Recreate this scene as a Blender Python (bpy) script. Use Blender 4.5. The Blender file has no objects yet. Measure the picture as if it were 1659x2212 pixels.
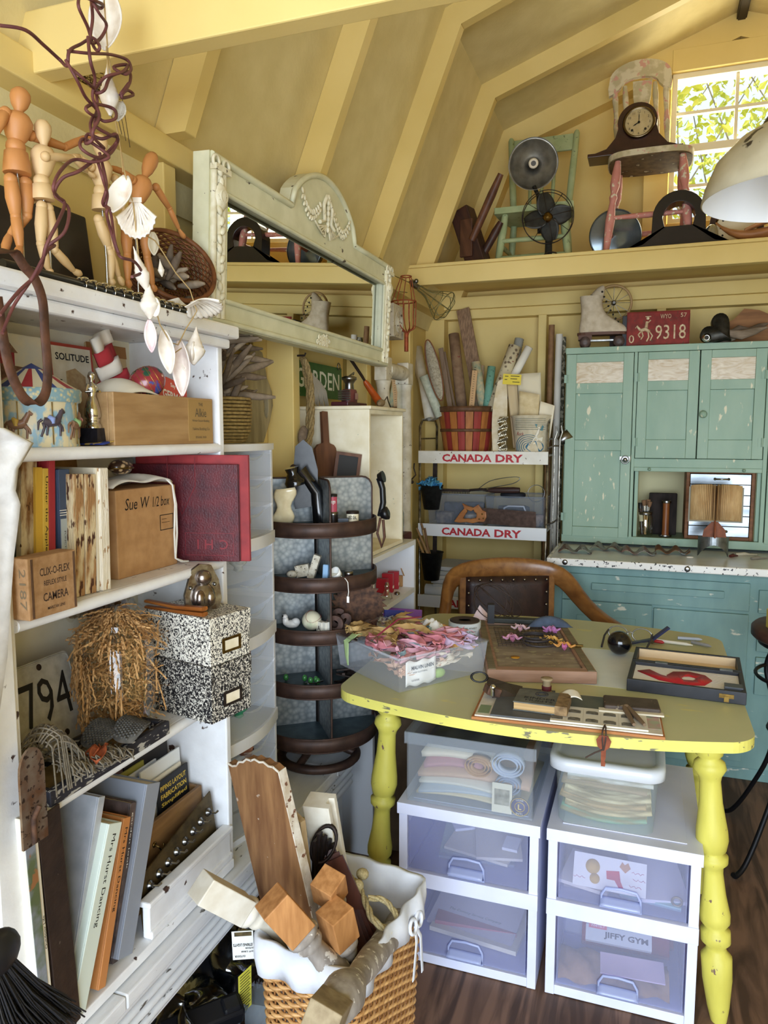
import bpy,math,random
from mathutils import Vector as Vc,Matrix as Mx,Euler
rnd=random.Random(11)
SC=bpy.context.scene
COL=SC.collection
pi=math.pi
# ---------- camera, world, sun, daylight, exposure
FPX=1600.0
cd=bpy.data.cameras.new('camera');cam=bpy.data.objects.new('camera',cd);COL.objects.link(cam)
cam.location=(1.1,0,1.38);cam.rotation_euler=(math.radians(90-6.1),0,math.radians(19.5))
cd.sensor_fit='VERTICAL';cd.sensor_height=36;cd.lens=FPX/2212*36;cd.clip_start=.02
SC.camera=cam
w=bpy.data.worlds.new('sky');SC.world=w;w.use_nodes=True
wn=w.node_tree.nodes['Background'];wn.inputs[0].default_value=(.62,.80,1,1);wn.inputs[1].default_value=1.5
def lamp(name,kind,loc,rot,energy,color,size=None,size_y=None):
 l=bpy.data.lights.new(name,kind);o=bpy.data.objects.new(name,l);COL.objects.link(o)
 l.energy=energy;l.color=color;o.location=loc;o.rotation_euler=[math.radians(a)for a in rot]
 if size:
  l.shape='RECTANGLE';l.size=size;l.size_y=size_y
 return o
sun=lamp('sun','SUN',(0,0,6),(38,14,30),6.0,(1,.93,.80));sun.data.angle=.02
lamp('door_daylight','AREA',(1.45,-2.2,1.3),(90,0,0),290,(.76,.87,1),3.6,2.6)
lamp('window_daylight','AREA',(1.42,3.95,2.65),(-90,0,0),16,(1,.93,.68),.5,.6)
vs=SC.view_settings;vs.view_transform='Standard';vs.look='None';vs.gamma=1;vs.use_curve_mapping=False;vs.exposure=.08
SC.display_settings.display_device='sRGB'
cy=SC.cycles;cy.max_bounces=10;cy.diffuse_bounces=6;cy.glossy_bounces=4;cy.transmission_bounces=4
cy.transparent_max_bounces=16;cy.caustics_reflective=False;cy.caustics_refractive=False;cy.sample_clamp_indirect=6
# ---------- a pixel of the photograph as a point on a real plane of the place
CM=cam.rotation_euler.to_matrix()
def U(px,py,ax,val):
 d=CM@Vc(((px-829.5)/FPX,(1106-py)/FPX,-1));i='xyz'.index(ax)
 return cam.location+d*((val-cam.location[i])/d[i])
# ---------- mesh builder
def trs(loc=(0,0,0),r=(0,0,0),s=(1,1,1)):
 return Mx.LocRotScale(Vc(loc),Euler([math.radians(a)for a in r]),Vc(s))
def axm(o,x,y,z=None):
 x=Vc(x).normalized();y=Vc(y).normalized();z=Vc(z)if z else x.cross(y)
 m=Mx.Identity(4)
 for i in range(3):
  m[i][0],m[i][1],m[i][2],m[i][3]=x[i],y[i],z[i],o[i]
 return m
def along(p,q,roll=(0,0,1)):
 p=Vc(p);q=Vc(q);z=(q-p).normalized();x=Vc(roll).cross(z)
 if x.length<1e-4:x=Vc((1,0,0))
 x.normalize();return axm(p,x,z.cross(x),z)
class B:
 def __init__(s,M=None):
  s.v=[];s.f=[];s.mi=[];s.sm=[];s.M=M or Mx.Identity(4)
 def add(s,vs_,fs,mi=0,sm=False,M=None):
  o=len(s.v);T_=s.M@M if M is not None else s.M
  s.v+=[tuple(T_@Vc(p))for p in vs_]
  for f in fs:
   s.f.append([i+o for i in f]);s.mi.append(mi);s.sm.append(sm)
  return s
 def box(s,a,b,mi=0,M=None):
  s.k=(getattr(s,'k',0)+1)%7;e=s.k*2.5e-5;(x0,y0,z0),(x1,y1,z1)=[v+e for v in a],[v-e for v in b]
  return s.add([(x0,y0,z0),(x1,y0,z0),(x1,y1,z0),(x0,y1,z0),(x0,y0,z1),(x1,y0,z1),(x1,y1,z1),(x0,y1,z1)],
                     [(3,2,1,0),(4,5,6,7),(0,1,5,4),(1,2,6,5),(2,3,7,6),(3,0,4,7)],mi,False,M)
 def bx(s,c,d,mi=0,r=(0,0,0),M=None):
  m=trs(c,r);m=M@m if M is not None else m
  return s.box([-k/2 for k in d],[k/2 for k in d],mi,m)
 def bar(s,p,q,w_,h_,mi=0,roll=(0,0,1)):
  m=along(p,q,roll);L=(Vc(q)-Vc(p)).length
  return s.box((-w_/2,-h_/2,0),(w_/2,h_/2,L),mi,m)
 def tube(s,pts,r,n=8,mi=0,closed=False,M=None,sm=True,cap=True):
  P_=[Vc(p)for p in pts];k=len(P_);rr=r if isinstance(r,(list,tuple))else[r]*k
  vs_=[];nrm=None
  for i in range(k):
   t=(P_[(i+1)%k]-P_[i-1])if closed else(P_[min(i+1,k-1)]-P_[max(i-1,0)])
   if t.length<1e-9:t=Vc((0,0,1))
   t.normalize()
   if nrm is None:
    nrm=t.orthogonal().normalized()
   else:
    nrm=nrm-t*nrm.dot(t)
    nrm=t.orthogonal().normalized()if nrm.length<1e-6 else nrm.normalized()
   b_=t.cross(nrm)
   for j in range(n):
    a=2*pi*j/n;vs_.append(P_[i]+(nrm*math.cos(a)+b_*math.sin(a))*rr[i])
  fs=[]
  for i in range(k if closed else k-1):
   i2=(i+1)%k
   for j in range(n):
    fs.append((i*n+j,i*n+(j+1)%n,i2*n+(j+1)%n,i2*n+j))
  s.add(vs_,fs,mi,sm,M)
  if not closed and cap:
   s.add(vs_[:n],[tuple(range(n))[::-1]],mi,False,M);s.add(vs_[-n:],[tuple(range(n))],mi,False,M)
  return s
 def lathe(s,prof,n=24,mi=0,M=None,sm=True,cap=True):
  vs_=[];fs=[];k=len(prof)
  for r,z in prof:
   for j in range(n):
    a=2*pi*j/n;vs_.append((r*math.cos(a),r*math.sin(a),z))
  for i in range(k-1):
   for j in range(n):
    fs.append((i*n+j,i*n+(j+1)%n,(i+1)*n+(j+1)%n,(i+1)*n+j))
  s.add(vs_,fs,mi,sm,M)
  if cap:
   if prof[0][0]>1e-5:s.add(vs_[:n],[tuple(range(n))[::-1]],mi,False,M)
   if prof[-1][0]>1e-5 and prof[0][0]>.0015:s.add(vs_[-n:],[tuple(range(n))],mi,False,M)
  return s
 def rod(s,p,q,prof,n=16,mi=0,sm=True):  # turned piece between two points; prof (r, t 0..1)
  L=(Vc(q)-Vc(p)).length
  return s.lathe([(r,t*L)for r,t in prof],n,mi,along(p,q),sm)
 def prism(s,poly,z0,z1,mi=0,M=None,sm=False):
  n=len(poly);vs_=[(x,y,z0)for x,y in poly]+[(x,y,z1)for x,y in poly]
  s.add(vs_,[tuple(range(n))[::-1],tuple(range(n,2*n))],mi,False,M)
  return s.add(vs_,[(i,(i+1)%n,n+(i+1)%n,n+i)for i in range(n)],mi,sm,M)
 def ring(s,outer,inner,z0,z1,mi=0,M=None):  # plate with a hole; equal point counts
  n=len(outer);vs_=[(x,y,z)for z in(z0,z1)for L in(outer,inner)for x,y in L]
  fs=[]
  for i in range(n):
   j=(i+1)%n
   fs+=[(i,n+i,n+j,j),(2*n+i,2*n+j,3*n+j,3*n+i),(i,j,2*n+j,2*n+i),(n+j,n+i,3*n+i,3*n+j)]
  return s.add(vs_,fs,mi,False,M)
 def ell(s,c,r,n=14,mi=0,M=None,rot=(0,0,0)):
  r=r if isinstance(r,(list,tuple))else(r,r,r);k=max(6,n//2+1)
  prof=[(math.sin(pi*i/k),-math.cos(pi*i/k))for i in range(k+1)]
  prof[0]=(0,-1);prof[-1]=(0,1);m=trs(c,rot,r)
  return s.lathe(prof,n,mi,M@m if M is not None else m)
 def grid(s,fn,nu,nv,mi=0,M=None,sm=True):
  vs_=[fn(i/nu,j/nv)for i in range(nu+1)for j in range(nv+1)]
  fs=[(i*(nv+1)+j,(i+1)*(nv+1)+j,(i+1)*(nv+1)+j+1,i*(nv+1)+j+1)for i in range(nu)for j in range(nv)]
  return s.add(vs_,fs,mi,sm,M)
 def torus(s,c,R_,r,n=28,k=8,mi=0,rot=(0,0,0),M=None,sc=(1,1,1)):
  m=trs(c,rot,sc);m=M@m if M is not None else m
  return s.tube([(R_*math.cos(2*pi*i/n),R_*math.sin(2*pi*i/n),0)for i in range(n)],r,k,mi,True,m)
 def obj(s,name,mats,parent=None,bev=0,solid=0,sub=0,seg=2,off=-1):
  me=bpy.data.meshes.new(name);me.from_pydata(s.v,[],s.f)
  for m in(mats if isinstance(mats,(list,tuple))else[mats]):me.materials.append(m)
  me.polygons.foreach_set('material_index',s.mi);me.polygons.foreach_set('use_smooth',s.sm)
  me.update();o=bpy.data.objects.new(name,me);COL.objects.link(o)
  if parent:o.parent=parent
  if solid:
   q=o.modifiers.new('solid','SOLIDIFY');q.thickness=solid;q.offset=off
  if sub:
   q=o.modifiers.new('sub','SUBSURF');q.levels=q.render_levels=sub
  if bev:
   q=o.modifiers.new('bev','BEVEL');q.width=bev;q.segments=seg;q.limit_method='ANGLE';q.angle_limit=math.radians(40)
  return o
def tag(o,label,cat,g=None):
 o['label']=label;o['category']=cat
 if g:o['group']=g
 return o
def T(name,label,cat,loc=(0,0,0),rz=0,g=None,rot=None):
 o=bpy.data.objects.new(name,None);COL.objects.link(o);o.empty_display_size=.02
 o.location=loc;o.rotation_euler=[math.radians(a)for a in rot]if rot else(0,0,math.radians(rz))
 return tag(o,label,cat,g)
def put(o,loc,rz=0,rot=None):
 o.location=loc;o.rotation_euler=[math.radians(a)for a in rot]if rot else(0,0,math.radians(rz));return o
def structure(o):
 o['kind']='structure';return o
def dup(root,label,loc,rot=(0,0,0),g=None):
 r=root.copy();COL.objects.link(r);r.location=loc;r.rotation_euler=[math.radians(a)for a in rot];r['label']=label
 if g:r['group']=g
 for ch in list(root.children):
  q=ch.copy();COL.objects.link(q);q.parent=r
  for gc in ch.children:
   e=gc.copy();COL.objects.link(e);e.parent=q
 return r
FONT={}
def txt(s_,h,o,x,y,m,p=None,w_=None,bold=0,al='CENTER',shear=0,d=.0004,sp=1,name='lettering'):
 c=bpy.data.curves.new('t','FONT');c.body=s_;c.size=1;c.align_x=al;c.align_y='BOTTOM_BASELINE' if False else 'CENTER'
 c.offset=bold;c.shear=shear;c.resolution_u=2;c.space_character=sp;c.extrude=0
 t=bpy.data.objects.new('t',c);me=bpy.data.meshes.new_from_object(t)
 bpy.data.objects.remove(t);bpy.data.curves.remove(c)
 if not len(me.vertices):return None
 xs=[v.co.x for v in me.vertices];ys=[v.co.y for v in me.vertices]
 sy=h/max(1e-6,max(ys)-min(ys));sx=sy if not w_ else w_/max(1e-6,max(xs)-min(xs))
 X=Vc(x).normalized();Y=Vc(y).normalized();N=X.cross(Y);O=Vc(o)+N*d
 my=(max(ys)+min(ys))/2;mx=(max(xs)+min(xs))/2 if al=='CENTER' else(min(xs)if al=='LEFT' else max(xs))
 for v in me.vertices:v.co=O+X*((v.co.x-mx)*sx)+Y*((v.co.y-my)*sy)
 me.materials.clear();me.materials.append(m);me.name=name
 q=bpy.data.objects.new(name,me);COL.objects.link(q)
 if p:q.parent=p
 return q
# ---------- materials
def lin(h):
 if not isinstance(h,str):return tuple(h)if len(h)==4 else(*h,1)
 r=[]
 for i in(0,2,4):
  v=int(h[i:i+2],16)/255;r.append(v/12.92 if v<=.04045 else((v+.055)/1.055)**2.4)
 return(*r,1)
_c={}
def P(c,rough=.55,metal=0,c2=None,sc=6,st=(1,1,1),fac=(.35,.65),chip=None,ca=.62,csc=14,cst=None,bump=0,bsc=None,bst=None,spec=.4,wave=0,coat=0,dist=0,vor=None,emit=0,cw=.03):
 key=repr((c,rough,metal,c2,sc,st,fac,chip,ca,csc,cst,bump,bsc,bst,spec,wave,coat,dist,vor,emit,cw))
 if key in _c:return _c[key]
 m=bpy.data.materials.new('surface');m.use_nodes=True;nt=m.node_tree;N=nt.nodes;L=nt.links;b=N['Principled BSDF']
 b.inputs['Base Color'].default_value=lin(c);b.inputs['Roughness'].default_value=rough;b.inputs['Metallic'].default_value=metal
 b.inputs['Specular IOR Level'].default_value=spec
 if coat:b.inputs['Coat Weight'].default_value=coat;b.inputs['Coat Roughness'].default_value=.15
 if emit:b.inputs['Emission Color'].default_value=lin(c);b.inputs['Emission Strength'].default_value=emit
 tc=N.new('ShaderNodeTexCoord')
 def mapped(sv):
  q=N.new('ShaderNodeMapping');q.inputs['Scale'].default_value=sv;L.new(tc.outputs['Object'],q.inputs[0]);return q.outputs[0]
 def noise(scale,sv,det=5,dis=0):
  q=N.new('ShaderNodeTexNoise');q.inputs['Scale'].default_value=scale;q.inputs['Detail'].default_value=det;q.inputs['Distortion'].default_value=dis
  L.new(mapped(sv),q.inputs['Vector']);return q.outputs['Fac']
 def ramp(src,a,b_):
  q=N.new('ShaderNodeMapRange');q.inputs['From Min'].default_value=a;q.inputs['From Max'].default_value=b_;L.new(src,q.inputs[0]);return q.outputs[0]
 def mixc(f,A,Bc):
  q=N.new('ShaderNodeMix');q.data_type='RGBA';L.new(f,q.inputs['Factor'])
  for k,v in((6,A),(7,Bc)):
   if isinstance(v,tuple):q.inputs[k].default_value=v
   else:L.new(v,q.inputs[k])
  return q.outputs[2]
 col=lin(c)
 if c2:
  if vor:
   q=N.new('ShaderNodeTexVoronoi');q.inputs['Scale'].default_value=sc;L.new(mapped(st),q.inputs['Vector'])
   if vor=='edge':q.feature='DISTANCE_TO_EDGE'
   src=q.outputs['Distance']
  elif wave:
   q=N.new('ShaderNodeTexWave');q.inputs['Scale'].default_value=sc;q.inputs['Distortion'].default_value=wave;q.inputs['Detail'].default_value=3
   L.new(mapped(st),q.inputs['Vector']);src=q.outputs['Fac']
  else:src=noise(sc,st,6,dist)
  col=mixc(ramp(src,*fac),col,lin(c2))
 if chip:
  col=mixc(ramp(noise(csc,cst or(1,1,1),7),ca,ca+cw),col,lin(chip))
 if not isinstance(col,tuple):L.new(col,b.inputs['Base Color'])
 if bump:
  q=N.new('ShaderNodeBump');q.inputs['Strength'].default_value=bump;q.inputs['Distance'].default_value=.004
  L.new(noise(bsc or sc*3,bst or st,4),q.inputs['Height']);L.new(q.outputs[0],b.inputs['Normal'])
 _c[key]=m;return m
def clear(tint='e8eef4',fac=.25,rough=.12,body='dfe6ee',key='p'):  # frosted plastic or glass: see-through mixed with a surface
 k=(tint,fac,rough,body,key)
 if k in _c:return _c[k]
 m=bpy.data.materials.new('see_through');m.use_nodes=True;nt=m.node_tree;N=nt.nodes;L=nt.links
 b=N['Principled BSDF'];b.inputs['Base Color'].default_value=lin(body);b.inputs['Roughness'].default_value=rough;b.inputs['Specular IOR Level'].default_value=.6
 t=N.new('ShaderNodeBsdfTransparent');t.inputs[0].default_value=lin(tint)
 x=N.new('ShaderNodeMixShader')
 if key=='g':
  lw=N.new('ShaderNodeLayerWeight');lw.inputs[0].default_value=.25
  r_=N.new('ShaderNodeMapRange');r_.inputs['To Min'].default_value=fac;r_.inputs['To Max'].default_value=min(1,fac+.55)
  L.new(lw.outputs['Facing'],r_.inputs[0]);L.new(r_.outputs[0],x.inputs[0])
  g=N.new('ShaderNodeBsdfGlossy');g.inputs['Roughness'].default_value=rough;L.new(t.outputs[0],x.inputs[1]);L.new(g.outputs[0],x.inputs[2])
 else:
  x.inputs[0].default_value=fac;L.new(t.outputs[0],x.inputs[1]);L.new(b.outputs[0],x.inputs[2])
 L.new(x.outputs[0],N['Material Output'].inputs[0]);_c[k]=m;return m
def wood(a,b_,ax='z',sc=5,rough=.6,**k):
 st={'x':(.12,1,1),'y':(1,.12,1),'z':(1,1,.12)}[ax]
 return P(a,rough,c2=b_,sc=sc*3,st=st,fac=(.32,.68),dist=.6,**k)
WHITE=P('eff0f1',.45,c2='e4e4e4',sc=20,chip='4a352c',ca=.665,csc=36,bump=.08,bsc=120)
WHITE2=P('e6e8ea',.5,c2='d6d8da',sc=28,st=(1,.3,1),chip='57534e',ca=.66,csc=64,cst=(1,.25,1),bump=.15,bsc=160)
YEL=P('e2ca84',.6,c2='d8bf76',sc=3,bump=.05,bsc=88)
YELD=P('dccd98',.7,c2='d3c38c',sc=12,bump=.18,bsc=104)
CREAM=P('ece4cb',.5,c2='ddd2b2',sc=16,chip='8f9b84',ca=.7,csc=48)
BLACK=P('101012',.35)
INK=P('16130f',.7)
STEEL=P('9a9a98',.28,1,c2='6f6d6a',sc=36)
CHROME=P('d8d8d6',.12,1)
DARKM=P('2b2522',.5,.7,c2='3d302a',sc=48)
RUST=P('6a4a36',.75,.2,c2='3b2a22',sc=64)
BRASS=P('8a6f3a',.35,1,c2='5a4526',sc=48)
DRIFT=[P('8d7d6b',.85,c2='6e604f',sc=56,st=(.2,1,1)),P('a3937e',.85,c2='80705c',sc=56,st=(.2,1,1)),P('7a6a59',.85,c2='5b4d40',sc=56,st=(.2,1,1))]
PAPER=P('e9e0c8',.8,c2='d8cba9',sc=32)
PAPERW=P('f2f0ea',.7)
CARD=P('b98f60',.8,c2='a97f52',sc=40)
KRAFT=P('a8804f',.8,c2='8c6839',sc=48)
# ---------- the shed
FLOORM=P('7d5f4c',.6,c2='4b372b',sc=9,st=(1.6,.16,1),fac=(.40,.60),dist=2.2,chip='8b8378',ca=.73,csc=18,cst=(1,.12,1),bump=.1,bsc=18)
structure(B().box((-.1,-.9,-.06),(2.94,3.9,0)).obj('floor',FLOORM))
structure(B().box((-9,-12,-.4),(12,-.9,-.09)).box((-9,3.95,-.4),(12,14,-.09)).obj('ground',P('b9b2a4',.8,c2='9a9184',sc=3)))
structure(B().box((-.06,-.9,0),(0,3.83,2.02)).box((-.002,-.9,.0),(.003,3.83,.001)).obj('wall_left',YEL))
structure(B().box((2.84,-.9,0),(2.9,3.83,2.02)).obj('wall_right',YEL))
KN=(.39,2.835);RG=(1.42,3.2);EV=(.065,2.02)
def mir(p):return(2.84-p[0],p[1])
b=B(axm((0,3.83,0),(1,0,0),(0,0,1),(0,1,0)))
wx0,wx1,wz0,wz1=1.15,1.69,2.33,2.985
b.prism([(-.06,0),(2.9,0),(2.9,2.02),mir(EV),(EV[0],2.02),(-.06,2.02)],0,.07)
zw=lambda x:KN[1]+(x-KN[0])*(RG[1]-KN[1])/(RG[0]-KN[0])
b.prism([EV,(wx0,EV[1]),(wx0,zw(wx0)),KN],0,.07);b.prism([mir(p)for p in[EV,(wx0,EV[1]),(wx0,zw(wx0)),KN]][::-1],0,.07)
b.prism([(wx0,EV[1]),(wx1,EV[1]),(wx1,wz0),(wx0,wz0)],0,.07);b.prism([(wx0,wz1),(wx1,wz1),(wx1,zw(wx0)),RG,(wx0,zw(wx0))],0,.07)
structure(b.obj('wall_back',YEL))
structure(B().box((-.06,-.95,0),(.32,-.88,2.02)).box((2.6,-.95,0),(2.9,-.88,2.02)).prism([(EV[0],2.02),mir(EV),mir(KN),RG,KN],0,.06,0,axm((0,-.88,0),(1,0,0),(0,0,1),(0,-1,0))).obj('wall_front',YEL))
# roof boards
b=B(axm((0,0,0),(1,0,0),(0,0,1),(0,1,0)))
def slab(p,q,t=.03,y0=-.95,y1=3.9):
 n=Vc((-(q[1]-p[1]),q[0]-p[0])).normalized()*t
 b.prism([p,q,(q[0]+n[0],q[1]+n[1]),(p[0]+n[0],p[1]+n[1])],y0,y1)
EX=(EV[0]-.05,EV[1]-.12)
slab(EX,KN);slab(KN,RG);slab(RG,mir(KN));slab(mir(KN),mir(EX))
structure(b.obj('ceiling',YELD))
# rafters: one bent frame each
tn=[0]
def trim(b,m=None,bev=.003):
 tn[0]+=1;return structure(b.obj('trim_%d'%tn[0],m or YEL,bev=bev))
def rafter(y0,y1,d=.076):
 def off(p,q):
  n=Vc((q[1]-p[1],-(q[0]-p[0]))).normalized()*d;return n
 def isect(p,u,q,v):
  k=((q[0]-p[0])*v[1]-(q[1]-p[1])*v[0])/(u[0]*v[1]-u[1]*v[0]);return(p[0]+u[0]*k,p[1]+u[1]*k)
 n1=off(EV,KN);n2=off(KN,RG);a=(EV[0]+n1[0],EV[1]+n1[1]);c=(KN[0]+n2[0],KN[1]+n2[1])
 u=(KN[0]-EV[0],KN[1]-EV[1]);v=(RG[0]-KN[0],RG[1]-KN[1]);k=isect(a,u,c,v)
 r=(RG[0],c[1]+(RG[0]-c[0])*v[1]/v[0]);a0=isect(a,u,(0,2.02),(1,0))
 poly=[EV,a0,k,r,mir(k),mir(a0),mir(EV),mir(KN),RG,KN]
 bb=B(axm((0,y0,0),(1,0,0),(0,0,1),(0,1,0)))
 for q in([EV,a0,k,KN],[KN,k,r,RG],[RG,r,mir(k),mir(KN)],[mir(KN),mir(k),mir(a0),mir(EV)]):bb.prism(q,0,y1-y0)
 trim(bb)
for y in(.2,.81,1.42,2.03,2.635,3.235):rafter(y,y+.04)
rafter(3.74,3.83,.10)
trim(B().box((0,-.88,1.965),(.10,3.83,2.02)))  # wall plate
trim(B().box((2.74,-.88,1.965),(2.84,3.83,2.02)))
trim(B().box((-.0,1.05,1.985),(2.84,1.09,2.085)))  # tie beam
trim(B().box((.03,3.17,2.018),(2.8,3.21,2.092)).box((.08,3.165,2.092),(2.76,3.80,2.106)))  # loft edge beam and boards
trim(B().box((0,3.74,2.0),(2.84,3.83,2.06)).box((0,3.76,1.955),(2.84,3.83,2.0)))
for y in(1.42,2.035,2.66,3.2):trim(B().box((0,y,0),(.09,y+.045,1.965)))
for y in(1.93,2.64):trim(B().box((0,y,.1),(.012,y+.006,1.965)),P('8f7a3c',.8),0)
for x in(.0,.575,1.12,1.7,2.3):trim(B().box((x,3.745,0),(x+(.1 if x==0 else .04),3.83,1.955)))
# gable window trim
trim(B().box((1.04,3.735,2.106),(1.146,3.83,2.995)).box((1.694,3.735,2.106),(1.80,3.83,2.995)))
trim(B().box((1.146,3.735,2.985),(1.694,3.83,3.08)))
trim(B().box((1.146,3.735,2.106),(1.694,3.83,2.33)))
trim(B().box((1.40,3.1,3.165),(1.44,3.74,3.21)).box((1.405,-.5,3.16),(1.435,3.74,3.195)),P('3a3020',.7),0)
wf=P('e6dfc4',.5)
win=bpy.data.objects.new('window_1',None);COL.objects.link(win);win['kind']='structure';win.location=(1.42,3.79,wz0)
hw=(wx1-wx0)/2;H=wz1-wz0
b=B()
b.box((-hw,-.03,0),(-hw+.022,.03,H)).box((hw-.022,-.03,0),(hw,.03,H)).box((-hw,-.03,0),(hw,.03,.026)).box((-hw,-.03,H-.024),(hw,.03,H)).box((-hw,-.032,H*.475),(hw,.02,H*.475+.034))
b.obj('window_frame',wf,win,bev=.002)
b=B()
for z0,z1 in((.026,H*.475),(H*.475+.034,H-.024)):
 b.box((-.007,-.012,z0),(.007,.012,z1));zc=(z0+z1)/2;b.box((-hw+.02,-.011,zc-.007),(hw-.02,.011,zc+.007))
b.obj('window_bars',wf,win)
B().box((-hw+.01,-.002,.01),(hw-.01,.002,H-.01)).obj('window_pane',clear('ffffff',.02,.02,key='g'),win)
# shrub outside the gable window
g=P('b8c030',.6,c2='e4e070',sc=7);
b=B()
for i in range(9000):
 c=Vc((rnd.uniform(.5,2.9),rnd.uniform(4.5,5.8),rnd.uniform(1.7,4.6)));L=rnd.uniform(.035,.08)
 m=trs(c,(rnd.uniform(0,360),rnd.uniform(-60,60),rnd.uniform(0,360)))
 b.add([(0,0,0),(L*.28,L*.4,.006),(0,L,0),(-L*.28,L*.4,.006)],[(0,1,2,3)],0,False,m)
t=T('flowering_shrub','bright yellow-green shrub growing outside the gable window','shrub',(0,0,0))
o=b.obj('foliage',g,t);o['kind']='stuff'
b=B()
for i in range(20):
 x=rnd.uniform(.6,2.8);y=rnd.uniform(4.6,5.6);pts=[(x,y,-.1)]
 for k in range(6):pts.append((x+rnd.uniform(-.12,.12)*(k+1)*.6,y+rnd.uniform(-.1,.1),.7*(k+1)))
 b.tube(pts,[.012,.011,.01,.008,.006,.004,.003],5)
b.obj('branches',P('8a8068',.8),t)
def sweep(b,secs,mi=0,n=10,pw=.6,cap=True,sm=True):  # secs: (centre, half-width vector, half-height vector)
 vs_=[]
 for c,a,d in secs:
  c=Vc(c);a=Vc(a);d=Vc(d)
  for j in range(n):
   t=2*pi*j/n;x=math.cos(t);y=math.sin(t)
   vs_.append(c+a*math.copysign(abs(x)**pw,x)+d*math.copysign(abs(y)**pw,y))
 k=len(secs);fs=[(i*n+j,i*n+(j+1)%n,(i+1)*n+(j+1)%n,(i+1)*n+j)for i in range(k-1)for j in range(n)]
 b.add(vs_,fs,mi,sm)
 if cap:b.add(vs_[:n],[tuple(range(n))[::-1]],mi);b.add(vs_[-n:],[tuple(range(n))],mi)
 return b
# ---------- white bookcase on a white bench against the left wall
BENCH=.41
t=T('bench','long white bench with chipped paint and grooved front edge under the bookcase','bench',(0,0,0))
b=B()
ys=[.28,.62,.97,1.28,1.62,1.9,2.07]
for i in range(6):b.box((.004,ys[i]+.0012,BENCH-.028),(.284,ys[i+1]-.0012,BENCH))
b.obj('seat_plank',WHITE2,t,bev=.003)
b=B().box((.244,.3,BENCH-.13),(.262,2.05,BENCH-.028))
for k in range(4):b.tube([(.263,.3,BENCH-.045-k*.022),(.263,2.05,BENCH-.045-k*.022)],.0085,8)
b.obj('apron',WHITE2,t)
for y in(.33,1.98):B().box((.02,y,0),(.25,y+.035,BENCH-.03)).obj('leg',WHITE2,t,bev=.002)
BX,BY,BW,BH=.25,.795,.586,1.165
t=T('bookcase','tall white painted open bookcase with chipped edges on the bench','bookcase',(BX,BY,BENCH),90)
b=B().box((0,.008,0),(.02,.23,BH)).box((-.045,-.004,0),(.004,.01,BH));b.obj('side_panel',WHITE,t,bev=.003)
B().box((BW-.018,0,0),(BW,.23,BH)).obj('side_panel',WHITE,t,bev=.003)
B().box((.02,.222,0),(BW-.018,.232,BH)).obj('back_panel',P('e9e3cf',.6,c2='d8cfb4',sc=9),t)
b=B().box((-.06,-.036,BH),(BW+.012,.235,BH+.026)).box((-.05,-.018,BH-.02),(BW+.004,.0,BH))
b.obj('top_board',WHITE,t,bev=.005)
SH=[.40,.70,.948]
for z in SH:
 b=B().box((.02,.012,z-.02),(BW-.018,.222,z));b.tube([(.018,.008,z-.01),(BW-.016,.008,z-.01)],.0105,10)
 b.obj('shelf',WHITE,t,bev=.002)
B().box((.02,-.012,.004),(BW-.018,.222,.024)).obj('shelf',WHITE,t,bev=.002)
b=B().box((.28,-.004,.024),(BW-.018,.012,.088)).box((.275,-.010,.088),(BW-.015,.016,.1)).box((.28,-.009,.024),(BW-.018,.004,.04))
b.obj('front_rail',WHITE,t,bev=.003)
def bc(lx,ly,z):return(BX-ly,BY+lx,z)  # bookcase-local to world
Z0,Z3,Z2,Z1,ZT=BENCH+.024,BENCH+SH[0],BENCH+SH[1],BENCH+SH[2],BENCH+BH+.026
# ---------- mirror leaning out from the wall studs
MF=P('dcdbbe',.55,c2='cfceae',sc=18,chip='4f4234',ca=.68,csc=45,cst=(.35,1,1),bump=.1)
MFW=P('e8e3cb',.5,c2='d8d0b0',sc=60,chip='5a4a38',ca=.66,csc=90)
t=T('wall_mirror','wide mirror in a pale green carved frame with an arched crest','mirror',(.165,1.43,1.622),rot=(2.3,0,90))
W_,H_=1.18,.358
def mirror_top(x):
 u=(x-.385)/.44
 return H_+(.0 if u<=0 or u>=1 else .012+.118*math.sin(pi*u)**.62)
xs=[0,.1,.2,.3,.383]+[.385+.44*i/26 for i in range(27)]+[.827,.95,1.05,1.12,W_]
top=[(x,mirror_top(x))for x in xs]
il,ir,ib,it=.062,W_-.062,.055,H_-.072
outer=top+[(x,0)for x in xs[::-1]]
inner=[(il+(ir-il)*x/W_,it)for x in xs]+[(il+(ir-il)*x/W_,ib)for x in xs[::-1]]
FR=axm((0,0,0),(1,0,0),(0,0,1))
b=B();b.ring(outer,inner,-.02,.02,0,FR);b.obj('frame',MF,t)
def rim(b,pts,r,off=0,n=8):b.tube([(x,-.022-off,z)for x,z in pts],r,n)
b=B();rim(b,[(x+(.006 if x<.5 else-.006)*(x in(0,W_)),z-.007)for x,z in top],.0085);rim(b,[(.006,.008),(W_-.006,.008)],.007)
rim(b,[(il,it),(ir,it)],.006);rim(b,[(il,ib),(ir,ib)],.006);rim(b,[(il,it),(il,ib)],.006);rim(b,[(ir,it),(ir,ib)],.006)
b.obj('moulding',MF,t)
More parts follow.
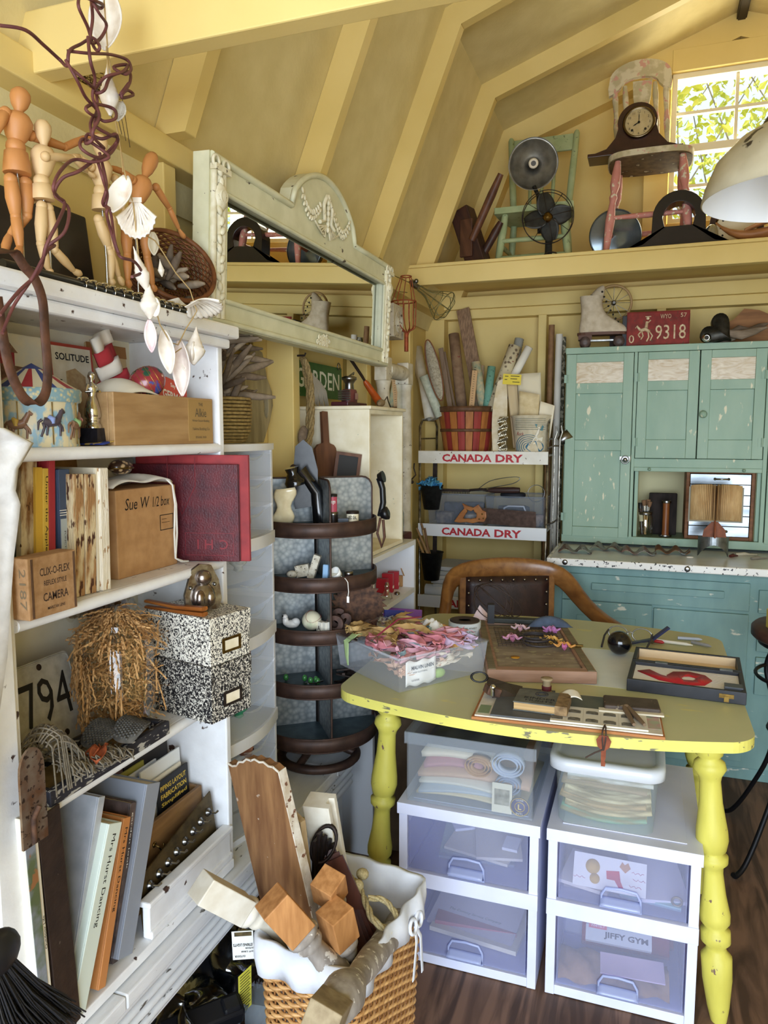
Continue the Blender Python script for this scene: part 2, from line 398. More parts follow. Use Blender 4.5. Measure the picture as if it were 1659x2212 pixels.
for x in(.031,W_-.031):
 b=B()
 for dx in(-.019,0,.019):b.tube([(x+dx,-.024,.012),(x+dx,-.024,H_-.03)],.0075,8)
 for k in range(15):
  a=k*1.7;z=.04+k*.02;b.ell((x+.008*math.sin(a),-.032,z),(.007,.006,.011),8,rot=(0,40*math.sin(a),0))
 b.ell((x,-.03,.27),(.022,.012,.03),12);b.torus((x,-.038,.27),.013,.003,16,6,rot=(90,0,0));b.torus((x,-.038,.27),.006,.003,12,6,rot=(90,0,0))
 b.torus((x-.02,-.03,.338),.012,.004,16,6,rot=(90,0,0));b.torus((x+.02,-.03,.338),.012,.004,16,6,rot=(90,0,0));b.bx((x,-.03,.326),(.06,.016,.012));b.obj('carved_column',MFW,t)
b=B();cx=.605;cz=H_+.015
for sg in(-1,1):
 for k in range(10):
  u=k/9;x=cx+sg*(.05+.115*u);z=cz+.018-.045*math.sin(u*pi*.9)+(.02*u)
  b.ell((x,-.026,z+.008),(.010,.004,.005),8,rot=(0,-50*sg,0));b.ell((x,-.026,z-.008),(.010,.004,.005),8,rot=(0,50*sg,0))
 b.tube([(cx+sg*.005,-.025,cz+.062),(cx+sg*.03,-.027,cz+.03),(cx+sg*.022,-.027,cz-.01),(cx+sg*.05,-.026,cz-.02)],.006,8)
 for k in range(5):b.tube([(cx+sg*.008,-.026,cz-.02),(cx+sg*(.02+.012*k),-.027,cz-.055+.005*k),(cx+sg*(.028+.014*k),-.025,cz-.048+.006*k)],.003,6)
for k in range(7):b.ell((cx,-.028,cz+.06-.015*k),(.007,.006,.009),8)
b.obj('carved_garland',MFW,t);b=B()
for k in range(26):
 a=k*2.4;r=.004+.002*k;b.torus((cx+r*math.cos(a)*.8,-.025,.027+r*math.sin(a)*.32),.006,.0026,10,5,rot=(90,0,0))
b.obj('carved_ornament',MFW,t)
B().box((il-.008,-.004,ib-.008),(ir+.008,0,it+.008)).obj('mirror_glass',P('eef0ec',.0,1),t)
# ---------- plastic drawer tower
TW=clear('f8f9fa',.17,.18,'e8ecf0');TWH=P('e9ebf0',.35,c2='dfe2e8',sc=12)
t=T('drawer_tower','tall narrow white plastic tower of see-through curved drawers beside the bookcase','drawer tower',(.2,1.385,BENCH),90)
w_=.305;mh=.236
def bow(x,z=0):return-.028*math.sin(pi*min(1,max(0,x/w_)))
for k in range(4):
 z0=k*mh
 b=B()
 b.box((0,0,z0),(.01,.18,z0+mh)).box((w_-.01,0,z0),(w_,.18,z0+mh)).box((0,.175,z0),(w_,.18,z0+mh))
 for z,h in((z0,.014),(z0+mh-.016,.016)):
  n=14;pts=[(w_*i/n,bow(w_*i/n)-.004)for i in range(n+1)]+[(w_,.18),(0,.18)]
  b.prism(pts,z,z+h)
 b.obj('tower_frame',TWH,t,bev=.002)
 for q in range(3):
  za=z0+.018+q*.0675;hh=.062
  b=B();n=14
  def fr(u,v):x=.012+(w_-.024)*u;return(x,bow(x)-.001,za+v*(hh-.012*math.sin(pi*u)**3))
  b.grid(fr,n,4)
  b.grid(lambda u,v:(.012+(w_-.024)*u,bow(.012+(w_-.024)*u)*(1-v)+.17*v,za+.001),n,1)
  b.grid(lambda u,v:(.012,.17*u,za+v*hh*.9),1,1);b.grid(lambda u,v:(w_-.012,.17*u,za+v*hh*.9),1,1)
  d=b.obj('drawer',TW,t)
  B().tube([(w_/2+.06*q2,bow(w_/2+.06*q2)-.003,za+hh-.013*math.cos(q2*pi/2)-.001)for q2 in(-1,-.6,-.25,0,.25,.6,1)],[.0012,.0025,.004,.0045,.004,.0025,.0012],6).obj('drawer_lip',TW,d)
sh=[P('e8dccb',.5,c2='c9ac93',sc=90),P('d8b79a',.5,c2='8f6a50',sc=72),P('cfd3d2',.4,c2='8c9496',sc=60),P('3f9a74',.3),P('b27656',.5,c2='7c4a36',sc=60)]
def whorl(b,L,r,mi=0,M=None,turns=5):  # spiral shell: lathe of shoulders plus a flared mouth
 prof=[(0.0005,0)]
 for i in range(turns):
  a=r*((i+1)/turns)**1.25;prof+=[(a*.82,L*(i+.35)/turns*.62),(a,L*(i+.8)/turns*.62)]
 prof+=[(r*.86,L*.72),(r*.45,L*.88),(r*.12,L)]
 b.lathe(prof,14,mi,M);b.ell((r*.55,0,L*.68),(r*.6,r*.22,L*.26),10,mi,M)
k=0
for mod,q,lx,m,nme,lab in((3,2,.2,0,'seashell','pale spiral seashell in the topmost drawer of the tower'),(3,0,.22,1,'seashell','tan seashell in the third drawer down the tower'),(3,0,.12,4,'seashell','reddish seashell in the third drawer down the tower, left side'),
      (2,2,.2,2,'glass_doorknob','round glass knob in the fourth drawer down the tower'),(2,0,.15,2,'glass_doorknob','grey glass knob low in the second block of the tower'),(1,2,.22,4,'seashell','brown seashell in the third block of the tower'),(1,0,.19,3,'glass_stopper','green glass stopper showing through a tower drawer'),(0,2,.2,4,'seashell','orange brown shell showing through a lower tower drawer')):
 z=BENCH+mod*mh+.021+q*.0675
 b=B()
 if nme=='seashell':whorl(b,.075,.024,0,trs((-.0375,0,.0225),(0,90,0)))
 else:b.lathe([(.006,0),(.012,.004),(.010,.012),(.022,.022),(.026,.034),(.018,.044),(.004,.047)],16)
 tag(put(b.obj(nme,sh[m]),(.2-.045,1.385+lx,z),70+k*40),lab,'shell' if nme=='seashell' else 'knob');k+=1
# ---------- revolving metal parts bin
RC=Vc((.205,1.945,BENCH));RR=.172
GALV=P('a3a6a4',.45,.7,c2='767c7e',sc=78,st=(1,1,1),vor=1,fac=(.05,.8))
RIMM=P('4d382f',.5,.25,c2='3a2a24',sc=30,chip='a48f78',ca=.69,csc=42,cst=(1,1,.4))
t=T('revolving_bin','round five-tier revolving metal bin with brown rims and galvanized dividers','revolving rack',RC)
b=B().torus((0,0,.014),.112,.013,40,10)
for a in(20,140,260):b.tube([(.112*math.cos(math.radians(a)),.112*math.sin(math.radians(a)),.014),(.0,.0,.062)],.011,8)
b.obj('base_ring',RIMM,t)
B().tube([(0,0,.03),(0,0,.80)],.008,10).obj('pole',P('26211e',.4,.6),t)
rz_=[U(660,y,'y',1.79).z-BENCH for y in(1146,1264,1377,1493,1609)]
for z in rz_:
 b=B();b.lathe([(RR-.003,-.019),(RR+.001,-.019),(RR+.0015,0),(RR+.001,.019),(RR-.003,.019),(RR-.003,-.019)],56,cap=False)
 b.torus((0,0,.019),RR-.001,.0025,56,6);b.torus((0,0,-.019),RR-.001,.0025,56,6)
 put(b.obj('shelf_rim',RIMM,t),(0,0,z))
 put(B().lathe([(.009,.003),(RR-.003,.003),(RR-.003,.007),(.009,.007)],48,sm=False).obj('shelf_plate',P('54656c',.5,.6,c2='41525a',sc=27),t),(0,0,z))
hi=U(760,1030,'y',2.0).z-BENCH
for a in(-53,37,127,217):
 r0=RR-.006;rr=.03;z0=rz_[4]-.012
 pl=[(.009,z0),(r0,z0),(r0,hi-rr)]+[(r0-rr+rr*math.cos(c),hi-rr+rr*math.sin(c))for c in(.4,.8,1.2,1.57)]+[(.009,hi)]
 b=B();b.prism(pl,-.001,.001,0,axm((0,0,0),(math.cos(math.radians(a)),math.sin(math.radians(a)),0),(0,0,1)))
 o=b.obj('divider',GALV,t)
 B(axm((0,0,0),(math.cos(math.radians(a)),math.sin(math.radians(a)),0),(0,0,1))).tube([(r0,z0,0),(r0,hi-rr,0)]+[(p[0],p[1],0)for p in pl[3:]],.003,6).obj('divider_edge',RIMM,o)
# ---------- open crate on a low white shelf unit, framed mirror behind
t=T('shelf_unit','low white shelf unit against the left wall with jars and boxes','shelf unit',(.30,2.15,0),90)
for x in(0,.445):B().box((x,0,0),(x+.018,.28,.968)).obj('side_panel',P('e6e9ee',.5),t)
for z in(.968,.79,.52,.1):B().box((0 if z>.9 else .018,0,z),(.463 if z>.9 else .445,.28,z+.018)).obj('shelf',P('e9ebee',.5,chip='8d8a84',ca=.7),t)
t=T('crate','open white painted wooden crate standing on end on the shelf unit','crate',(.285,2.165,.988),90)
b=B().box((0,0,0),(.014,.27,.465)).box((.326,0,0),(.34,.27,.465)).box((0,0,0),(.34,.27,.014)).box((0,0,.451),(.34,.27,.465)).box((0,.262,0),(.34,.27,.465))
b.obj('box',CREAM,t,bev=.002);B().box((-.008,-.008,.465),(.35,.27,.476)).obj('lid',CREAM,t,bev=.003)
t=T('framed_mirror','tall mirror in a thick whitewashed frame behind the crate','mirror',(.13,2.70,.80),90)
wf2=P('ddd6c4',.7,c2='c4baa2',sc=27,chip='6d5c4a',ca=.68,csc=60)
b=B();hh=.87
for x in(.03,.305):b.lathe([(.03,.09),(.033,.14),(.025,.2),(.03,.5),(.025,.75),(.031,hh-.09)],14,0,trs((x,0,0)))
for x in(.03,.305):
 for z in(.045,hh-.045):b.bx((x,0,z),(.07,.05,.09))
for z in(.045,hh-.045):b.tube([(.06,0,z),(.28,0,z)],[.03,.03],12)
b.obj('frame',wf2,t,bev=.004);B().box((.05,.004,.05),(.29,.012,hh-.05)).obj('mirror_glass',P('e4e6e0',.03,1),t)
b=B().tube([(.337,-.02,.38),(.35,-.035,.40),(.337,-.03,.43),(.345,-.03,.45)],.003,6);b.ell((.338,-.022,.37),.008,8);b.obj('hook',DARKM,t)
# ---------- bottle-company wire rack
CH=P('b9b7b0',.25,.9,c2='6f6a62',sc=36)
STR=P('e9e6dc',.5,c2='dcd8ca',sc=18,chip='6b4a3a',ca=.66,csc=66);STRW=P('e6e9ec',.45)
RED=P('b3202a',.5)
RX0,RX1,RY0,RY1=.078,.678,3.40,3.70
t=T('display_rack','wire rack of three white shelves with red soda lettering in the back corner','rack',(RX0,RY0,0))
rw=RX1-RX0;rd=RY1-RY0
zr=[U(905,y,'y',RY0).z for y in(975,1131,1284)]
for x in(0,rw):
 b=B().tube([(x,0,0),(x,0,zr[0]+.12),(x,.04,zr[0]+.15),(x,rd-.04,zr[0]+.15),(x,rd,zr[0]+.12),(x,rd,0)],.006,8)
 b.tube([(x,0,zr[0]+.06),(x,rd,zr[0]+.06)],.004,6);b.obj('post',CH,t)
for i,z in enumerate(zr):
 b=B().box((0,.0,z-.02),(rw,rd,z-.012)).box((-.004,-.012,z-.055),(rw+.004,-.004,z));b.tube([(-.004,-.008,z),(rw+.004,-.008,z)],.004,6)
 s_=b.obj('shelf',STR if i==0 else STRW,t)
 txt('CANADA',.036,(rw*.385,-.0125,z-.029),(1,0,0),(0,0,1),RED,s_,.235,bold=.035);txt('DRY',.036,(rw*.715,-.0125,z-.029),(1,0,0),(0,0,1),RED,s_,.125,bold=.035)
b=B()
for dx,y in((.03,.0),(.055,-.02)):
 b.tube([(rw+dx,y,zr[2]+.1),(rw+dx,y,zr[0]+.06),(rw+dx+.01,y,zr[0]+.09),(rw+dx+.004,y,zr[0]+.12)],.004,6)
b.tube([(rw,-.004,zr[1]+.02),(rw+.03,-.01,zr[1]+.03),(rw+.055,-.02,zr[1]+.05)],.004,6);b.tube([(rw,-.004,zr[0]+.02),(rw+.03,-.01,zr[0]+.03),(rw+.055,-.02,zr[0]+.03)],.004,6)
b.obj('side_wires',CH,t)
# ---------- green kitchen cabinet
GR=P('94ad98',.5,c2='86a28d',sc=12,st=(1,1,.35),fac=(.35,.7),chip='d8d2b4',ca=.645,csc=27,cst=(1.6,1.6,.55),bump=.06,bsc=120,cw=.05)
GRIN=P('cbc398',.7)
OPAL=P('d8cbb0',.25,c2='b49a70',sc=24,st=(.5,1,1.6),fac=(.3,.7),dist=2.5)
t=T('kitchen_cabinet','worn mint green kitchen cabinet with marbled glass lights and white counter','cabinet',(.742,3.1,0))
UF,UZ0,UZ1,CW_=.35,.885,1.757,1.06
cz=.85
b=B().box((0,UF+.02,UZ0),(.016,.64,UZ1)).box((CW_-.016,UF+.02,UZ0),(CW_,.64,UZ1)).box((-.004,UF+.012,UZ1-.02),(CW_+.004,.64,UZ1)).box((0,UF+.02,UZ0),(CW_,.64,UZ0+.03)).box((0,.62,UZ0),(CW_,.64,UZ1)).box((.31,UF+.02,UZ0),(.326,.62,UZ1)).box((.80,UF+.02,UZ0),(.816,.62,UZ1)).box((.31,UF+.02,1.24),(.81,.62,1.256))
b.box((0,UF,UZ1-.028),(CW_,UF+.02,UZ1)).box((.30,UF+.004,1.228),(.826,UF+.02,1.268)).box((.292,UF,UZ0),(.306,UF+.02,UZ1-.028)).box((.815,UF,UZ0),(.832,UF+.02,UZ1-.028)).box((0,UF,UZ0),(CW_,UF+.02,UZ0+.035)).box((.306,UF-.004,1.212),(.815,UF+.016,1.23))
b.obj('upper_case',GR,t,bev=.002)
B().box((.327,.612,UZ0+.03),(.80,.619,1.239)).box((.3265,UF+.03,UZ0+.031),(.3275,.612,1.239)).box((.7985,UF+.03,UZ0+.031),(.7995,.612,1.239)).obj('alcove_lining',GRIN,t)
def door(x0,x1,z0,z1,panels,glass,knob=None,y=UF,hinge=None):
 st_=.042;b=B();ya,yb=y-.004,y+.016;zs=sorted([z for p in panels for z in p])
 b.box((x0,ya,z0),(x0+st_,yb,z1)).box((x1-st_,ya,z0),(x1,yb,z1))
 prev=z0
 for a,c in sorted(panels):
  b.box((x0+st_,ya,prev),(x1-st_,yb,a));prev=c
  if(a,c)not in glass:
   b.box((x0+st_,y+.006,a),(x1-st_,y+.012,c))
 b.box((x0+st_,ya,prev),(x1-st_,yb,z1));d=b.obj('door',GR,t,bev=.0015)
 for a,c in glass:B().box((x0+st_,y+.004,a),(x1-st_,y+.009,c)).obj('glass_light',OPAL,d)
 if knob:B().lathe([(.007,0),(.006,.008),(.014,.016),(.016,.022),(.010,.03),(.001,.031)],16,0,axm((knob[0],ya,knob[1]),(1,0,0),(0,0,1))).obj('knob',GR,d)
 for hz in hinge or[]:
  hx=hz[0];q=B().box((hx-.016,ya-.002,hz[1]-.018),(hx+.016,ya,hz[1]+.018));q.tube([(hx,ya-.003,hz[1]-.018),(hx,ya-.003,hz[1]+.018)],.004,6);q.obj('hinge',GR,d)
 return d
zz=lambda py:U(1400,py,'y',3.45).z
g1=(zz(825),zz(779));p1=(zz(951),zz(848));p2=(zz(1143),zz(974))
dl=door(.006,.29,UZ0+.028,UZ1-.03,[g1,p1,p2],[g1],None,hinge=[(.012,1.62),(.012,1.0)])
b=B();b.torus((.268,UF-.014,1.262),.016,.003,18,6,rot=(90,0,0));b.box((.245,UF-.01,1.262),(.288,UF-.004,1.276));b.ell((.268,UF-.014,1.262),(.010,.008,.010),10);b.obj('latch',STEEL,dl)
g2=(zz(823),zz(777));p3=(zz(950),zz(844))
door(.308,.555,1.27,UZ1-.03,[g2,p3],[g2],None,hinge=[(.312,1.62),(.312,1.34)])
door(.559,.812,1.27,UZ1-.03,[g2,p3],[g2],(.576,1.458),hinge=[(.808,1.62),(.808,1.34)])
door(.835,CW_-.004,UZ0+.028,UZ1-.03,[g1,p1,p2],[g1])
b=B();b.lathe([(.004,0),(.007,.01),(.001,.014)],10,0,axm((.37,UF-.004,1.222),(1,0,0),(0,0,1)));b.lathe([(.004,0),(.007,.01),(.001,.014)],10,0,axm((.745,UF-.004,1.222),(1,0,0),(0,0,1)))
b.obj('tambour_knobs',GR,t)
# base
GB=P('7fa29d',.5,c2='719491',sc=12,st=(1,1,.35),chip='d3d4c4',ca=.655,csc=27,cst=(.6,1.6,1.4),bump=.06,bsc=120,cw=.05)
b=B().box((0,.02,.06),(CW_,.62,cz-.012)).box((.02,.05,0),(CW_-.02,.6,.06));b.obj('base_case',GB,t,bev=.003)
def front(nm_,x0,x1,z0,z1,th=.012,pan=None):
 b=B().box((x0,.02-th,z0),(x1,.021,z1))
 if pan:b.box((x0+pan,.02-th-.004,z0+pan),(x1-pan,.02-th,z1-pan))
 return b.obj(nm_,GB,t,bev=.002)
zb=lambda py:U(1420,py,'y',3.1).z
xb=lambda px:U(px,1300,'y',3.1).x-.742
d=front('drawer',.045,xb(1620),zb(1308),zb(1250));
B().box((xb(1277),-.006,zb(1283)),(xb(1564),.009,zb(1268))).obj('drawer_pull',GB,d,bev=.002)
front('door',.045,xb(1409),.09,zb(1310),.012,.06);front('door',xb(1413),xb(1620),.09,zb(1315),.012)
for i,(a,c)in enumerate(((1262,1310),(1325,1390),(1402,1480))):
 d=front('drawer',xb(1640),CW_-.02,zb(c),zb(a));B().lathe([(.006,0),(.014,.02),(.001,.026)],12,0,axm(((xb(1640)+CW_-.02)/2,.008,(zb(a)+zb(c))/2),(1,0,0),(0,0,1))).obj('knob',GB,d)
ct=P('dfe1e2',.3,c2='d2d5d8',sc=12);cte=P('eceae4',.35,chip='2d2624',ca=.60,csc=78)
b=B().box((-.002,-.05,cz),(CW_+.02,UF+.28,cz+.022),0).box((-.008,-.062,cz-.006),(CW_+.025,-.048,cz+.024),1).box((-.014,-.062,cz-.006),(-.002,UF+.02,cz+.024),1)
o=b.obj('counter',[ct,cte],t,bev=.004)
b=B()
for x in(.06,.52,1.0):b.lathe([(.011,0),(.011,.003),(.006,.005),(.001,.005)],14,0,axm((x,-.062,cz+.009),(1,0,0),(0,0,1)))
b.obj('counter_screws',STEEL,t)
# ---------- banker's armchair behind the table
OAK=P('9a6a38',.35,c2='6f4522',sc=27,st=(1,.15,1),fac=(.3,.7),dist=.8,coat=.3,bump=.05);LEATH=P('3a2420',.4,c2='271716',sc=24,bump=.15,bsc=180)
t=T('desk_armchair','oak armchair with a studded dark leather back behind the table','chair',(.672,2.70,0),24)
# local: faces -Y; back at y=+.17
b=B();secs=[]
pth=[(-.40,-.26,.66,.026),(-.36,-.14,.675,.026),(-.315,.02,.71,.028),(-.29,.12,.79,.034),(-.265,.17,.858,.04),(-.21,.20,.89,.042),(-.1,.215,.908,.042),(0,.22,.913,.042),(.1,.215,.908,.042),(.21,.20,.89,.042),(.27,.165,.855,.04),(.30,.10,.775,.034),(.33,-.02,.71,.028),(.37,-.16,.683,.028),(.42,-.30,.665,.03)]
for i,(x,y,z,h)in enumerate(pth):
 p0=Vc(pth[max(0,i-1)][:3]);p1=Vc(pth[min(len(pth)-1,i+1)][:3]);tn_=(p1-p0).normalized()
 side=tn_.cross(Vc((0,0,1))).normalized();upv=side.cross(tn_).normalized()
 secs.append(((x*.86,y*(.8 if y<0 else 1),z-max(0,z-.70)*.3),side*.022,upv*h))
sweep(b,secs,n=14,pw=.75);b.obj('arm_rail',OAK,t,sub=1)
b=B().box((-.19,.17,.44),(-.155,.205,.82)).box((.155,.17,.44),(.19,.205,.82)).box((-.16,.17,.46),(.16,.205,.52));b.obj('back_frame',OAK,t,bev=.004)
B().grid(lambda u,v:(-.165+.33*u,.175-.018*math.sin(pi*u)*math.sin(pi*v),.46+.36*v),10,10).obj('back_pad',LEATH,t,solid=.014,off=0)
b=B()
for i in range(8):b.ell((-.155+.31*i/7,.164,.808),(.006,.004,.006),8)
for i in range(1,7):
 for x in(-.155,.155):b.ell((x,.164,.808-.05*i),(.006,.004,.006),8)
b.obj('upholstery_tacks',P('8d8378',.3,1),t)
b=B();
sweep(b,[((0,.02,z),(sx,0,0),(0,sx*.95,0))for z,sx in((.43,.22),(.435,.245),(.455,.25),(.47,.235))],n=24,pw=.7,sm=False);b.obj('seat',OAK,t)
for sx in(-1,1):
 for sy in(-1,1):B().rod((sx*.17,.02+sy*.17,.43),(sx*.22,.02+sy*.22,0),[(.022,0),(.026,.15),(.018,.2),(.025,.5),(.018,.9),(.02,1)]).obj('leg',OAK,t)
for sx in(-1,1):B().rod((sx*.215,-.06,.46),(sx*.345,-.06,.695),[(.016,0),(.02,.4),(.014,1)]).obj('arm_post',OAK,t)
# ---------- yellow table
YG=P('b7b88a',.4,c2='bcbb8e',sc=9,chip='c8c27c',ca=.66,csc=21,cst=(.4,1.2,1),bump=.03)
YE=P('d6cc66',.5,c2='c6c060',sc=21,st=(.3,1,1),chip='6f6b52',ca=.63,csc=60,cst=(.35,1,1.4),bump=.15,bsc=120)
YL=P('d2c95c',.5,c2='c2b850',sc=18,st=(1,1,.3),chip='6d5248',ca=.67,csc=66,cst=(1,1,.6),bump=.12,bsc=120)
WL=P('dfe3e0',.35,c2='d2d8d6',sc=9)
TZ=.75
t=T('painted_table','chartreuse yellow painted table with bowed edges, white middle leaf and turned legs','table',(.865,2.04,0))
def yb_(x):return-.41-.085*(1-(x/.475)**2)
def leaf(nm_,ya,yc,mats,bowf,sgn):
 n=56;xs_=[-.47*math.cos(pi*i/n)for i in range(n+1)]
 if bowf:
  def ed(x):
   e=yb_(x);r=.05;k=min(r,max(0,abs(x)-.47+r));return e+r-math.sqrt(r*r-k*k)
  pl=[(x,ed(x)*sgn)for x in xs_]+[(.47,yc),(-.47,yc)]
  if sgn<0:pl=pl[::-1]
 else:pl=[(-.47,ya),(.47,ya),(.47,yc),(-.47,yc)]
 b=B();m=len(pl)
 b.add([(x,y,TZ)for x,y in pl],[tuple(range(m))],0);b.add([(x,y,TZ-.024)for x,y in pl],[tuple(range(m))[::-1]],1)
 b.add([(x,y,TZ-.024)for x,y in pl]+[(x,y,TZ)for x,y in pl],[(i,(i+1)%m,m+(i+1)%m,m+i)for i in range(m)],1)
 return b.obj(nm_,mats,t,bev=.005,seg=3)
leaf('front_leaf',0,-.17,[YG,YE],1,1);o=leaf('middle_leaf',-.168,.166,[WL,YE],0,1);o['label']='white painted middle leaf';leaf('back_leaf',0,.168,[YG,YE],1,-1)
b=B().box((-.40,-.25,TZ-.07),(.40,-.235,TZ-.024)).box((-.40,.235,TZ-.07),(.40,.25,TZ-.024)).box((-.40,-.25,TZ-.07),(-.385,.25,TZ-.024)).box((.385,-.25,TZ-.07),(.40,.25,TZ-.024));b.obj('apron',YL,t)
LP=[(.03,0),(.031,.06),(.034,.1),(.03,.125),(.022,.135),(.034,.15),(.037,.17),(.026,.195),(.0235,.21),(.026,.28),(.035,.37),(.036,.40),(.030,.435),(.022,.445),(.034,.455),(.033,.475),(.0225,.49),(.0215,.51),(.026,.58),(.034,.645),(.033,.67),(.0225,.69),(.033,.70),(.033,.735),(.022,.75),(.023,.765),(.0345,.785),(.033,.86),(.025,.95),(.018,1)]
TL,TR=TZ-.024,0
for(x0,y0),(x1,y1)in(((.475-.865,1.82-2.04),(.437-.865,1.79-2.04)),((1.255-.865,1.82-2.04),(1.307-.865,1.785-2.04)),((-.39,.22),(-.43,.26)),((.39,.23),(.435,.27))):
 B().rod((x0,y0,TL),(x1,y1,0),LP,22).obj('leg',YL,t)
# ---------- white plastic drawer cabinets under the table
PW=P('dcdff2',.35,c2='d3d6ec',sc=9);PC=clear('f1f2fb',.15,.14,'d4d8f0');PCH=clear('e4e8fa',.5,.12,'c9d2f0')
def drawers(x0,w_,label):
 t=T('drawer_cabinet',label,'drawer cabinet',(x0,1.735,0))
 d_=.46;H=.432;m=.205
 b=B()
 b.box((0,0,.001),(.022,d_,H-.031)).box((w_-.022,0,.001),(w_,d_,H-.031)).box((.022,d_-.01,.001),(w_-.022,d_-.001,H-.031)).box((.022,.001,.002),(w_-.022,d_-.01,.026)).box((.022,.001,m+.022),(w_-.022,d_-.01,m+.034))
 b.box((-.004,-.006,H-.03),(w_+.004,d_+.002,H)).box((-.001,-.004,m+.006),(w_+.001,.012,m+.046)).box((.03,.03,H+.0001),(w_-.03,d_-.03,H+.002))
 b.obj('cabinet_frame',PW,t,bev=.0012)
 for z0,z1 in((.03,m+.004),(m+.05,H-.034)):
  b=B();x1,x2=.026,w_-.026
  b.box((x1,.004,z0),(x2,.0065,z1)).box((x1,.0065,z0),(x1+.0025,d_-.03,z1-.02)).box((x2-.0025,.0065,z0),(x2,d_-.03,z1-.02)).box((x1,.0065,z0),(x2,d_-.03,z0+.0025)).box((x1,d_-.03,z0),(x2,d_-.0275,z1-.02))
  dr=b.obj('drawer',PC,t)
  c=w_/2;zb_=z0+.004
  b=B();pl=[(-.047,0),(.047,0),(.044,.03),(.034,.047),(.0,.05),(-.034,.047),(-.044,.03)]
  b.tube([(c+x,.0,zb_+z)for x,z in pl],.0035,8,closed=True)
  b.grid(lambda u,v:(c-.045+.09*u,.003-.022*math.sin(pi*min(1,v*1.1)),zb_+.002+.022*v),8,6)
  b.obj('drawer_handle',PCH,dr,solid=.0015)
 return t
DX=[(.527,.358),(.908,.342)]
drawers(*DX[0],'white two-drawer plastic cabinet under the table beside the wicker basket')
drawers(*DX[1],'white two-drawer plastic cabinet under the table nearest its right front leg')
# ---------- contents of the bookcase
def oy(p,q):return(Vc(p)-Vc(q))
def book(bl,br,tl,xf,zs,dep,cov,label,pages='e6dcc2',th=.003,name='book',cat='book',g=None,spine=None,text=None,lh=.6,tcol=None,tspan=.8,bold=0,hard=True):
 a=U(*bl,'x',xf);r=U(*br,'x',xf);c=U(*tl,'x',xf)
 lean=math.degrees(math.atan2(c.y-a.y,c.z-a.z));h=math.hypot(c.y-a.y,c.z-a.z);w_=max(.006,(r.y-a.y)*math.cos(math.radians(lean)))
 z0=zs+(w_*math.sin(math.radians(lean))if lean>0 else 0)
 # keep the top where it is seen
 h=(c.z-z0)/math.cos(math.radians(lean))if zs is not None else h
 y0=c.y-h*math.sin(math.radians(lean))
 t=T(name,label,cat,(xf,y0,z0),rot=(0,lean,90),g=g)
 b=B().box((0,0,0),(w_,th,h)).box((0,th,0),(th,dep,h)).box((w_-th,th,0),(w_,dep,h));b.obj('cover',cov,t,bev=min(.0015,w_*.2))
 B().box((th,th,.003),(w_-th,dep-.004,h-.003)).obj('pages',P(pages,.85,c2='cbbd9a',sc=300,st=(1,.02,.02)),t)
 if text:txt(text,w_*lh,(w_/2,0,h*(1-.06-tspan/2)),(0,0,-1),(1,0,0),tcol or INK,t,h*tspan,bold=bold)
 return t,w_,h
def vol(*a,**k):return book(*a,**k)[0]
WORN=P('d9cbb0',.8,c2='8a6440',sc=45,st=(1,1,.35),fac=(.45,.6),chip='4e3020',ca=.6,csc=90,cst=(1,1,.4),bump=.4,bsc=200)
SHREDM=P('d6c39c',.85,c2='a67c50',sc=80,st=(1,1,.2),fac=(.44,.56),chip='50301e',ca=.57,csc=130,cst=(1,1,.22),bump=.6,bsc=300)
def cl(h_,r=.6):return P(h_,r,c2=h_,sc=25,bump=.05,bsc=600)
zs=Z2
vol((8,1210),(44,1196),(14,1031),.19,zs,.13,cl('2c3c42'),'dark teal book at the left end of the second shelf')
vol((46,1200),(80,1190),(46,991),.2,zs,.14,WORN,'worn brown book with peeling spine beside the teal book')
vol((84,1200),(108,1190),(84,990),.19,zs,.14,cl('9a2a30'),'red book standing behind the yellow books')
vol((78,1190),(93,1186),(77,1009),.205,zs,.012+.12,cl('dcb344'),'plain yellow book next to the worn brown book')
vol((93.5,1190),(107,1186),(93,1011),.206,zs,.13,cl('e0bd52'),'yellow book titled Under the Apple Tree',text='Under the Apple Tree',tspan=.74,lh=.5)
vol((107.5,1190),(121,1186),(106,992),.208,zs,.13,cl('a8323c'),'tall red book right of the yellow titled book')
vol((121.5,1190),(131,1186),(122,1031),.2,zs,.12,cl('8e262c'),'short dark red book beside the tall red one')
t,w_,h=book((132,1190),(156,1186),(126,1014),.21,zs,.13,P('42506a',.6),'navy and grey Gregg shorthand manual on the second shelf')
B().box((.001,-.0008,.004),(w_-.001,0,h*.62)).obj('spine_label',P('aeb8bc',.7),t)
for i,(s_,f)in enumerate((('GREGG',.3),('Shorthand Manual Simplified',.55),('FUNCTIONAL METHOD',.5))):txt(s_,w_*.12,(w_*(.8-.22*i),-.001,h*.3),(0,0,-1),(1,0,0),INK,t,h*f*.9)
for i in range(3):B().box((.0,-.0008,h*.645+i*.004),(w_,.0,h*.646+i*.004+.001)).obj('spine_band',PAPERW,t)
vol((162,1270),(184,1262),(158,1024),.225,zs,.14,SHREDM,'thick book with shredded brown spine, left of a torn pair')
vol((186,1265),(209,1258),(184,1024),.226,zs,.14,SHREDM,'book with torn flaking spine, right of a torn pair')
vol((210,1260),(216,1257),(207,1010),.225,zs,.14,cl('d8cdb4'),'thin cream board between torn book and flaking white book')
vol((222,1260),(240,1256),(215,1011),.23,zs,.14,P('ded3bb',.8,c2='efe8d8',sc=60,st=(1,1,.3),chip='a37a4c',ca=.6,csc=150,cst=(1,1,.25),bump=.5),'flaking cream book leaning beside the cardboard box')
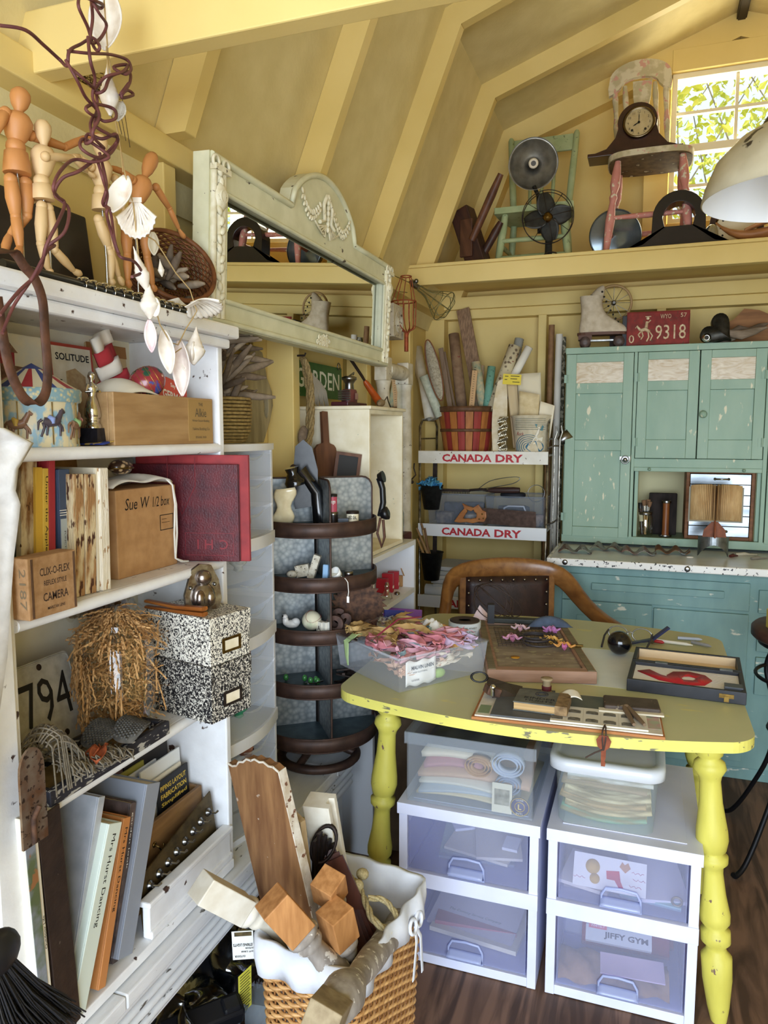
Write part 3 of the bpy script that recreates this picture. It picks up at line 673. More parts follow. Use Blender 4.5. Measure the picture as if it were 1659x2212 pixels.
# camera carton
a=U(64,1325,'x',.272);c=U(168,1300,'x',.272);u=U(63,1207,'x',.272);xl=U(26,1335,'y',a.y).x
w_,d_,h=c.y-a.y,.272-xl,u.z-Z2
t=T('camera_carton','old brown camera carton with printed lettering at the front of the second shelf','box',(.272,a.y,Z2),90)
B().box((0,0,0),(w_,d_,h)).obj('carton',P('b08a62',.8,c2='9a744c',sc=70,bump=.1),t,bev=.002)
for s_,hh,z,ww in(('CLIX-O-FLEX',.13,.74,.62),('REFLEX STYLE',.085,.55,.47),('CAMERA',.14,.32,.52),('MARSTAR LENS',.05,.13,.36)):txt(s_,h*hh,(w_*.54,0,h*z),(1,0,0),(0,0,1),P('3b2a22',.8),t,w_*ww,bold=.01)
for i in range(3):
 for x in(.06,.93):B().box((w_*x+i*.0016,-.0006,.002),(w_*x+i*.0016+.0006,0,h-.002)).obj('printed_rule',P('4a3428',.8),t)
txt('2187',.012,(0,d_*.3,h*.5),(0,0,-1),(0,-1,0),P('7a6a52',.8),t,.06)
# cardboard box with cloth bag
a=U(250,1249,'x',.225);c=U(392,1216,'x',.225);u=U(238,1081,'x',.225)
w_,h=.182,.165
SB=(.19,1.105,Z2)
t=T('cardboard_box','tan cardboard box marked Sue W half box on the second shelf','box',SB,90)
B().box((0,0,0),(w_,.1,h)).obj('carton',CARD,t,bev=.002)
txt('Sue W',.022,(w_*.33,0,h*.83),(1,0,0),(0,0,1),INK,t,w_*.4,shear=.2);txt('1/2 box',.02,(w_*.73,0,h*.82),(1,0,0),(0,0,1),INK,t,w_*.3,shear=.2)
b=B();x0,x1,z0,z1=w_*.7,w_*.94,h*.46,h*.64
for p,q in(((x0,z0),(x1,z0+.0015)),((x0,z1),(x1,z1+.0015)),((x0,z0),(x0+.0015,z1)),((x1-.0015,z0),(x1,z1)),((x0+.006,(z0+z1)/2),(x1-.012,(z0+z1)/2+.001)),((x0+.006,z1-.008),(x0+.022,z1-.007))):b.box((p[0],-.0006,p[1]),(q[0],0,q[1]))
b.obj('printed_panel',INK,t)
CLOTH=P('e4e1d8',.85,c2='d4d0c4',sc=45,bump=.2,bsc=150)
t=T('cloth_bag','folded white cotton drawstring bag lying on the cardboard box','bag',(SB[0],SB[1],Z2+h),90)
B().grid(lambda u,v:(w_*(-.05+.98*u),.095*v-.002,.004+.02*(math.sin(pi*u)**.5)*(.7+.3*math.sin(9*u+4*v))*math.sin(pi*min(1,.12+v))**.4),22,12).obj('bag',CLOTH,t,solid=.003,off=1)
b=B()
for k in(0,1):b.tube([(w_*.84+k*.004,.0,.012),(w_*.9,-.006,.0),(w_*(.93+.02*k),-.007,-.04),(w_*(.9+.05*k),-.007,-.10),(w_*.9,-.008,-.15),(w_*(.98+.03*k),-.012,-h+.006),(w_*(1.06+.02*k),-.016,-h+.004)],.0022,6)
b.obj('drawstring',CLOTH,t)
b=B();b.ell((0,0,.014),(.026,.018,.015),18);o=b.obj('cowrie_shell',P('c9ab82',.2,c2='3a2416',sc=110,vor=1,fac=(.25,.5),coat=.6));tag(o,'spotted cowrie shell with brass clasp on the folded cotton bag','shell');q=U(262,1042,'x',.15);put(o,(.15,q.y,Z2+h+.026),80)
B().torus((0,0,.012),.024,.0015,28,6,sc=(1.1,.78,1)).obj('brass_rim',BRASS,o)
# albums
MAR=P('5a141c',.45,c2='42101a',sc=35,bump=.25,bsc=250)
def album(name,label,p,q,z1,th,mat,thick_pages,rz_off=0):
 p=Vc(p);q=Vc(q);L=(q-p).length;ang=math.degrees(math.atan2(q.y-p.y,q.x-p.x))
 t=T(name,label,'album',p,ang);h=z1-p.z
 B().box((0,0,0),(L,.003,h)).box((0,th-.003,0),(L,th,h)).box((0,.003,0),(.003,th-.003,h)).obj('cover',mat,t,bev=.001)
 B().box((.004,.003,.003),(L-.004,th-.003,h-.003)).obj('pages',thick_pages,t)
 return t,L,h
pgs=P('d8c49a',.9,c2='a98c5c',sc=200,st=(.05,1,.05),chip='40362c',ca=.62,csc=100)
t,L,h=album('photo_album','large maroon album with embossed cover leaning out past the bookcase edge',(.075,1.292,Z2+.001),(.302,1.345,Z2+.001),1.315,.012,MAR,pgs)
b=B();x0,x1=L*.50,L*.95
for p,q in(((x0,h*.06),(x1,h*.065)),((x0,h*.29),(x1,h*.295)),((x0,h*.06),(x0+.001,h*.295)),((x1-.001,h*.06),(x1,h*.295))):b.box((p[0],-.0006,p[1]),(q[0],0,q[1]))
pl=[(.0,.06),(0,.0),(.03,-.06),(.06,0),(.06,.06)]
b.tube([(L*.35+x,-.0002,h*.78+z)for x,z in pl],.0009,5)
b.obj('embossed_border',P('7a1c26',.5),t)
for s_,x in(('C',.86),('H',.72),('I',.62)):txt(s_,h*.1,(L*x,0,h*.175),(-1,0,0),(0,0,-1),P('7c2028',.5),t,bold=.005)
album('photo_album','bright red album standing behind the maroon one',(.078,1.307,Z2),(.318,1.361,Z2),1.334,.010,P('962a2c',.55,c2='7e2024',sc=30),pgs)
p=U(237,985,'x',.05)
t=tag(B().box((0,0,0),(.32,.006,.235)).obj('cardboard_sheet',KRAFT),'brown cardboard sheet against the back of the second shelf','cardboard');put(t,(.06,.86,Z2),rot=(-6,0,90))
# ---- top inner shelf (carousel tin, trophy, wooden box)
zs=Z1
q=U(92,952,'x',.19);R_=.066
t=T('biscuit_tin','round tin shaped like a carousel printed with horses on the first shelf','tin',(.175,q.y,zs),0)
B().lathe([(R_,0),(R_+.001,.003),(R_,.005),(R_,.068),(R_+.001,.07)],48).obj('body',P('d6c9a4',.3,c2='8fb2c4',sc=70,st=(1,1,.6),fac=(.45,.55)),t)
b=B();n=24
for j in range(n):
 for i in range(4):
  r0,r1=(R_+.004)*(1-i/4),(R_+.004)*(1-(i+1)/4);zf=lambda r:.09+.042*(1-r/R_)**.9
  a0,a1=2*pi*j/n,2*pi*(j+1)/n
  b.add([(r0*math.cos(a0),r0*math.sin(a0),zf(min(r0,R_))),(r0*math.cos(a1),r0*math.sin(a1),zf(min(r0,R_))),(r1*math.cos(a1),r1*math.sin(a1),zf(r1)),(r1*math.cos(a0),r1*math.sin(a0),zf(r1))],[(0,1,2,3)],1 if i==3 else(0 if j%2 else(1 if j%4 else 2)))
b.obj('striped_lid',[P('e0d6b6',.35),P('3a4a86',.35),P('a8333a',.35)],t)
b=B().lathe([(R_+.004,.07),(R_+.006,.074),(R_+.006,.088),(R_+.004,.091)],48);b.obj('lid_rim',P('d7c68e',.35,c2='7f9fa8',sc=150,vor=1,fac=(.1,.5)),t)
HC=[P(c,.35)for c in('6a4a3a','3a3234','8c6a56','4a4048','7a5a42')];SD=[P(c,.4)for c in('7fa06a','d08a9a','c0a04c','7f90c0')]
for k in range(7):
 a=math.radians(-150+42*k);rr=R_+.0005;M_=lambda x,z,o=0:((rr+o)*math.cos(a+x/rr),(rr+o)*math.sin(a+x/rr),z)
 b=B();dz=.004*(k%2)
 b.tube([M_(-.012,.036+dz),M_(-.004,.034+dz),M_(.006,.035+dz),M_(.012,.038+dz)],[.006,.0075,.007,.005],8);b.tube([M_(.010,.039+dz),M_(.014,.046+dz),M_(.017,.052+dz)],[.005,.004,.0035],8);b.tube([M_(.016,.053+dz),M_(.022,.049+dz)],[.0035,.002],8)
 for x0,x1,z1 in((-.012,-.016,.012),(-.010,-.008,.014),(.010,.018,.02),(.009,.013,.013)):b.tube([M_(x0,.034+dz),M_((x0+x1)/2+.003,.026+dz),M_(x1,z1+dz)],[.0032,.002,.0016],6)
 b.tube([M_(-.014,.038+dz),M_(-.019,.034+dz),M_(-.020,.022+dz)],[.0025,.002,.001],6)
 h_=b.obj('printed_horse',HC[k%5],t);B().tube([M_(-.005,.043+dz,.002),M_(.0,.039+dz,.005),M_(.0,.032+dz,.005)],[.003,.005,.003],8).obj('saddle',SD[k%4],h_);B().tube([M_(.001,.004,.001),M_(.001,.069,.001)],.001,5).obj('pole',BRASS,h_)
# picture boards
t=T('picture_board','painted board of a red schoolhouse standing behind the carousel tin','picture',(.075,.935,zs),90)
B().box((0,0,0),(.145,.006,.19)).obj('board',P('e2d8bf',.7,c2='cfd0c8',sc=25),t)
rb=P('96333a',.7);rf=P('8a6a52',.8,c2='6e5240',sc=150)
FR2=axm((0,0,0),(1,0,0),(0,0,1));
B(FR2).prism([(.03,.09),(.10,.09),(.10,.115),(.03,.115)],0,.0012).obj('schoolhouse',rb,t);B(FR2).prism([(.02,.113),(.112,.10),(.098,.134),(.035,.138)],0,.0016).obj('roof',rf,t)
b=B(FR2).prism([(.035,.138),(.041,.138),(.041,.16),(.035,.16)],0,.0014).prism([(.06,.136),(.066,.136),(.066,.16),(.06,.16)],0,.0014);b.obj('belfry',rb,t);B(FR2).prism([(.028,.158),(.073,.158),(.05,.18)],0,.002).obj('belfry_roof',rf,t)
t=T('game_board','red bordered card printed SOLITUDE leaning at the back of the first shelf','card',(.07,1.10,zs),rot=(-4,0,90))
B().box((0,0,0),(.112,.005,.19)).obj('border',P('b2432f',.6),t);B().box((.004,-.0008,.004),(.106,0,.184)).obj('card',PAPER,t)
txt('SOLITUDE',.0135,(.056,-.001,.165),(1,0,0),(0,0,1),INK,t,.088,bold=.02);B(FR2).prism([(.034,.02),(.082,.02),(.086,.13),(.06,.145),(.036,.138)],.001,.0016).obj('printed_picture',P('c5a878',.8,c2='b19162',sc=100),t)
for i in range(7):B(FR2).box((.011,.03+i*.015,.001),(.024,.032+i*.015,.0015)).obj('printed_line',INK,t)
t=T('booklet','tan edged old booklet behind the folded red and white cloth','booklet',(.05,1.225,zs),rot=(-5,0,90))
B().box((0,0,0),(.12,.008,.205)).obj('cover',P('cbb184',.7),t,bev=.003);B().box((.0,-.0006,.18),(.12,0,.205)).obj('tape',P('9a6a38',.6),t);txt('SH',.014,(.095,-.0005,.15),(1,0,0),(0,0,1),P('c2562f',.7),t)
# trophy
q=U(228,930,'x',.22)
t=T('trophy','small chrome figure trophy on a sloped black base','trophy',(.225,q.y-.015,zs+.004),90)
b=B();b.add([(-.012,0,0),(.062,0,0),(.062,.04,0),(-.012,.04,0),(-.008,.003,.026),(.054,.003,.026),(.054,.037,.026),(-.008,.037,.026)],[(3,2,1,0),(4,5,6,7),(0,1,5,4),(1,2,6,5),(2,3,7,6),(3,0,4,7)]);b.obj('base',P('17161a',.3,c2='26242a',sc=100),t)
b=B(trs((-.0,.018,.026)));b.lathe([(.014,0),(.014,.006),(.011,.008),(.011,.012),(.013,.014),(.010,.016),(.014,.02),(.0125,.034),(.008,.05),(.006,.054),(.0095,.066),(.0085,.072),(.003,.077),(.003,.08),(.006,.085),(.0062,.089),(.004,.094),(.001,.096)],18)
for s_ in(-1,1):b.tube([(s_*.009,0,.073),(s_*.016,-.002,.06),(s_*.008,-.01,.062)],[.003,.0026,.002],7)
b.obj('figure',CHROME,t)
FLAGB=P('26357a',.8,c2='c3a44a',sc=45,fac=(.52,.56),bump=.2)
t=tag(B().grid(lambda u,v:(.16*u,.09*v,.002+.010*math.sin(pi*u)*abs(math.sin(9*u+5*v))*(1-.5*v)),24,10).obj('navy_cloth',FLAGB,solid=.002,off=1),'folded navy and yellow cloth under the small trophy','cloth');put(t,(.242,q.y-.035,zs),90)
# wooden box with stamped end
a=U(248,948,'x',.243);c=U(461,946,'x',.243);u=U(248,851,'x',.243)
w_,h=c.y-a.y,u.z-zs+.004
WB=P('b08d60',.6,c2='98744a',sc=50,st=(.15,1,1),bump=.05)
BOXO=(.243,a.y,zs)
t=T('wooden_box','plain wooden box with a stamped paper label on its right end','box',BOXO,90)
B().box((0,0,0),(w_,.012,h)).box((0,.15,0),(w_,.162,h)).box((0,.012,0),(.01,.15,h)).box((w_-.01,.012,0),(w_,.15,h)).box((.01,.012,0),(w_-.01,.15,.01)).obj('box',WB,t,bev=.0015)
B().box((w_*.71,-.0008,.006),(w_*.985,0,h-.004)).obj('label',P('a5844f',.8),t)
for i,(s_,hh,f)in enumerate((('THE',.006,.05),('Alkie',.017,.13),('Winter-Season-Bottling',.006,.2),('Yakima Bottling Co',.007,.2),('SPOKANE, WASH.',.005,.13))):txt(s_,hh,(w_*.848,-.001,h*(.86-.18*i)),(1,0,0),(0,0,1),P('5e533f',.8),t,w_*f)
zt=zs+h
t=T('cap','cream cloth cap lying in the wooden box','cap',(BOXO[0]-.02,BOXO[1]+.0,zt-.012),90)
B().grid(lambda u,v:(.012+.135*u,.10*v-.01,.006+.035*math.sin(pi*u)**.6*math.sin(pi*(.1+.85*v))-(.02*(1-u)**3)),18,12).obj('cap',P('e6dfcc',.85,bump=.2),t,solid=.003,off=1)
t=T('flag_cloth','red and white striped cloth folded upright behind the painted egg','cloth',(BOXO[0]-.09,BOXO[1]+.125,zt-.02),rot=(-8,-20,90))
b=B()
for i in range(5):b.grid(lambda u,v,i=i:(-.008+.066*u,.01*math.sin(5*u+i),.026*i+.026*v+.008*u),8,3,i%2)
b.obj('folded_cloth',[P('e9e1d2',.9,bump=.2),P('b0343a',.9,bump=.2)],t,solid=.012)
o=B().ell((0,0,0),(.03,.03,.036),24).obj('painted_egg',P('27503a',.25,c2='8e2f34',sc=45,vor=1,fac=(.25,.35),chip='39448a',ca=.58,csc=30,coat=.5));tag(o,'red, green and blue lacquered egg on the wooden box','egg')
put(o,(BOXO[0]-.035,U(318,805,'x',.21).y,zt+.024),rot=(0,60,40));
b=B()
for k in range(5):b.torus((0,0,-.02+.01*k),.030*math.sqrt(max(.1,1-((-.02+.01*k)/.036)**2))+.0003,.0005,40,4)
b.obj('gold_lines',P('c9a24a',.3,.8),o)
t=T('phrase_booklet','orange-red phrase booklet tilted in the wooden box','booklet',(BOXO[0]-.03,BOXO[1]+w_*.52,zt-.012),rot=(-10,12,90))
B().box((0,0,0),(.105,.006,.062)).obj('cover',P('d8482e',.5),t,bev=.001);txt('Say it in',.011,(.068,0,.048),(1,0,0),(0,0,1),PAPERW,t,.04,bold=.015);txt('GERMAN',.018,(.06,0,.026),(1,0,0),(0,0,1),PAPERW,t,.078,bold=.03)
# ---- third shelf
zs=Z3
a=U(30,1560,'x',.13);
t=T('license_plate','old grey license plate reading 794 leaning at the left of the third shelf','license plate',(.128,.95,zs+.012),rot=(-15,0,90))
PL=P('b3b0a6',.6,.1,c2='9a978c',sc=45)
b=B(FR2);pts=[]
for cx_,cz_,a0 in((.175,.012,-90),(.175,.148,0),(.012,.148,90),(.012,.012,180)):
 for k in range(5):r=math.radians(a0+22.5*k);pts.append((cx_+.012*math.cos(r)-.06,cz_+.012*math.sin(r)))
b.prism(pts,-.001,.001);b.obj('plate',PL,t)
B(FR2).tube([(x*.97+.002,y*.96+.003,.001)for x,y in pts],.0018,6,closed=True).obj('raised_rim',PL,t)
txt('794',.078,(.055,-.0015,.088),(1,0,0),(0,0,1),INK,t,.112);txt("H",.026,(.02,-.0015,.022),(1,0,0),(0,0,1),INK,t)
for x,z in((.055,.147),(.08,.018)):B(FR2).lathe([(.006,.0012),(.0035,.002),(.001,.002)],12,0,trs((x,z,0))).obj('bolt_hole',DARKM,t)
# tray with net, comb and petals
ang=6
t=T('wooden_tray','black chipped wooden tray along the front of the third shelf','tray',(.262,.845,zs),90)
TRM=P('20202a',.6,c2='2c2c34',sc=40,chip='aaa79f',ca=.56,csc=130,cst=(.3,1,1))
B().box((0,.0,0),(.30,.012,.026)).box((0,.1,0),(.30,.112,.026)).box((.288,.012,0),(.30,.1,.026)).box((0,.012,0),(.012,.1,.026)).obj('rim',TRM,t,bev=.002);B().box((.01,.01,.001),(.29,.102,.008)).obj('bottom',P('94805a',.7,c2='75643f',sc=40),t)
NET=P('857c6c',.9,c2='6a6152',sc=150)
b=B()
def hump(x,y):return .03+.085*math.exp(-((x-.02)/.05)**2)*math.exp(-((y-.03)/.07)**2)+.012*math.sin(40*x)*math.sin(37*y)
for i in range(20):
 x0=-.0+.009*i;b.tube([(x0+.006*math.sin(8*v+i),-.012+.11*v,max(.012,hump(x0,.11*v)-.022*(i/19))if v>.05 else .02)for v in[k/14 for k in range(15)]],.0014,5)
for k in range(14):
 v=k/13;b.tube([(.19*u,-.008+.105*v+.005*math.sin(20*u+k),max(.013,hump(.19*u,.11*v)-.02*u))for u in[i/24 for i in range(25)]],.0014,5)
for i in range(160):
 x=rnd.uniform(.03,.17);y=rnd.uniform(-.012,.03);z=max(.02,.055-.2*x)+rnd.uniform(0,.012);b.tube([(x,y,z),(x+rnd.uniform(-.008,.008),y-.006,z-.004),(x+rnd.uniform(-.01,.01),y-.01,z-.014)],.0014,4)
o=tag(b.obj('fishing_net',NET),'grey-brown knotted fishing net heaped in the black tray','net');put(o,(.262,.845,zs),90)
def comb(label,loc,rz_,L,W2):
 b=B();s_=.0052
 b.grid(lambda u,v:(L*(u-.5)*(1-.25*(2*v-1)**2),W2*(v-.5)*(1-.3*(2*u-1)**2),.006+.02*(1-(2*u-1)**2)),14,8)
 for i in range(-14,15):
  for j in range(-9,10):
   x=(i+.5*(j%2))*s_;y=j*s_*.87
   if(x/(L*.46))**2+(y/(W2*.46))**2<1:
    z=.006+.02*(1-(2*x/L)**2);b.lathe([(.0022,0),(.0027,.003),(.002,.004),(.0016,.001)],6,0,trs((x,y,z)),cap=False)
 o=tag(b.obj('wasp_comb',P('5c5953',.9,c2='47443f',sc=100),solid=.0),label,'comb');put(o,loc,rz_,rot=(14,0,rz_))
comb('dark grey wasp comb at the back of the tray',(.215,1.02,zs+.03),80,.088,.062)
comb('dark grey wasp comb resting at the front of the tray',(.252,1.045,zs+.034),100,.085,.055)
t=T('dried_petals','curled rust-orange dried petals on the fishing net','petals',(.262,.955,zs+.05),90)
for k,(a,tl_)in enumerate(((-50,30),(10,65),(60,40),(120,20))):
 B(trs((0,0,0),(-tl_,0,a))).grid(lambda u,v:((u-.5)*.026*math.sin(pi*min(1,.15+v*.85))**.6,.036*v,.008*(2*u-1)**2),8,8).obj('petal',P('a0502a',.7,c2='7a3a1e',sc=70),t,solid=.001)
# rusty skate blade iron
t=T('iron_bookend','rounded rusty iron bracket standing at the left front of the third shelf','bracket',(.286,.765,zs-.02),90)
b=B(FR2);pl=[(.0,0),(.046,0),(.045,.105)]+[(.0225+.0225*math.cos(a),.11+.034*math.sin(a))for a in[pi*k/10 for k in range(11)]]+[(.0,.105)]
b.prism(pl,-.002,.002);o=b.obj('plate',P('84786c',.5,.5,c2='6a4a34',sc=35,chip='3a2a22',ca=.58,csc=120),t);B(FR2).tube([(.018,.004,.004),(.018,.04,.004),(.028,.055,.006)],.004,8).obj('pin',RUST,t)
# jar of crinkle paper
GL=clear('fdfbf6',.06,.04,key='g')
q=U(258,1500,'x',.19)
JL=(.165,1.125,zs)
t=T('glass_jar','large glass jar stuffed with shredded brown crinkle paper','jar',JL)
JP=[(.03,.002),(.058,.004),(.064,.02),(.066,.06),(.066,.165),(.058,.19),(.046,.2),(.046,.215)]
B().lathe(JP,40,cap=False).obj('glass',GL,t)
b=B();KR=P('c69c66',.8,c2='a67a48',sc=45)
def crinkle(p,d,n_,w2=.0028):
 p=Vc(p);d=Vc(d).normalized();s_=d.orthogonal().normalized();k=d.cross(s_);a=rnd.uniform(0,6.3);s_,k=s_*math.cos(a)+k*math.sin(a),k*math.cos(a)-s_*math.sin(a)
 vs_=[]
 for i in range(n_+1):
  c=p+d*.0055*i+k*(.002 if i%2 else-.002)+Vc((0,0,-.0006*i*i*.25));vs_+=[c-s_*w2/2,c+s_*w2/2]
 b.add(vs_,[(2*i,2*i+1,2*i+3,2*i+2)for i in range(n_)])
for i in range(650):
 a=rnd.uniform(0,2*pi);r=.056*math.sqrt(rnd.uniform(.25,1));z=rnd.uniform(.008,.195);crinkle((r*math.cos(a),r*math.sin(a),z),(rnd.uniform(-1,1),rnd.uniform(-1,1),rnd.uniform(-.8,.8)),rnd.randint(4,8))
for i in range(250):
 a=rnd.uniform(0,2*pi);r=rnd.uniform(.0,.064);z=.195+.05*(1-(r/.06)**2)*rnd.uniform(.4,1);crinkle((r*math.cos(a),r*math.sin(a),z),(math.cos(a),math.sin(a),rnd.uniform(-1.2,.2)),rnd.randint(3,7)if a>pi*1.3 else rnd.randint(5,10))
for i in range(190):
 a=rnd.choice((rnd.uniform(pi*1.0,1.45*pi),rnd.uniform(0,2*pi)));r=rnd.uniform(.069,.082);z=rnd.uniform(.09,.21)if a>1.45*pi or a<pi else rnd.uniform(.05,.2);crinkle((r*math.cos(a),r*math.sin(a),z),(rnd.uniform(-.3,.3),rnd.uniform(-.3,.3),-1),rnd.randint(5,11))
o=tag(b.obj('crinkle_paper',KR),'shredded brown crinkle paper filling and spilling over the glass jar','paper');o['kind']='stuff';put(o,JL)
# marbled card boxes
MRB=P('17161a',.55,c2='d9d4c6',sc=260,fac=(.52,.56),dist=1.0);MRW=P('e6e1d2',.55,c2='1c1a1e',sc=260,fac=(.49,.54),dist=1.0)
def filebox(label,z0,z1,mat,lab,xf,y0,y1,rz_):
 h=z1-z0;L=y1-y0
 t=T('file_box',label,'box',(xf,y0,z0),rz_)
 B().box((.002,.002,0),(.178,.116,h*.68)).obj('base',mat,t,bev=.0015);B().box((0,0,h*.64),(.18,.118,h)).obj('lid',mat,t,bev=.0015)
 ex=.1802;b=B(axm((ex,.059,h*.36),(0,1,0),(0,0,1)));b.ring([(-.026,-.015),(.026,-.015),(.026,.015),(-.026,.015)],[(-.02,-.01),(.02,-.01),(.02,.01),(-.02,.01)],0,.002);o=b.obj('label_holder',lab,t)
 B(axm((ex,.059,h*.36),(0,1,0),(0,0,1))).box((-.02,-.01,0),(.02,.01,.0008)).obj('paper_label',PAPER,o)
 return t
# seen: long marbled side to the left, labelled end to the right -> turned
FX,FY=.316,1.205
for z0,z1,mat,lab,lb in((zs,U(470,1446,'y',FY).z,MRB,DARKM,'black marbled card file box at the bottom of its stack'),(U(470,1446,'y',FY).z+.001,U(468,1340,'y',FY).z,MRW,BRASS,'white marbled card file box on top of the black one')):
 t=filebox(lb,z0,z1,mat,lab,0,0,.1,-12);h=z1-z0
 d=Mx.Rotation(math.radians(-12),3,'Z')@Vc((.18,0,0));t.location=(FX-d.x,FY-d.y,z0)
zt=U(468,1340,'y',FY).z
# chocolate mould, tongs, bag on the boxes
t=T('chocolate_mould','tarnished silver metal chocolate mould standing on the marbled boxes','mould',(FX-.055,FY+.06,zt),58)
pl=[(-.034,0),(.034,0),(.042,.02),(.036,.06),(.02,.092),(-.004,.096),(-.022,.085),(-.038,.035)]
B(FR2).prism(pl,-.004,.004).obj('plate',P('a8a6a2',.3,.9,c2='6c5c50',sc=60),t,bev=.002)
b=B();b.ell((0,-.006,.03),(.026,.014,.028),16);b.ell((.002,-.008,.068),(.016,.012,.016),14);b.ell((-.01,-.016,.028),(.01,.008,.018),10);b.ell((.012,-.016,.026),(.01,.008,.016),10);b.obj('rabbit_relief',P('9c9690',.25,.95,c2='7a6656',sc=50),t)
for x,z in((-.026,.05),(.026,.052),(-.02,.012)):B().ell((x,-.006,z),.004,8).obj('clip_stud',STEEL,t)
t=T('wooden_tongs','pair of long brown wooden tongs lying across the marbled boxes','tongs',(FX-.02,FY+.016,zt+.001),172)
for s_ in(0,1):
 b=B();sweep(b,[((.0,.0,.004+.011*s_),(0,.009,0),(0,0,.0045)),((.07,.002,.004+.008*s_),(0,.009,0),(0,0,.0035)),((.15,.004,.004+.012*s_),(0,.007,0),(0,0,.003))],n=8,sm=False);b.obj('tong_arm',P('9a5c28',.4,c2='7a4218',sc=60,st=(.15,1,1)),t)
CELL=clear('f8f4ea',.10,.08,key='g')
t=T('potpourri_bag','cellophane bag of dried bark pieces lying at the back of the third shelf','bag',(.10,1.13,zt-.01),90)
B().grid(lambda u,v:(.16*u,.09*v,.003+.045*math.sin(pi*u)**.6*math.sin(pi*v)**.6+.006*math.sin(30*u+20*v)),16,10).obj('cellophane',CELL,t)
b=B()
for i in range(90):b.bx((rnd.uniform(.02,.12),rnd.uniform(.012,.078),rnd.uniform(.006,.028)),(.018,.009,.004),0,[rnd.uniform(0,360)for _ in range(3)])
o=b.obj('bark_pieces',P('7a5a34',.85,c2='503a22',sc=45),t);o['kind']='stuff'
# ---- bottom shelf
zs=Z0
XF=.245
t,w_,h=book((80,2112),(108,2092),(48,1772),.268,zs,.18,P('e2dccb',.6),'landscape picture magazine at the left end of the bottom shelf',hard=False)
B().box((.0005,-.001,.004),(w_*.72,0,h-.004)).obj('cover_picture',P('5d6a48',.5,c2='8a8f9a',sc=25,fac=(.4,.6),chip='9a6a42',ca=.6,csc=30),t);txt('Outdoor Life',w_*.16,(w_*.86,0,h*.5),(0,0,1),(-1,0,0),INK,t,.055)
vol((118,2130),(166,2120),(80,1770),.268,zs,.19,P('33241c',.5,c2='241812',sc=45,chip='6b5a4c',ca=.72,csc=80,bump=.2),'thick dark brown leather album on the bottom shelf')
vol((155,2090),(172,2086),(214,1722),.245,zs,.19,P('b8bcc2',.5,c2='a4a9b0',sc=25),'large pale grey binder leaning right on the bottom shelf',pages='d9c9a0')
vol((176,2085),(212,2078),(236,1780),.262,zs,.15,P('d6e0d4',.45),'pale mint copy of Mrs Hurst Dancing',text='Mrs Hurst Dancing',tspan=.5,lh=.34)
vol((222,2074),(240,2068),(268,1768),.256,zs,.15,P('c08048',.5),'orange-brown copy of Mrs Hurst Dancing',text='Mrs Hurst Dancing',tspan=.5,lh=.44)
vol((248,2040),(262,2034),(283,1736),.235,zs,.15,P('3a3230',.5,c2='6a5a56',sc=35),'dark book with photo cover behind the Dancing books',text='garden look',tcol=PAPERW,tspan=.36,lh=.3)
t,w_,h=book((262,2034),(297,2024),(318,1694),.246,zs,.2,P('8d939e',.5),'tall slate grey art book leaning on the bottom shelf')
# booklets in a wooden file
q=U(300,1880,'x',.15)
t=T('wooden_file','brown wooden file box with a brass hook holding booklets on the bottom shelf','file box',(.19,1.118,zs),rot=(0,0,90))
WF=P('8a673e',.55,c2='6e4e2c',sc=50,st=(.15,1,1))
B().box((0,0,.0),(.234,.01,.165)).box((0,.1,.0),(.234,.11,.165)).box((0,.01,0),(.01,.1,.165)).box((.224,.01,0),(.234,.1,.165)).obj('box',WF,t,bev=.002)
b=B().tube([(.06,-.002,.12),(.06,-.012,.118),(.066,-.013,.108),(.074,-.013,.11),(.076,-.012,.117)],.0018,6);b.ell((.06,-.002,.12),(.006,.003,.006),8);b.obj('hook',BRASS,t)
FX2,FY2=.17,1.09
def booklet(label,k,y,h,w2,col,title=None,tcol=None,lean=0,x=None):
 t=T('booklet',label,'booklet',(.172-.0085*k,y,zs+.012),rot=(-3,0,90))
 B().box((0,0,0),(w2,.0045,h)).obj('cover',P(col,.55),t,bev=.0006)
 if title:
  L=title.split('|')
  for i,s_ in enumerate(L):txt(s_,.011,(w2*.5,0,h-.018-.018*i),(1,0,0),(0,0,1),tcol or PAPERW,t,w2*(.82 if len(s_)>6 else .4),bold=.02)
 return t
Y1=P('d8b84a',.6)
booklet('black booklet titled PIPING LAYOUT and FABRICATION in the wooden file',0,1.232,.206,.11,'1b1b1e','PIPING LAYOUT|FABRICATION|Simplified',Y1,8)
booklet('cream booklet behind the black piping booklet',1,1.225,.212,.105,'d9cfb8',None,None,8)
booklet('pale booklet with blue ink drawing in the wooden file',2,1.205,.24,.135,'dfe0dc',None,None,14)
booklet('bright blue booklet in the wooden file',3,1.165,.226,.12,'2f6fb4',None,None,12)
booklet('white booklet beside the blue one in the file',4,1.15,.236,.13,'e4e4e0',None,None,10)
booklet('olive yellow booklet in the wooden file',5,1.13,.245,.12,'9a9440',None,None,10)
booklet('black and red booklet titled DELICIOUS SALADS at the back of the file',6,1.198,.28,.145,'2a2422','DELICIOUS SALADS',PAPERW,10)
booklet('red booklet at the very back of the wooden file',7,1.215,.292,.13,'a8323a',None,None,10)
t=T('hook_plate','dark brass plate with a row of small hooks leaning on the bottom shelf','hook rail',(.232,1.085,zs+.005),rot=(-6,0,90))
n0=Vc((0,0,.02));
B(FR2).prism([(0,.0),(.265,.03),(.258,.155),(0,.10)],-.0015,.0015).obj('plate',P('6a5836',.45,.7,c2='4d4028',sc=45),t)
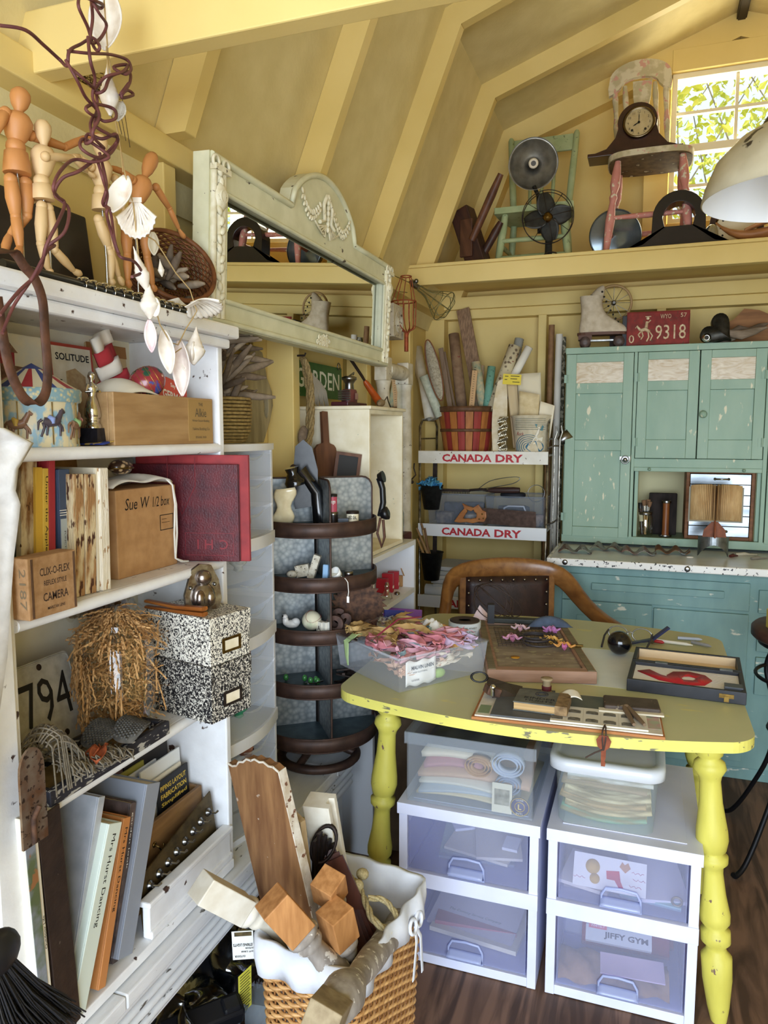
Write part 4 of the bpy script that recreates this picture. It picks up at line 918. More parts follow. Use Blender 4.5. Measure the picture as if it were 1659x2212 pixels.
for i in range(8):
 x=.03+.03*i;z=.075+.0065*i*.9;b=B();b.lathe([(.009,0),(.009,.003),(.005,.005),(.005,.009)],14,0,axm((x,-.0015,z),(1,0,0),(0,0,1)));b.tube([(x,-.010,z),(x+.006,-.017,z-.004),(x+.014,-.018,z-.003)],[.002,.002,.0026],6);b.obj('hook',STEEL,t)
# ---------- on top of the bookcase
# artist's wooden figures, joints given where they are seen
MPALE=P('d9ba8a',.5,c2='cfae7c',sc=30,st=(1,1,.2));MORG=P('c68a52',.5,c2='b97c46',sc=30,st=(1,1,.2));ROD=P('b8b8b6',.25,1)
def manikin(label,xp,J,m,gtilt=0):
 W=lambda k:U(J[k][0],J[k][1],'x',xp+(J[k][2]if len(J[k])>2 else 0))
 base=W('foot_r');O=Vc((xp,W('pelvis').y,ZT));t=T('artist_manikin',label,'manikin',O,0)
 L=lambda k:W(k)-O
 sc=J.get('s',1)*.001
 def seg(nm_,a,c,r0,r1,r2,par=t):
  b=B();b.rod(a,c,[(r0*.55*sc,-.02),(r0*sc,.07),(r1*sc,.5),(r2*sc,.93),(r2*.55*sc,1.02)],14);return b.obj(nm_,m,par)
 h,n,ch,ws,pv=L('head'),L('neck'),L('chest'),L('waist'),L('pelvis')
 b=B();hd=(h-n)if J.get('up',1)else Vc((0,0,1));mm=along(n,n+hd);hl=hd.length*2
 b.lathe([(3*sc,-.004),(6.5*sc,.002),(7*sc,hl*.12),(12*sc,hl*.32),(15*sc,hl*.6),(14.2*sc,hl*.78),(9*sc,hl*.94),(1*sc,hl)],18,0,mm);b.obj('head',m,t)
 b=B();v=n-ws;k=v.length;b.lathe([(10*sc,.12*k),(16*sc,.3*k),(21.5*sc,.62*k),(22*sc,.76*k),(16*sc,.93*k),(6*sc,k)],18,0,along(ws,n));b.obj('chest',m,t)
 b=B();b.ell(ws,14.5*sc,14);b.obj('waist',m,t)
 v=ws-pv;k=v.length;b=B();b.lathe([(20*sc,-k*.55),(20.5*sc,-k*.5),(19*sc,k*.1),(17*sc,k*.7),(11*sc,k*.85)],18,0,along(pv,ws));b.obj('pelvis',m,t)
 for s_ in 'lr':
  hp,kn,an,ft=(L(q+'_'+s_)for q in('hip','knee','ank','foot'))
  g=seg('leg',hp,kn,10,11.5,8);seg('shin',kn,an,8,8.5,5.5,g)
  for jp,jr in((hp,10),(kn,8.2)):B().ell(jp,jr*sc,12).obj('joint',m,g)
  b=B();d_=ft-an;b.rod(an+d_*-.1,ft,[(4*sc,0),(6.5*sc,.3),(7*sc,.7),(3*sc,1)],12);b.obj('foot',m,g)
  sh_,el,wr,hn=(L(q+'_'+s_)for q in('sho','elb','wri','hand'))
  g=seg('arm',sh_,el,8,7.5,6);seg('forearm',el,wr,6,6.2,4.5,g);[B().ell(jp,jr*sc,12).obj('joint',m,g)for jp,jr in((sh_,9),(el,6.4))]
  b=B();mm=along(wr,hn);k=(hn-wr).length;b.lathe([(3*sc,0),(5*sc,k*.25),(7.5*sc,k*.6),(6*sc,k*.85),(1*sc,k)],12,0,mm@trs((0,0,0),(0,0,0),(1,.6,1)));b.obj('hand',m,g)
 r=L('rod');B().tube([(r.x,r.y,0.004),(r.x,r.y,r.z),pv],.0018,6).obj('support_rod',ROD,t)
 B().lathe([(.03,0),(.031,.004),(.03,.007),(.028,.008)],24,0,trs((r.x,r.y,0))).obj('stand',m,t)
 return t
manikin('tall orange-brown wooden manikin at the far left, arm stretched over the pale one',.175,dict(head=(43,218),neck=(40,245),chest=(37,275),waist=(34,318),pelvis=(36,355),hip_l=(23,388),knee_l=(34,468),ank_l=(43,535,.005),foot_l=(36,556,.012),hip_r=(55,395),knee_r=(58,465),ank_r=(20,508,-.03),foot_r=(8,545,-.02),sho_l=(12,243),elb_l=(-12,290),wri_l=(-15,330),hand_l=(-12,355),sho_r=(66,292),elb_r=(140,318),wri_r=(185,297),hand_r=(214,290),rod=(48,490),s=1.0),MORG)
manikin('pale wooden manikin standing beside the tall orange-brown one',.19,dict(head=(93,287),neck=(95,316),chest=(92,350),waist=(90,392),pelvis=(92,418),hip_l=(90,445),knee_l=(88,527),ank_l=(104,582),foot_l=(112,592),hip_r=(104,450),knee_r=(118,540),ank_r=(160,586),foot_r=(176,593),sho_l=(76,345,-.02),elb_l=(64,385,-.04),wri_l=(70,420,-.04),hand_l=(74,440,-.04),sho_r=(98,338,.015),elb_r=(160,342,.01),wri_r=(188,370),hand_r=(206,384),rod=(106,500),s=.86),MPALE)
manikin('pale wooden manikin mid-stride behind the hanging wire tangle',.185,dict(head=(216,316),neck=(218,343),chest=(222,370),waist=(218,414),pelvis=(220,440),hip_l=(213,474),knee_l=(234,535),ank_l=(257,598),foot_l=(266,616),hip_r=(240,474),knee_r=(240,540),ank_r=(240,604),foot_r=(246,615),sho_l=(196,360),elb_l=(172,340),wri_l=(150,338),hand_l=(133,336),sho_r=(248,385),elb_r=(262,420),wri_r=(266,450),hand_r=(268,470),rod=(230,560),s=.88),MPALE)
manikin('orange-brown wooden manikin tilting its head in front of the wicker basket',.18,dict(head=(322,358),neck=(311,385),chest=(302,400),waist=(293,445),pelvis=(290,475),hip_l=(272,495),knee_l=(275,550),ank_l=(276,605),foot_l=(280,622),hip_r=(312,498),knee_r=(318,556),ank_r=(330,616),foot_r=(336,630),sho_l=(286,388),elb_l=(262,370),wri_l=(240,362),hand_l=(228,358),sho_r=(337,405),elb_r=(366,450),wri_r=(386,494),hand_r=(399,516),rod=(297,570),s=.92),MORG)
# dark wooden case behind them
p=U(255,600,'x',.07)
t=T('wooden_case','dark wooden instrument case leaning on the wall behind the manikins','case',(.075,.98,ZT),rot=(-7,0,90))
B().box((0,0,0),(.24,.035,.20)).obj('case',P('2c221c',.45,c2='1d1714',sc=30,st=(.2,1,1)),t,bev=.004);B().box((-.045,.004,0),(-.002,.03,.2)).obj('side_board',P('7a4a24',.5,c2='5e3618',sc=40,st=(1,1,.2)),t)
# clarinet along the front edge
a=Vc((.262,U(5,576,'x',.262).y,ZT+.008));c=Vc((.262,U(425,680,'x',.262).y,ZT+.008));L=(c-a).length
t=T('clarinet','black clarinet with silver keys lying along the bookcase top edge','clarinet',a,90)
B().tube([(0,0,0),(L*.3,0,0),(L*.31,0,0),(L,0,0)],[.0075,.0075,.0065,.0075],14).obj('body',BLACK,t)
for i in range(13):
 x=L*(.33+.048*i);b=B();b.lathe([(.0062,0),(.0062,.002),(.004,.003)],12,0,trs((x,-.004+.003*(i%2),.0085)));b.tube([(x-.01,.004,.006),(x-.005,.003,.0105),(x+.006,-.002,.011)],.0014,6);b.torus((x,0,.0),.0078,.0009,14,5,rot=(0,90,0));b.obj('key',CHROME,t)
for i in range(3):B().tube([(L*(.35+.2*i),.0075+.001*i,.006),(L*(.62+.17*i),.0075,.007)],.0014,6).obj('key_rod',CHROME,t)
# tilted wicker basket of driftwood
WK=P('7a4a26',.6,c2='5b3418',sc=40);
def woven(prof,n,mi=0,r=.0028,amp=.0022,wv=26,flat=1.0,M=None,rowh=.0062,zlo=None):
 # rows of weave round a lathed basket wall
 b=B(M);tot=0;ps=[Vc((p[0],0,p[1]))for p in prof];acc=[0]
 for i in range(1,len(ps)):acc.append(acc[-1]+(ps[i]-ps[i-1]).length)
 rows=int(acc[-1]/rowh)
 def at(d):
  for i in range(1,len(ps)):
   if d<=acc[i]+1e-9:
    k=(d-acc[i-1])/max(1e-9,acc[i]-acc[i-1]);return ps[i-1].lerp(ps[i],k)
  return ps[-1]
 for j in range(rows):
  q=at((j+.5)*rowh);pts=[]
  for i in range(n):
   a=2*pi*i/n;rr=q.x+amp*math.sin(wv*a+pi*(j%2));pts.append((rr*math.cos(a),rr*math.sin(a)*flat,q.z))
  b.tube(pts,r,5,mi,True)
 return b,at,acc[-1]
c=U(372,500,'x',.15)
t=T('wicker_basket','tilted round brown wicker basket holding driftwood on the bookcase top','basket',(.14,c.y-.01,ZT+.098),rot=(0,62,-32))
b,at,tot=woven([(.03,-.055),(.055,-.045),(.072,-.015),(.082,.02),(.086,.045)],104,wv=26)
b.lathe([(.001,-.056),(.03,-.056)],20)
b.obj('woven_body',WK,t)
B().torus((0,0,.047),.086,.005,48,8).obj('rim',WK,t)
for i in range(11):
 a=i*1.9;r=.045*((i%4)/3);b=B();L=rnd.uniform(.05,.10);d=Vc((math.cos(a)*.6,math.sin(a)*.6,.5+.3*(i%3))).normalized();p=Vc((r*math.cos(a),r*math.sin(a),-.01+.006*i))
 b.tube([p-d*L*.4,p,p+d*L*.3,p+d*L*.55],[.004,.009,.008,.003],7);o=b.obj('driftwood_stick',DRIFT[i%3]);tag(o,'short grey driftwood stick in the tilted basket on the bookcase top','driftwood','driftwood in the tilted basket');o.matrix_world=Mx.LocRotScale(t.location,t.rotation_euler,Vc((1,1,1)))
o=B().ell((0,0,0),(.022,.03,.036),12).obj('bark_piece',P('6f6552',.95,c2='4a4234',sc=90,bump=1,bsc=150));tag(o,'rough lichen-covered bark chunk at the right end of the bookcase top','bark');put(o,(.17,U(410,620,'x',.17).y,ZT+.034),20)
# bird nest scraps on the wall plate
b=B()
for i in range(130):
 p=Vc((rnd.gauss(0,.018),rnd.gauss(0,.03),rnd.uniform(0,.03)));d=Vc((rnd.uniform(-1,1),rnd.uniform(-1,1),rnd.uniform(-.3,.3)))*.028;b.tube([p-d,p+d*.2+Vc((0,0,.006)),p+d],.0007,4)
for i in range(7):b.tube([(.0,.01*i,.0),(.035+.003*i,.02+.01*i,.004),(.05,.03+.012*i,-.03-.008*i)],.0008,4)
o=tag(b.obj('bird_nest',P('4a3a28',.95)),'scrap of dark twig nest tucked on the left wall plate','nest');o['kind']='stuff';q=U(120,178,'z',2.025);put(o,(.06,q.y+.02,2.022))
# ---------- hanging garland of shells
SHW=P('efe9df',.35,c2='ddd2c4',sc=60,coat=.2);SHB=P('f1ece4',.35,c2='c49a72',sc=24,fac=(.55,.75),coat=.3);SHR=P('f0ebe0',.35,c2='dcd3c3',sc=50)
GX=.335
G=lambda px,py,dx=0:U(px,py,'x',GX+dx)
t=T('shell_garland','long hanging garland of white seashells strung on twine in front of the bookcase','garland',G(225,5));O=t.location.copy()
LG=lambda px,py,dx=0:G(px,py,dx)-O
TWI=P('b59a68',.8)
b=B()
for pts in([(225,0),(233,110),(240,160),(247,250),(262,330),(270,375),(288,440),(296,520),(300,560),(318,610),(330,640)],[(230,100),(236,200),(258,300),(266,372)],[(330,640),(345,700),(368,740),(385,745),(402,710),(415,690),(425,672),(410,625),(380,590),(352,545),(335,520),(310,505)],[(368,740),(378,762),(392,752)]):b.tube([LG(*p,.004)for p in pts],.0011,5)
b.obj('twine',TWI,t)
b=B()
def curl(cx,cy,r,turns=1.2,ph=0):return[LG(cx+r*math.cos(ph+6.283*turns*i/14),cy+r*1.3*math.sin(ph+6.283*turns*i/14),.008)for i in range(15)]
def shellM(px,py,qx,qy,dx=0,spin=0):
 p,q=LG(px,py,dx),LG(qx,qy,dx);return along(p,q,(1,.4,0))@trs((0,0,0),(0,0,spin)),(q-p).length
def clam(px,py,qx,qy,wf_,mat,dx=0,spin=90,nm_='mussel_shell'):  # one curved valve
 m,L=shellM(px,py,qx,qy,dx,spin)
 b=B(m).grid(lambda u,v:((u-.5)*2*L*wf_*math.sin(pi*min(1,v*.93+.05))**.75,-.22*L*(1-(2*u-1)**2)*math.sin(pi*(v*.9+.06)),L*v),14,14);return b.obj(nm_,mat,t,solid=.002)
def scallop(px,py,qx,qy,mat,dx=0,spin=90,wd=.46,nm_='scallop_shell'):
 m,L=shellM(px,py,qx,qy,dx,spin);b=B(m);n=40
 def f(u,v):
  a=(u-.5)*2.0;r=L*v*(1.0-.16*abs(a)**2)*(1+.02*math.cos(u*2*pi*11));rib=.026*L*math.cos(u*2*pi*11)*v
  return(r*math.sin(a)*wd*2,-.16*L*math.sin(pi*min(1,.12+v*.86))*math.cos(a*.9)-rib,r*math.cos(a)+(1-v)*.0)
 b.grid(f,n,14);b.box((-.16*L,-.012*L,-.02*L),(.16*L,.004*L,.1*L));return b.obj(nm_,mat,t,solid=.002)
def conch(px,py,qx,qy,rf_,mat,dx=0,spin=0,nm_='whelk_shell'):
 m,L=shellM(px,py,qx,qy,dx,spin);b=B();whorl(b,L,L*rf_,0,m,6);return b.obj(nm_,mat,t)
clam(228,-30,226,108,.27,SHW,0);clam(205,-25,218,14,.4,SHW,.01)
conch(232,135,238,250,.2,SHW,0);clam(262,218,254,262,.3,P('cfc8b8',.8,bump=.8,bsc=200),.004)
clam(272,378,243,458,.25,SHB,.004);scallop(292,428,297,516,SHW,.008,90,.36)
conch(288,532,318,630,.17,SHW,.006,0);conch(320,606,324,690,.26,SHW,.008,90)
clam(322,690,328,762,.2,P('ece2da',.35,c2='d8b8c0',sc=40),.004);clam(352,712,368,808,.19,SHW,.002);clam(388,735,394,856,.17,P('e8dfd6',.4,c2='d4c4be',sc=60),.0)
conch(424,706,418,788,.28,SHW,.002,180);clam(402,755,398,800,.2,SHR,-.004);scallop(413,657,468,680,SHR,.004,70,.3)
conch(345,560,350,598,.2,SHR,-.03);clam(330,500,333,552,.25,P('cbc3ae',.6),-.03)
o=B();o.grid(lambda u,v:((.045*v)*math.sin((u-.5)*2.2),(.05*v)*math.cos((u-.5)*2.2),.012*math.sin(pi*v*.8)+.0012*math.cos(u*60)*v+.002),36,8);tag(put(o.obj('scallop_shell',SHR,solid=.002),(.215,U(372,640,'x',.2).y+.0,ZT+.045),rot=(-75,0,60)),'large white scallop shell leaning at the right end of the bookcase top','shell')
# ---------- tangle of burgundy wire vine
VN=P('6e3f3c',.6,c2='582f30',sc=40)
VX=.352
V_=lambda px,py,dx=0:U(px,py,'x',VX+dx)
t=T('wire_vine','tangled burgundy paper-wrapped wire hanging over the manikins','wire',V_(200,20));O=t.location.copy()
def smooth(pts,k=6):
 P_=[Vc(p)for p in pts];out=[]
 for i in range(len(P_)-1):
  p0,p1,p2,p3=P_[max(i-1,0)],P_[i],P_[i+1],P_[min(i+2,len(P_)-1)]
  for j in range(k):
   u=j/k;out.append(.5*((2*p1)+(p2-p0)*u+(2*p0-5*p1+4*p2-p3)*u*u+(3*p1-p0-3*p2+p3)*u**3))
 return out+[P_[-1]]
def vine(pts,dx=0,r=.0023):
 B().tube(smooth([V_(p[0],p[1],dx+.012*math.sin(i*1.7))-O for i,p in enumerate(pts)]),r,6).obj('strand',VN,t)
vine([(0,55),(55,65),(95,98),(128,128),(145,142),(150,110),(175,95),(200,82),(215,100),(210,110),(200,95),(190,60),(170,15),(172,-10)])
vine([(172,-10),(200,0),(222,10),(215,18),(200,5),(215,30),(230,55),(215,85),(195,90),(200,40),(197,0)])
vine([(145,110),(190,115),(240,118),(275,130),(283,150),(270,160),(245,145),(275,140),(265,155),(230,165),(215,180),(205,200),(225,195),(240,165),(278,155),(280,180),(262,210),(288,205),(275,195),(260,205),(278,180)])
vine([(150,145),(180,170),(205,195),(210,225),(205,250),(185,235),(205,225),(245,235),(250,255),(225,262),(205,250),(195,270),(200,300),(185,310),(190,290),(220,300),(250,290),(250,310),(215,345)],.004)
vine([(142,130),(165,170),(185,210),(210,240),(205,270),(235,290),(255,300),(240,330),(210,340),(175,320),(180,300),(215,320),(235,340),(200,350),(160,345),(130,370),(115,405),(125,425),(140,440),(125,480),(100,530),(85,585),(40,630),(0,680)],.008)
vine([(205,345),(170,370),(135,385),(118,420),(148,450),(140,500),(105,530),(118,530),(100,545),(70,600),(30,660),(5,720)],-.004)
vine([(210,345),(222,385),(232,420),(228,445),(236,450),(230,460),(240,500),(252,540),(262,556),(290,565),(305,588),(285,598)],.004)
vine([(215,330),(230,400),(222,440),(238,455),(248,520),(258,550)],-.006)
vine([(190,80),(195,130),(205,170),(200,210),(215,250),(200,290),(225,320)],.012)
# ---------- worn leather strap
LE=P('5a3826',.6,c2='3c2418',sc=40,bump=.3)
t=T('leather_strap','worn brown leather strap looped in front of the carousel tin','strap',U(60,700,'x',.33));O=t.location.copy()
secs=[]
pts=smooth([U(x,y,'x',.33)-O for x,y in((-10,542),(30,545),(52,575),(75,602),(92,650),(97,720),(103,800),(98,850),(78,872),(50,858),(22,800),(5,720),(-6,640))],5)
for i,p in enumerate(pts):
 d=(pts[min(i+1,len(pts)-1)]-pts[max(i-1,0)]).normalized();w2=Vc((.35,.94,0));w2=(w2-d*w2.dot(d)).normalized();secs.append((p,w2*.0065,d.cross(w2)*.0012))
b=B();sweep(b,secs,n=8,pw=.35);b.obj('strap',LE,t)
# ---------- white cloth at the left edge and a black broom
t=T('white_cloth','white cotton cloth hanging at the left edge before the bookcase','cloth',(.37,.60,1.1))
pr_=[(-70,915),(5,925),(60,957),(24,1012),(18,1060),(32,1090),(24,1200),(22,1330),(24,1420),(10,1560),(4,1760),(-14,1900)]
rows=[U(x,y,'x',.37)-Vc((.37,.60,1.1))for x,y in pr_]
def cf(u,v):
 k=v*(len(rows)-1);i=min(int(k),len(rows)-2);p=rows[i].lerp(rows[i+1],k-i);return(p.x+.012*math.sin(u*14+v*5)+.02*u,p.y-.18*u,p.z)
B().grid(cf,24,44).obj('cloth',P('dad8d5',.85,c2='cbc9c6',sc=60,bump=.3,bsc=60),t,solid=.0025)
q=U(20,2062,'x',.42)
t=T('broom','black bristled broom leaning at the lower left corner','broom',q,0)
b=B();
for i in range(420):
 a=rnd.uniform(-.5,.5);p0=Vc((rnd.uniform(-.012,.012),.03*a-.02,rnd.uniform(-.005,.005)));L=rnd.uniform(.11,.15);d=Vc((rnd.uniform(.0,.22),.35+a*.55,-1)).normalized();b.tube([p0,p0+d*L*.5,p0+d*L+Vc((rnd.uniform(0,.012),rnd.uniform(0,.012),-.004))],.0011,4)
o=b.obj('bristles',P('1c1c1f',.5),t);o['kind']='stuff'
b=B();b.ell((0,-.02,.012),(.018,.034,.028),16);b.obj('bristle_cap',P('1a1a1c',.4),t);B().tube([(0,-.03,.02),(-.03,-.32,1.0)],.012,10).obj('handle',P('2a2622',.5),t)
# ---------- along the left wall, from the tower to the corner
TT=BENCH+4*mh
SEA=P('a08752',.85,c2='7f6a3c',sc=120)
t=T('seagrass_basket','squat woven seagrass basket on top of the plastic tower','basket',(.095,1.625,TT))
b,at,tot=woven([(.052,.003),(.066,.03),(.07,.07),(.068,.118)],88,wv=22,r=.0042,amp=.0016,rowh=.0088);b.lathe([(.001,.003),(.052,.003)],20);b.obj('woven_body',SEA,t)
for i in range(34):
 a=rnd.uniform(-1.2,1.5)if i<24 else rnd.uniform(0,6.28);el=rnd.uniform(-.05,1.25);L=rnd.uniform(.07,.13);r0=rnd.uniform(.005,.05)
 p=Vc((.095+r0*math.cos(a),1.625+r0*math.sin(a),TT+.105+.012*(i%14)));d=Vc((math.cos(a)*math.cos(el)*.8,math.sin(a)*math.cos(el)+.25,math.sin(el)*.8)).normalized()
 p=p-d*.02;w0=rnd.uniform(.006,.011);b=B();b.tube([Vc((0,0,0)),d*L*.35+Vc((.003,0,.003)),d*L*.7,d*L],[w0*.7,w0,w0*.9,w0*.35],7)
 if p.x+d.x*L<.02:continue
 o=b.obj('driftwood_stick',DRIFT[i%3]);o.location=p;tag(o,'weathered driftwood stick bristling from the seagrass basket on the tower','driftwood','driftwood in the seagrass basket')
yA=U(541,850,'x',.03).y;yB=U(582,900,'x',.03).y
t=T('driftwood_board','flat weathered grey wood slab with a hand hole on the wall behind the seagrass basket','board',(.035,yA-.05,1.352),90)
W9=yB-yA+.05
ol=[(.0,.0),(W9*.62,.0),(W9*.86,.06),(W9,.11),(W9*.97,.15),(W9*.78,.19),(W9*.7,.23),(W9*.62,.26),(W9*.35,.268),(.02,.25),(0,.2),(0,.1)]
hl=[(W9*(.74+.09*math.cos(a)),.105+.035*math.sin(a))for a in[2*pi*k/12-2.2 for k in range(12)]]
B(FR2).ring(ol,hl,-.008,.008).obj('slab',P('a79a78',.85,c2='857a5c',sc=40,st=(1,1,.2)),t,bev=.002)
# rope and pulley block
ROPE=P('9a8458',.9,c2='6f5d3a',sc=300,st=(1,1,.4))
def rope(b,pts,r,n=3):
 P_=smooth(pts,8);
 for s_ in range(n):
  out=[];L=0
  for i,p in enumerate(P_):
   if i:L+=(p-P_[i-1]).length
   d=(P_[min(i+1,len(P_)-1)]-P_[max(i-1,0)]).normalized();x=d.orthogonal().normalized()if i==0 else(x-d*x.dot(d)).normalized();y=d.cross(x);a=L/r*.55+2*pi*s_/n
   out.append(p+(x*math.cos(a)+y*math.sin(a))*r*.55)
  b.tube(out,r*.56,6)
RO=U(655,768,'x',.11)
t=T('rope_pulley','thick old rope with a wooden pulley block hanging from a wall stud','pulley',RO);rq=lambda px,py,x=.115:U(px,py,'x',x)-RO
b=B();rope(b,[rq(655,772),rq(660,800),rq(668,850),rq(668,900),rq(664,940),rq(655,965),rq(655,1000)],.010);rope(b,[rq(657,775,.13),rq(668,810,.135),rq(673,860,.13),rq(672,930,.13),rq(662,975,.13),rq(658,990,.13)],.009);b.obj('rope',ROPE,t)
c_=rq(657,945,.105);b=B();b.ell(c_,(.016,.03,.036),18);b.obj('pulley_block',P('8d7b68',.8,c2='6f5f50',sc=60),t);B().ell(rq(657,985,.128),(.017,.018,.014),12).obj('knot',ROPE,t)
B().tube([(-.03,0,.0),(.005,0,0),(.008,0,.008)],.003,6).obj('nail',DARKM,t)
# garden sign
y0=U(735,800,'x',.025).y
t=T('garden_sign','green metal sign with white letters hanging behind the rope','sign',(.03,y0-.40,1.50),90)
B().box((0,0,0),(.40,.002,.115)).obj('panel',P('3f6a30',.5,c2='345a28',sc=30,chip='8a8f70',ca=.68,csc=60),t);txt('GARDEN',.062,(.2,0,.06),(1,0,0),(0,0,1),P('e6e6d2',.5),t,.355,bold=.01)
B().torus((.37,-.002,.12),.012,.002,16,6,rot=(90,0,0)).obj('hanger',STEEL,t)
o=B();
for i in range(9):o.tube([(.0,.01*i,-.02-.004*i),(.006,.012*i+.01,-.08),(.01,.014*i+.02,-.14-.006*(i%3))],[.003,.0045,.001],6)
tag(put(o.obj('frayed_fibre',P('b4aa98',.9)),(.05,U(682,830,'x',.05).y-.04,1.60)),'tuft of pale frayed fibre hanging in front of the garden sign','fibre')
# things on the crate
CT=.988+.477
t=T('sander','old maroon hand sander with a metal neck on top of the crate','tool',(.17,2.25,CT),90)
b=B();b.lathe([(.035,.014),(.034,.05),(.03,.056)],20,0,trs((.035,0,0),s=(1,.7,1)));b.obj('housing',P('6d3a38',.4,c2='5a2c2c',sc=30),t);B().box((-.05,-.03,0),(.12,.03,.014)).obj('base',P('4a2026',.4),t,bev=.003)
B().lathe([(.016,.056),(.014,.075),(.02,.085),(.025,.088),(.025,.096),(.015,.1)],18,0,trs((.035,0,0))).obj('neck',STEEL,t);B().tube([(.035,0,.1),(.05,-.01,.112),(.07,0,.108)],.003,6).obj('lever',STEEL,t)
for i in range(5):B().box((-.014,-.02,.02+.007*i),(-.004,.02,.024+.007*i)).obj('cooling_fin',STEEL,t)
B().box((.022,-.0262,.024),(.048,-.0256,.044)).obj('printed_panel',P('9a7a70',.5),t)
a,c=U(762,785,'x',.1),U(824,880,'x',.17);c.z=CT+.015
t=T('lopper','long handled lopper with an orange grip leaning on the crate','tool',a);v=c-a
B().tube([v*-.15,v*.3,v*.45],.004,8).tube([v*-.15+Vc((0,.016,.0)),v*.3+Vc((0,.012,0)),v*.45],.004,8).obj('blade_rods',DARKM,t);B().rod(v*.4,v,[(.006,0),(.011,.1),(.013,.5),(.015,.85),(.012,1)],12).obj('grip',P('c45a20',.4,c2='a84a18',sc=30),t)
t=T('awl','wooden handled awl with a bent steel tip lying on the crate','tool',(.24,2.40,CT+.013),0);B().rod((0,-.02,0),(-.01,.05,.008),[(.006,0),(.013,.2),(.012,.6),(.007,1)],12).obj('handle',P('8f7a5c',.8),t);B().tube([(-.01,.05,.008),(-.02,.12,.03),(-.02,.13,.015),(-.02,.16,-.008)],.0025,6).obj('tip',STEEL,t)
t=T('chalk_slate','brown wooden paddle with handle behind the top of the revolving bin','paddle',(.165,2.115,1.19),rot=(-9,4,62))
BW1=P('6b4630',.6,c2='543424',sc=50,st=(1,1,.2))
B(FR2).prism([(-.04,0),(.04,0),(.043,.14),(.03,.155),(.012,.16),(.011,.26),(-.011,.26),(-.012,.16),(-.03,.155),(-.043,.14)],-.006,.006).obj('paddle',BW1,t,bev=.003)
t=T('chalk_slate','small dark framed slate board leaning on the crate side','slate',(.215,2.125,1.19),rot=(-7,8,25))
B(FR2).ring([(-.04,0),(.04,0),(.04,.13),(-.04,.13)],[(-.03,.01),(.03,.01),(.03,.12),(-.03,.12)],-.005,.005).obj('frame',BW1,t);B().box((-.031,-.002,.009),(.031,.002,.121)).obj('slate',P('2b2a2a',.7),t)
# stack of corbels above the framed mirror
COR=P('d6cfbd',.8,c2='b9b09a',sc=30,chip='5b4a3c',ca=.62,csc=60)
o=B().box((0,0,0),(.13,.09,.13)).torus((.065,-.001,.065),.042,.004,24,6,rot=(90,0,0)).torus((.065,-.001,.065),.026,.004,20,6,rot=(90,0,0)).torus((.065,-.001,.065),.012,.004,16,6,rot=(90,0,0)).obj('rosette_block',COR,bev=.002);put(o,(.135,2.84,1.762),90);tag(o,'whitewashed square rosette block on top of the corbel stack','block')
for i,(z,lb)in enumerate(((1.672,'whitewashed scalloped corbel resting on the framed mirror'),(1.718,'whitewashed scalloped corbel under the rosette block'))):
 o=B(axm((0,0,0),(1,0,0),(0,0,1))).prism([(0,0),(.15,0),(.15,.008),(.10,.012),(.085,.02),(.10,.034),(.15,.036),(.15,.044),(0,.044)],-.09,0).obj('corbel',COR);put(o,(.045,2.83,z),90);tag(o,lb,'corbel')
 B(axm((0,0,0),(1,0,0),(0,0,1))).prism([(.15,.009),(.101,.013),(.087,.02),(.101,.033),(.15,.035)],-.085,-.001).obj('dark_scallop',BLACK,o)
# fruit picker and wire cage lamp guard
ORW=P('a8532e',.5,.3,c2='7d3a22',sc=60)
c_=U(872,652,'y',2.95)
t=T('fruit_picker','rusty orange wire fruit picker basket hanging in the corner','fruit picker',c_);b=B()
R3=.052;b.torus((0,0,0),R3,.0026,30,6,sc=(1,.8,1));b.torus((.01,0,.10),.022,.0022,20,6)
for k in range(14):
 a=2*pi*k/14;x,y=R3*math.cos(a),R3*.8*math.sin(a);b.tube(smooth([(x,y,0),(x*.98,y*.98,-.06),(x*.75+.008,y*.75,-.105),(.014+x*.15,y*.15,-.125),(.012,0,-.18)],4),.002,5)
for k in range(5):a=-.6+1.25*k;b.tube([(R3*math.cos(a),R3*.8*math.sin(a),0),(.01+.022*math.cos(a),.022*math.sin(a),.10)],.002,5)
b.obj('wire_basket',ORW,t);B().rod((.012,0,-.12),(.012,0,-.20),[(.007,0),(.009,.2),(.009,1)],10).obj('socket',ORW,t)
GW=P('8a8458',.4,.6,c2='6a653e',sc=60)
h0=U(888,612,'y',3.02)
t=T('lamp_guard','wire bulb guard on a clamp hanging from the loft corner','lamp guard',h0);A_=U(905,622,'y',3.02)-h0;D_=(U(968,668,'y',3.02)-h0);b=B();mm=along(A_,D_,(0,1,0));L=(D_-A_).length
for k in range(8):
 a=2*pi*k/8;f=lambda r,z:(r*math.cos(a),r*math.sin(a),z);b.tube(smooth([f(.012,0),f(.018,L*.3),f(.055,L*.72),f(.064,L*.86),f(.05,L*.98),f(.0,L*1.06)],4),.0016,5,0,False,mm)
b.torus((0,0,L*.86),.064,.002,28,6,M=mm);b.torus((0,0,L*.6),.043,.0015,24,6,M=mm);b.obj('wire_cage',GW,t)
B().tube([A_,A_*.2,Vc((.0,0,.01))],.012,10).ell(A_*.3+Vc((.012,0,.014)),.010,10).obj('clamp',STEEL,t);B().tube([Vc((0,0,0)),U(852,596,'y',3.02)-h0,U(850,628,'y',3.02)-h0,U(880,632,'y',3.02)-h0],.002,6).obj('wire_hook',GW,t)
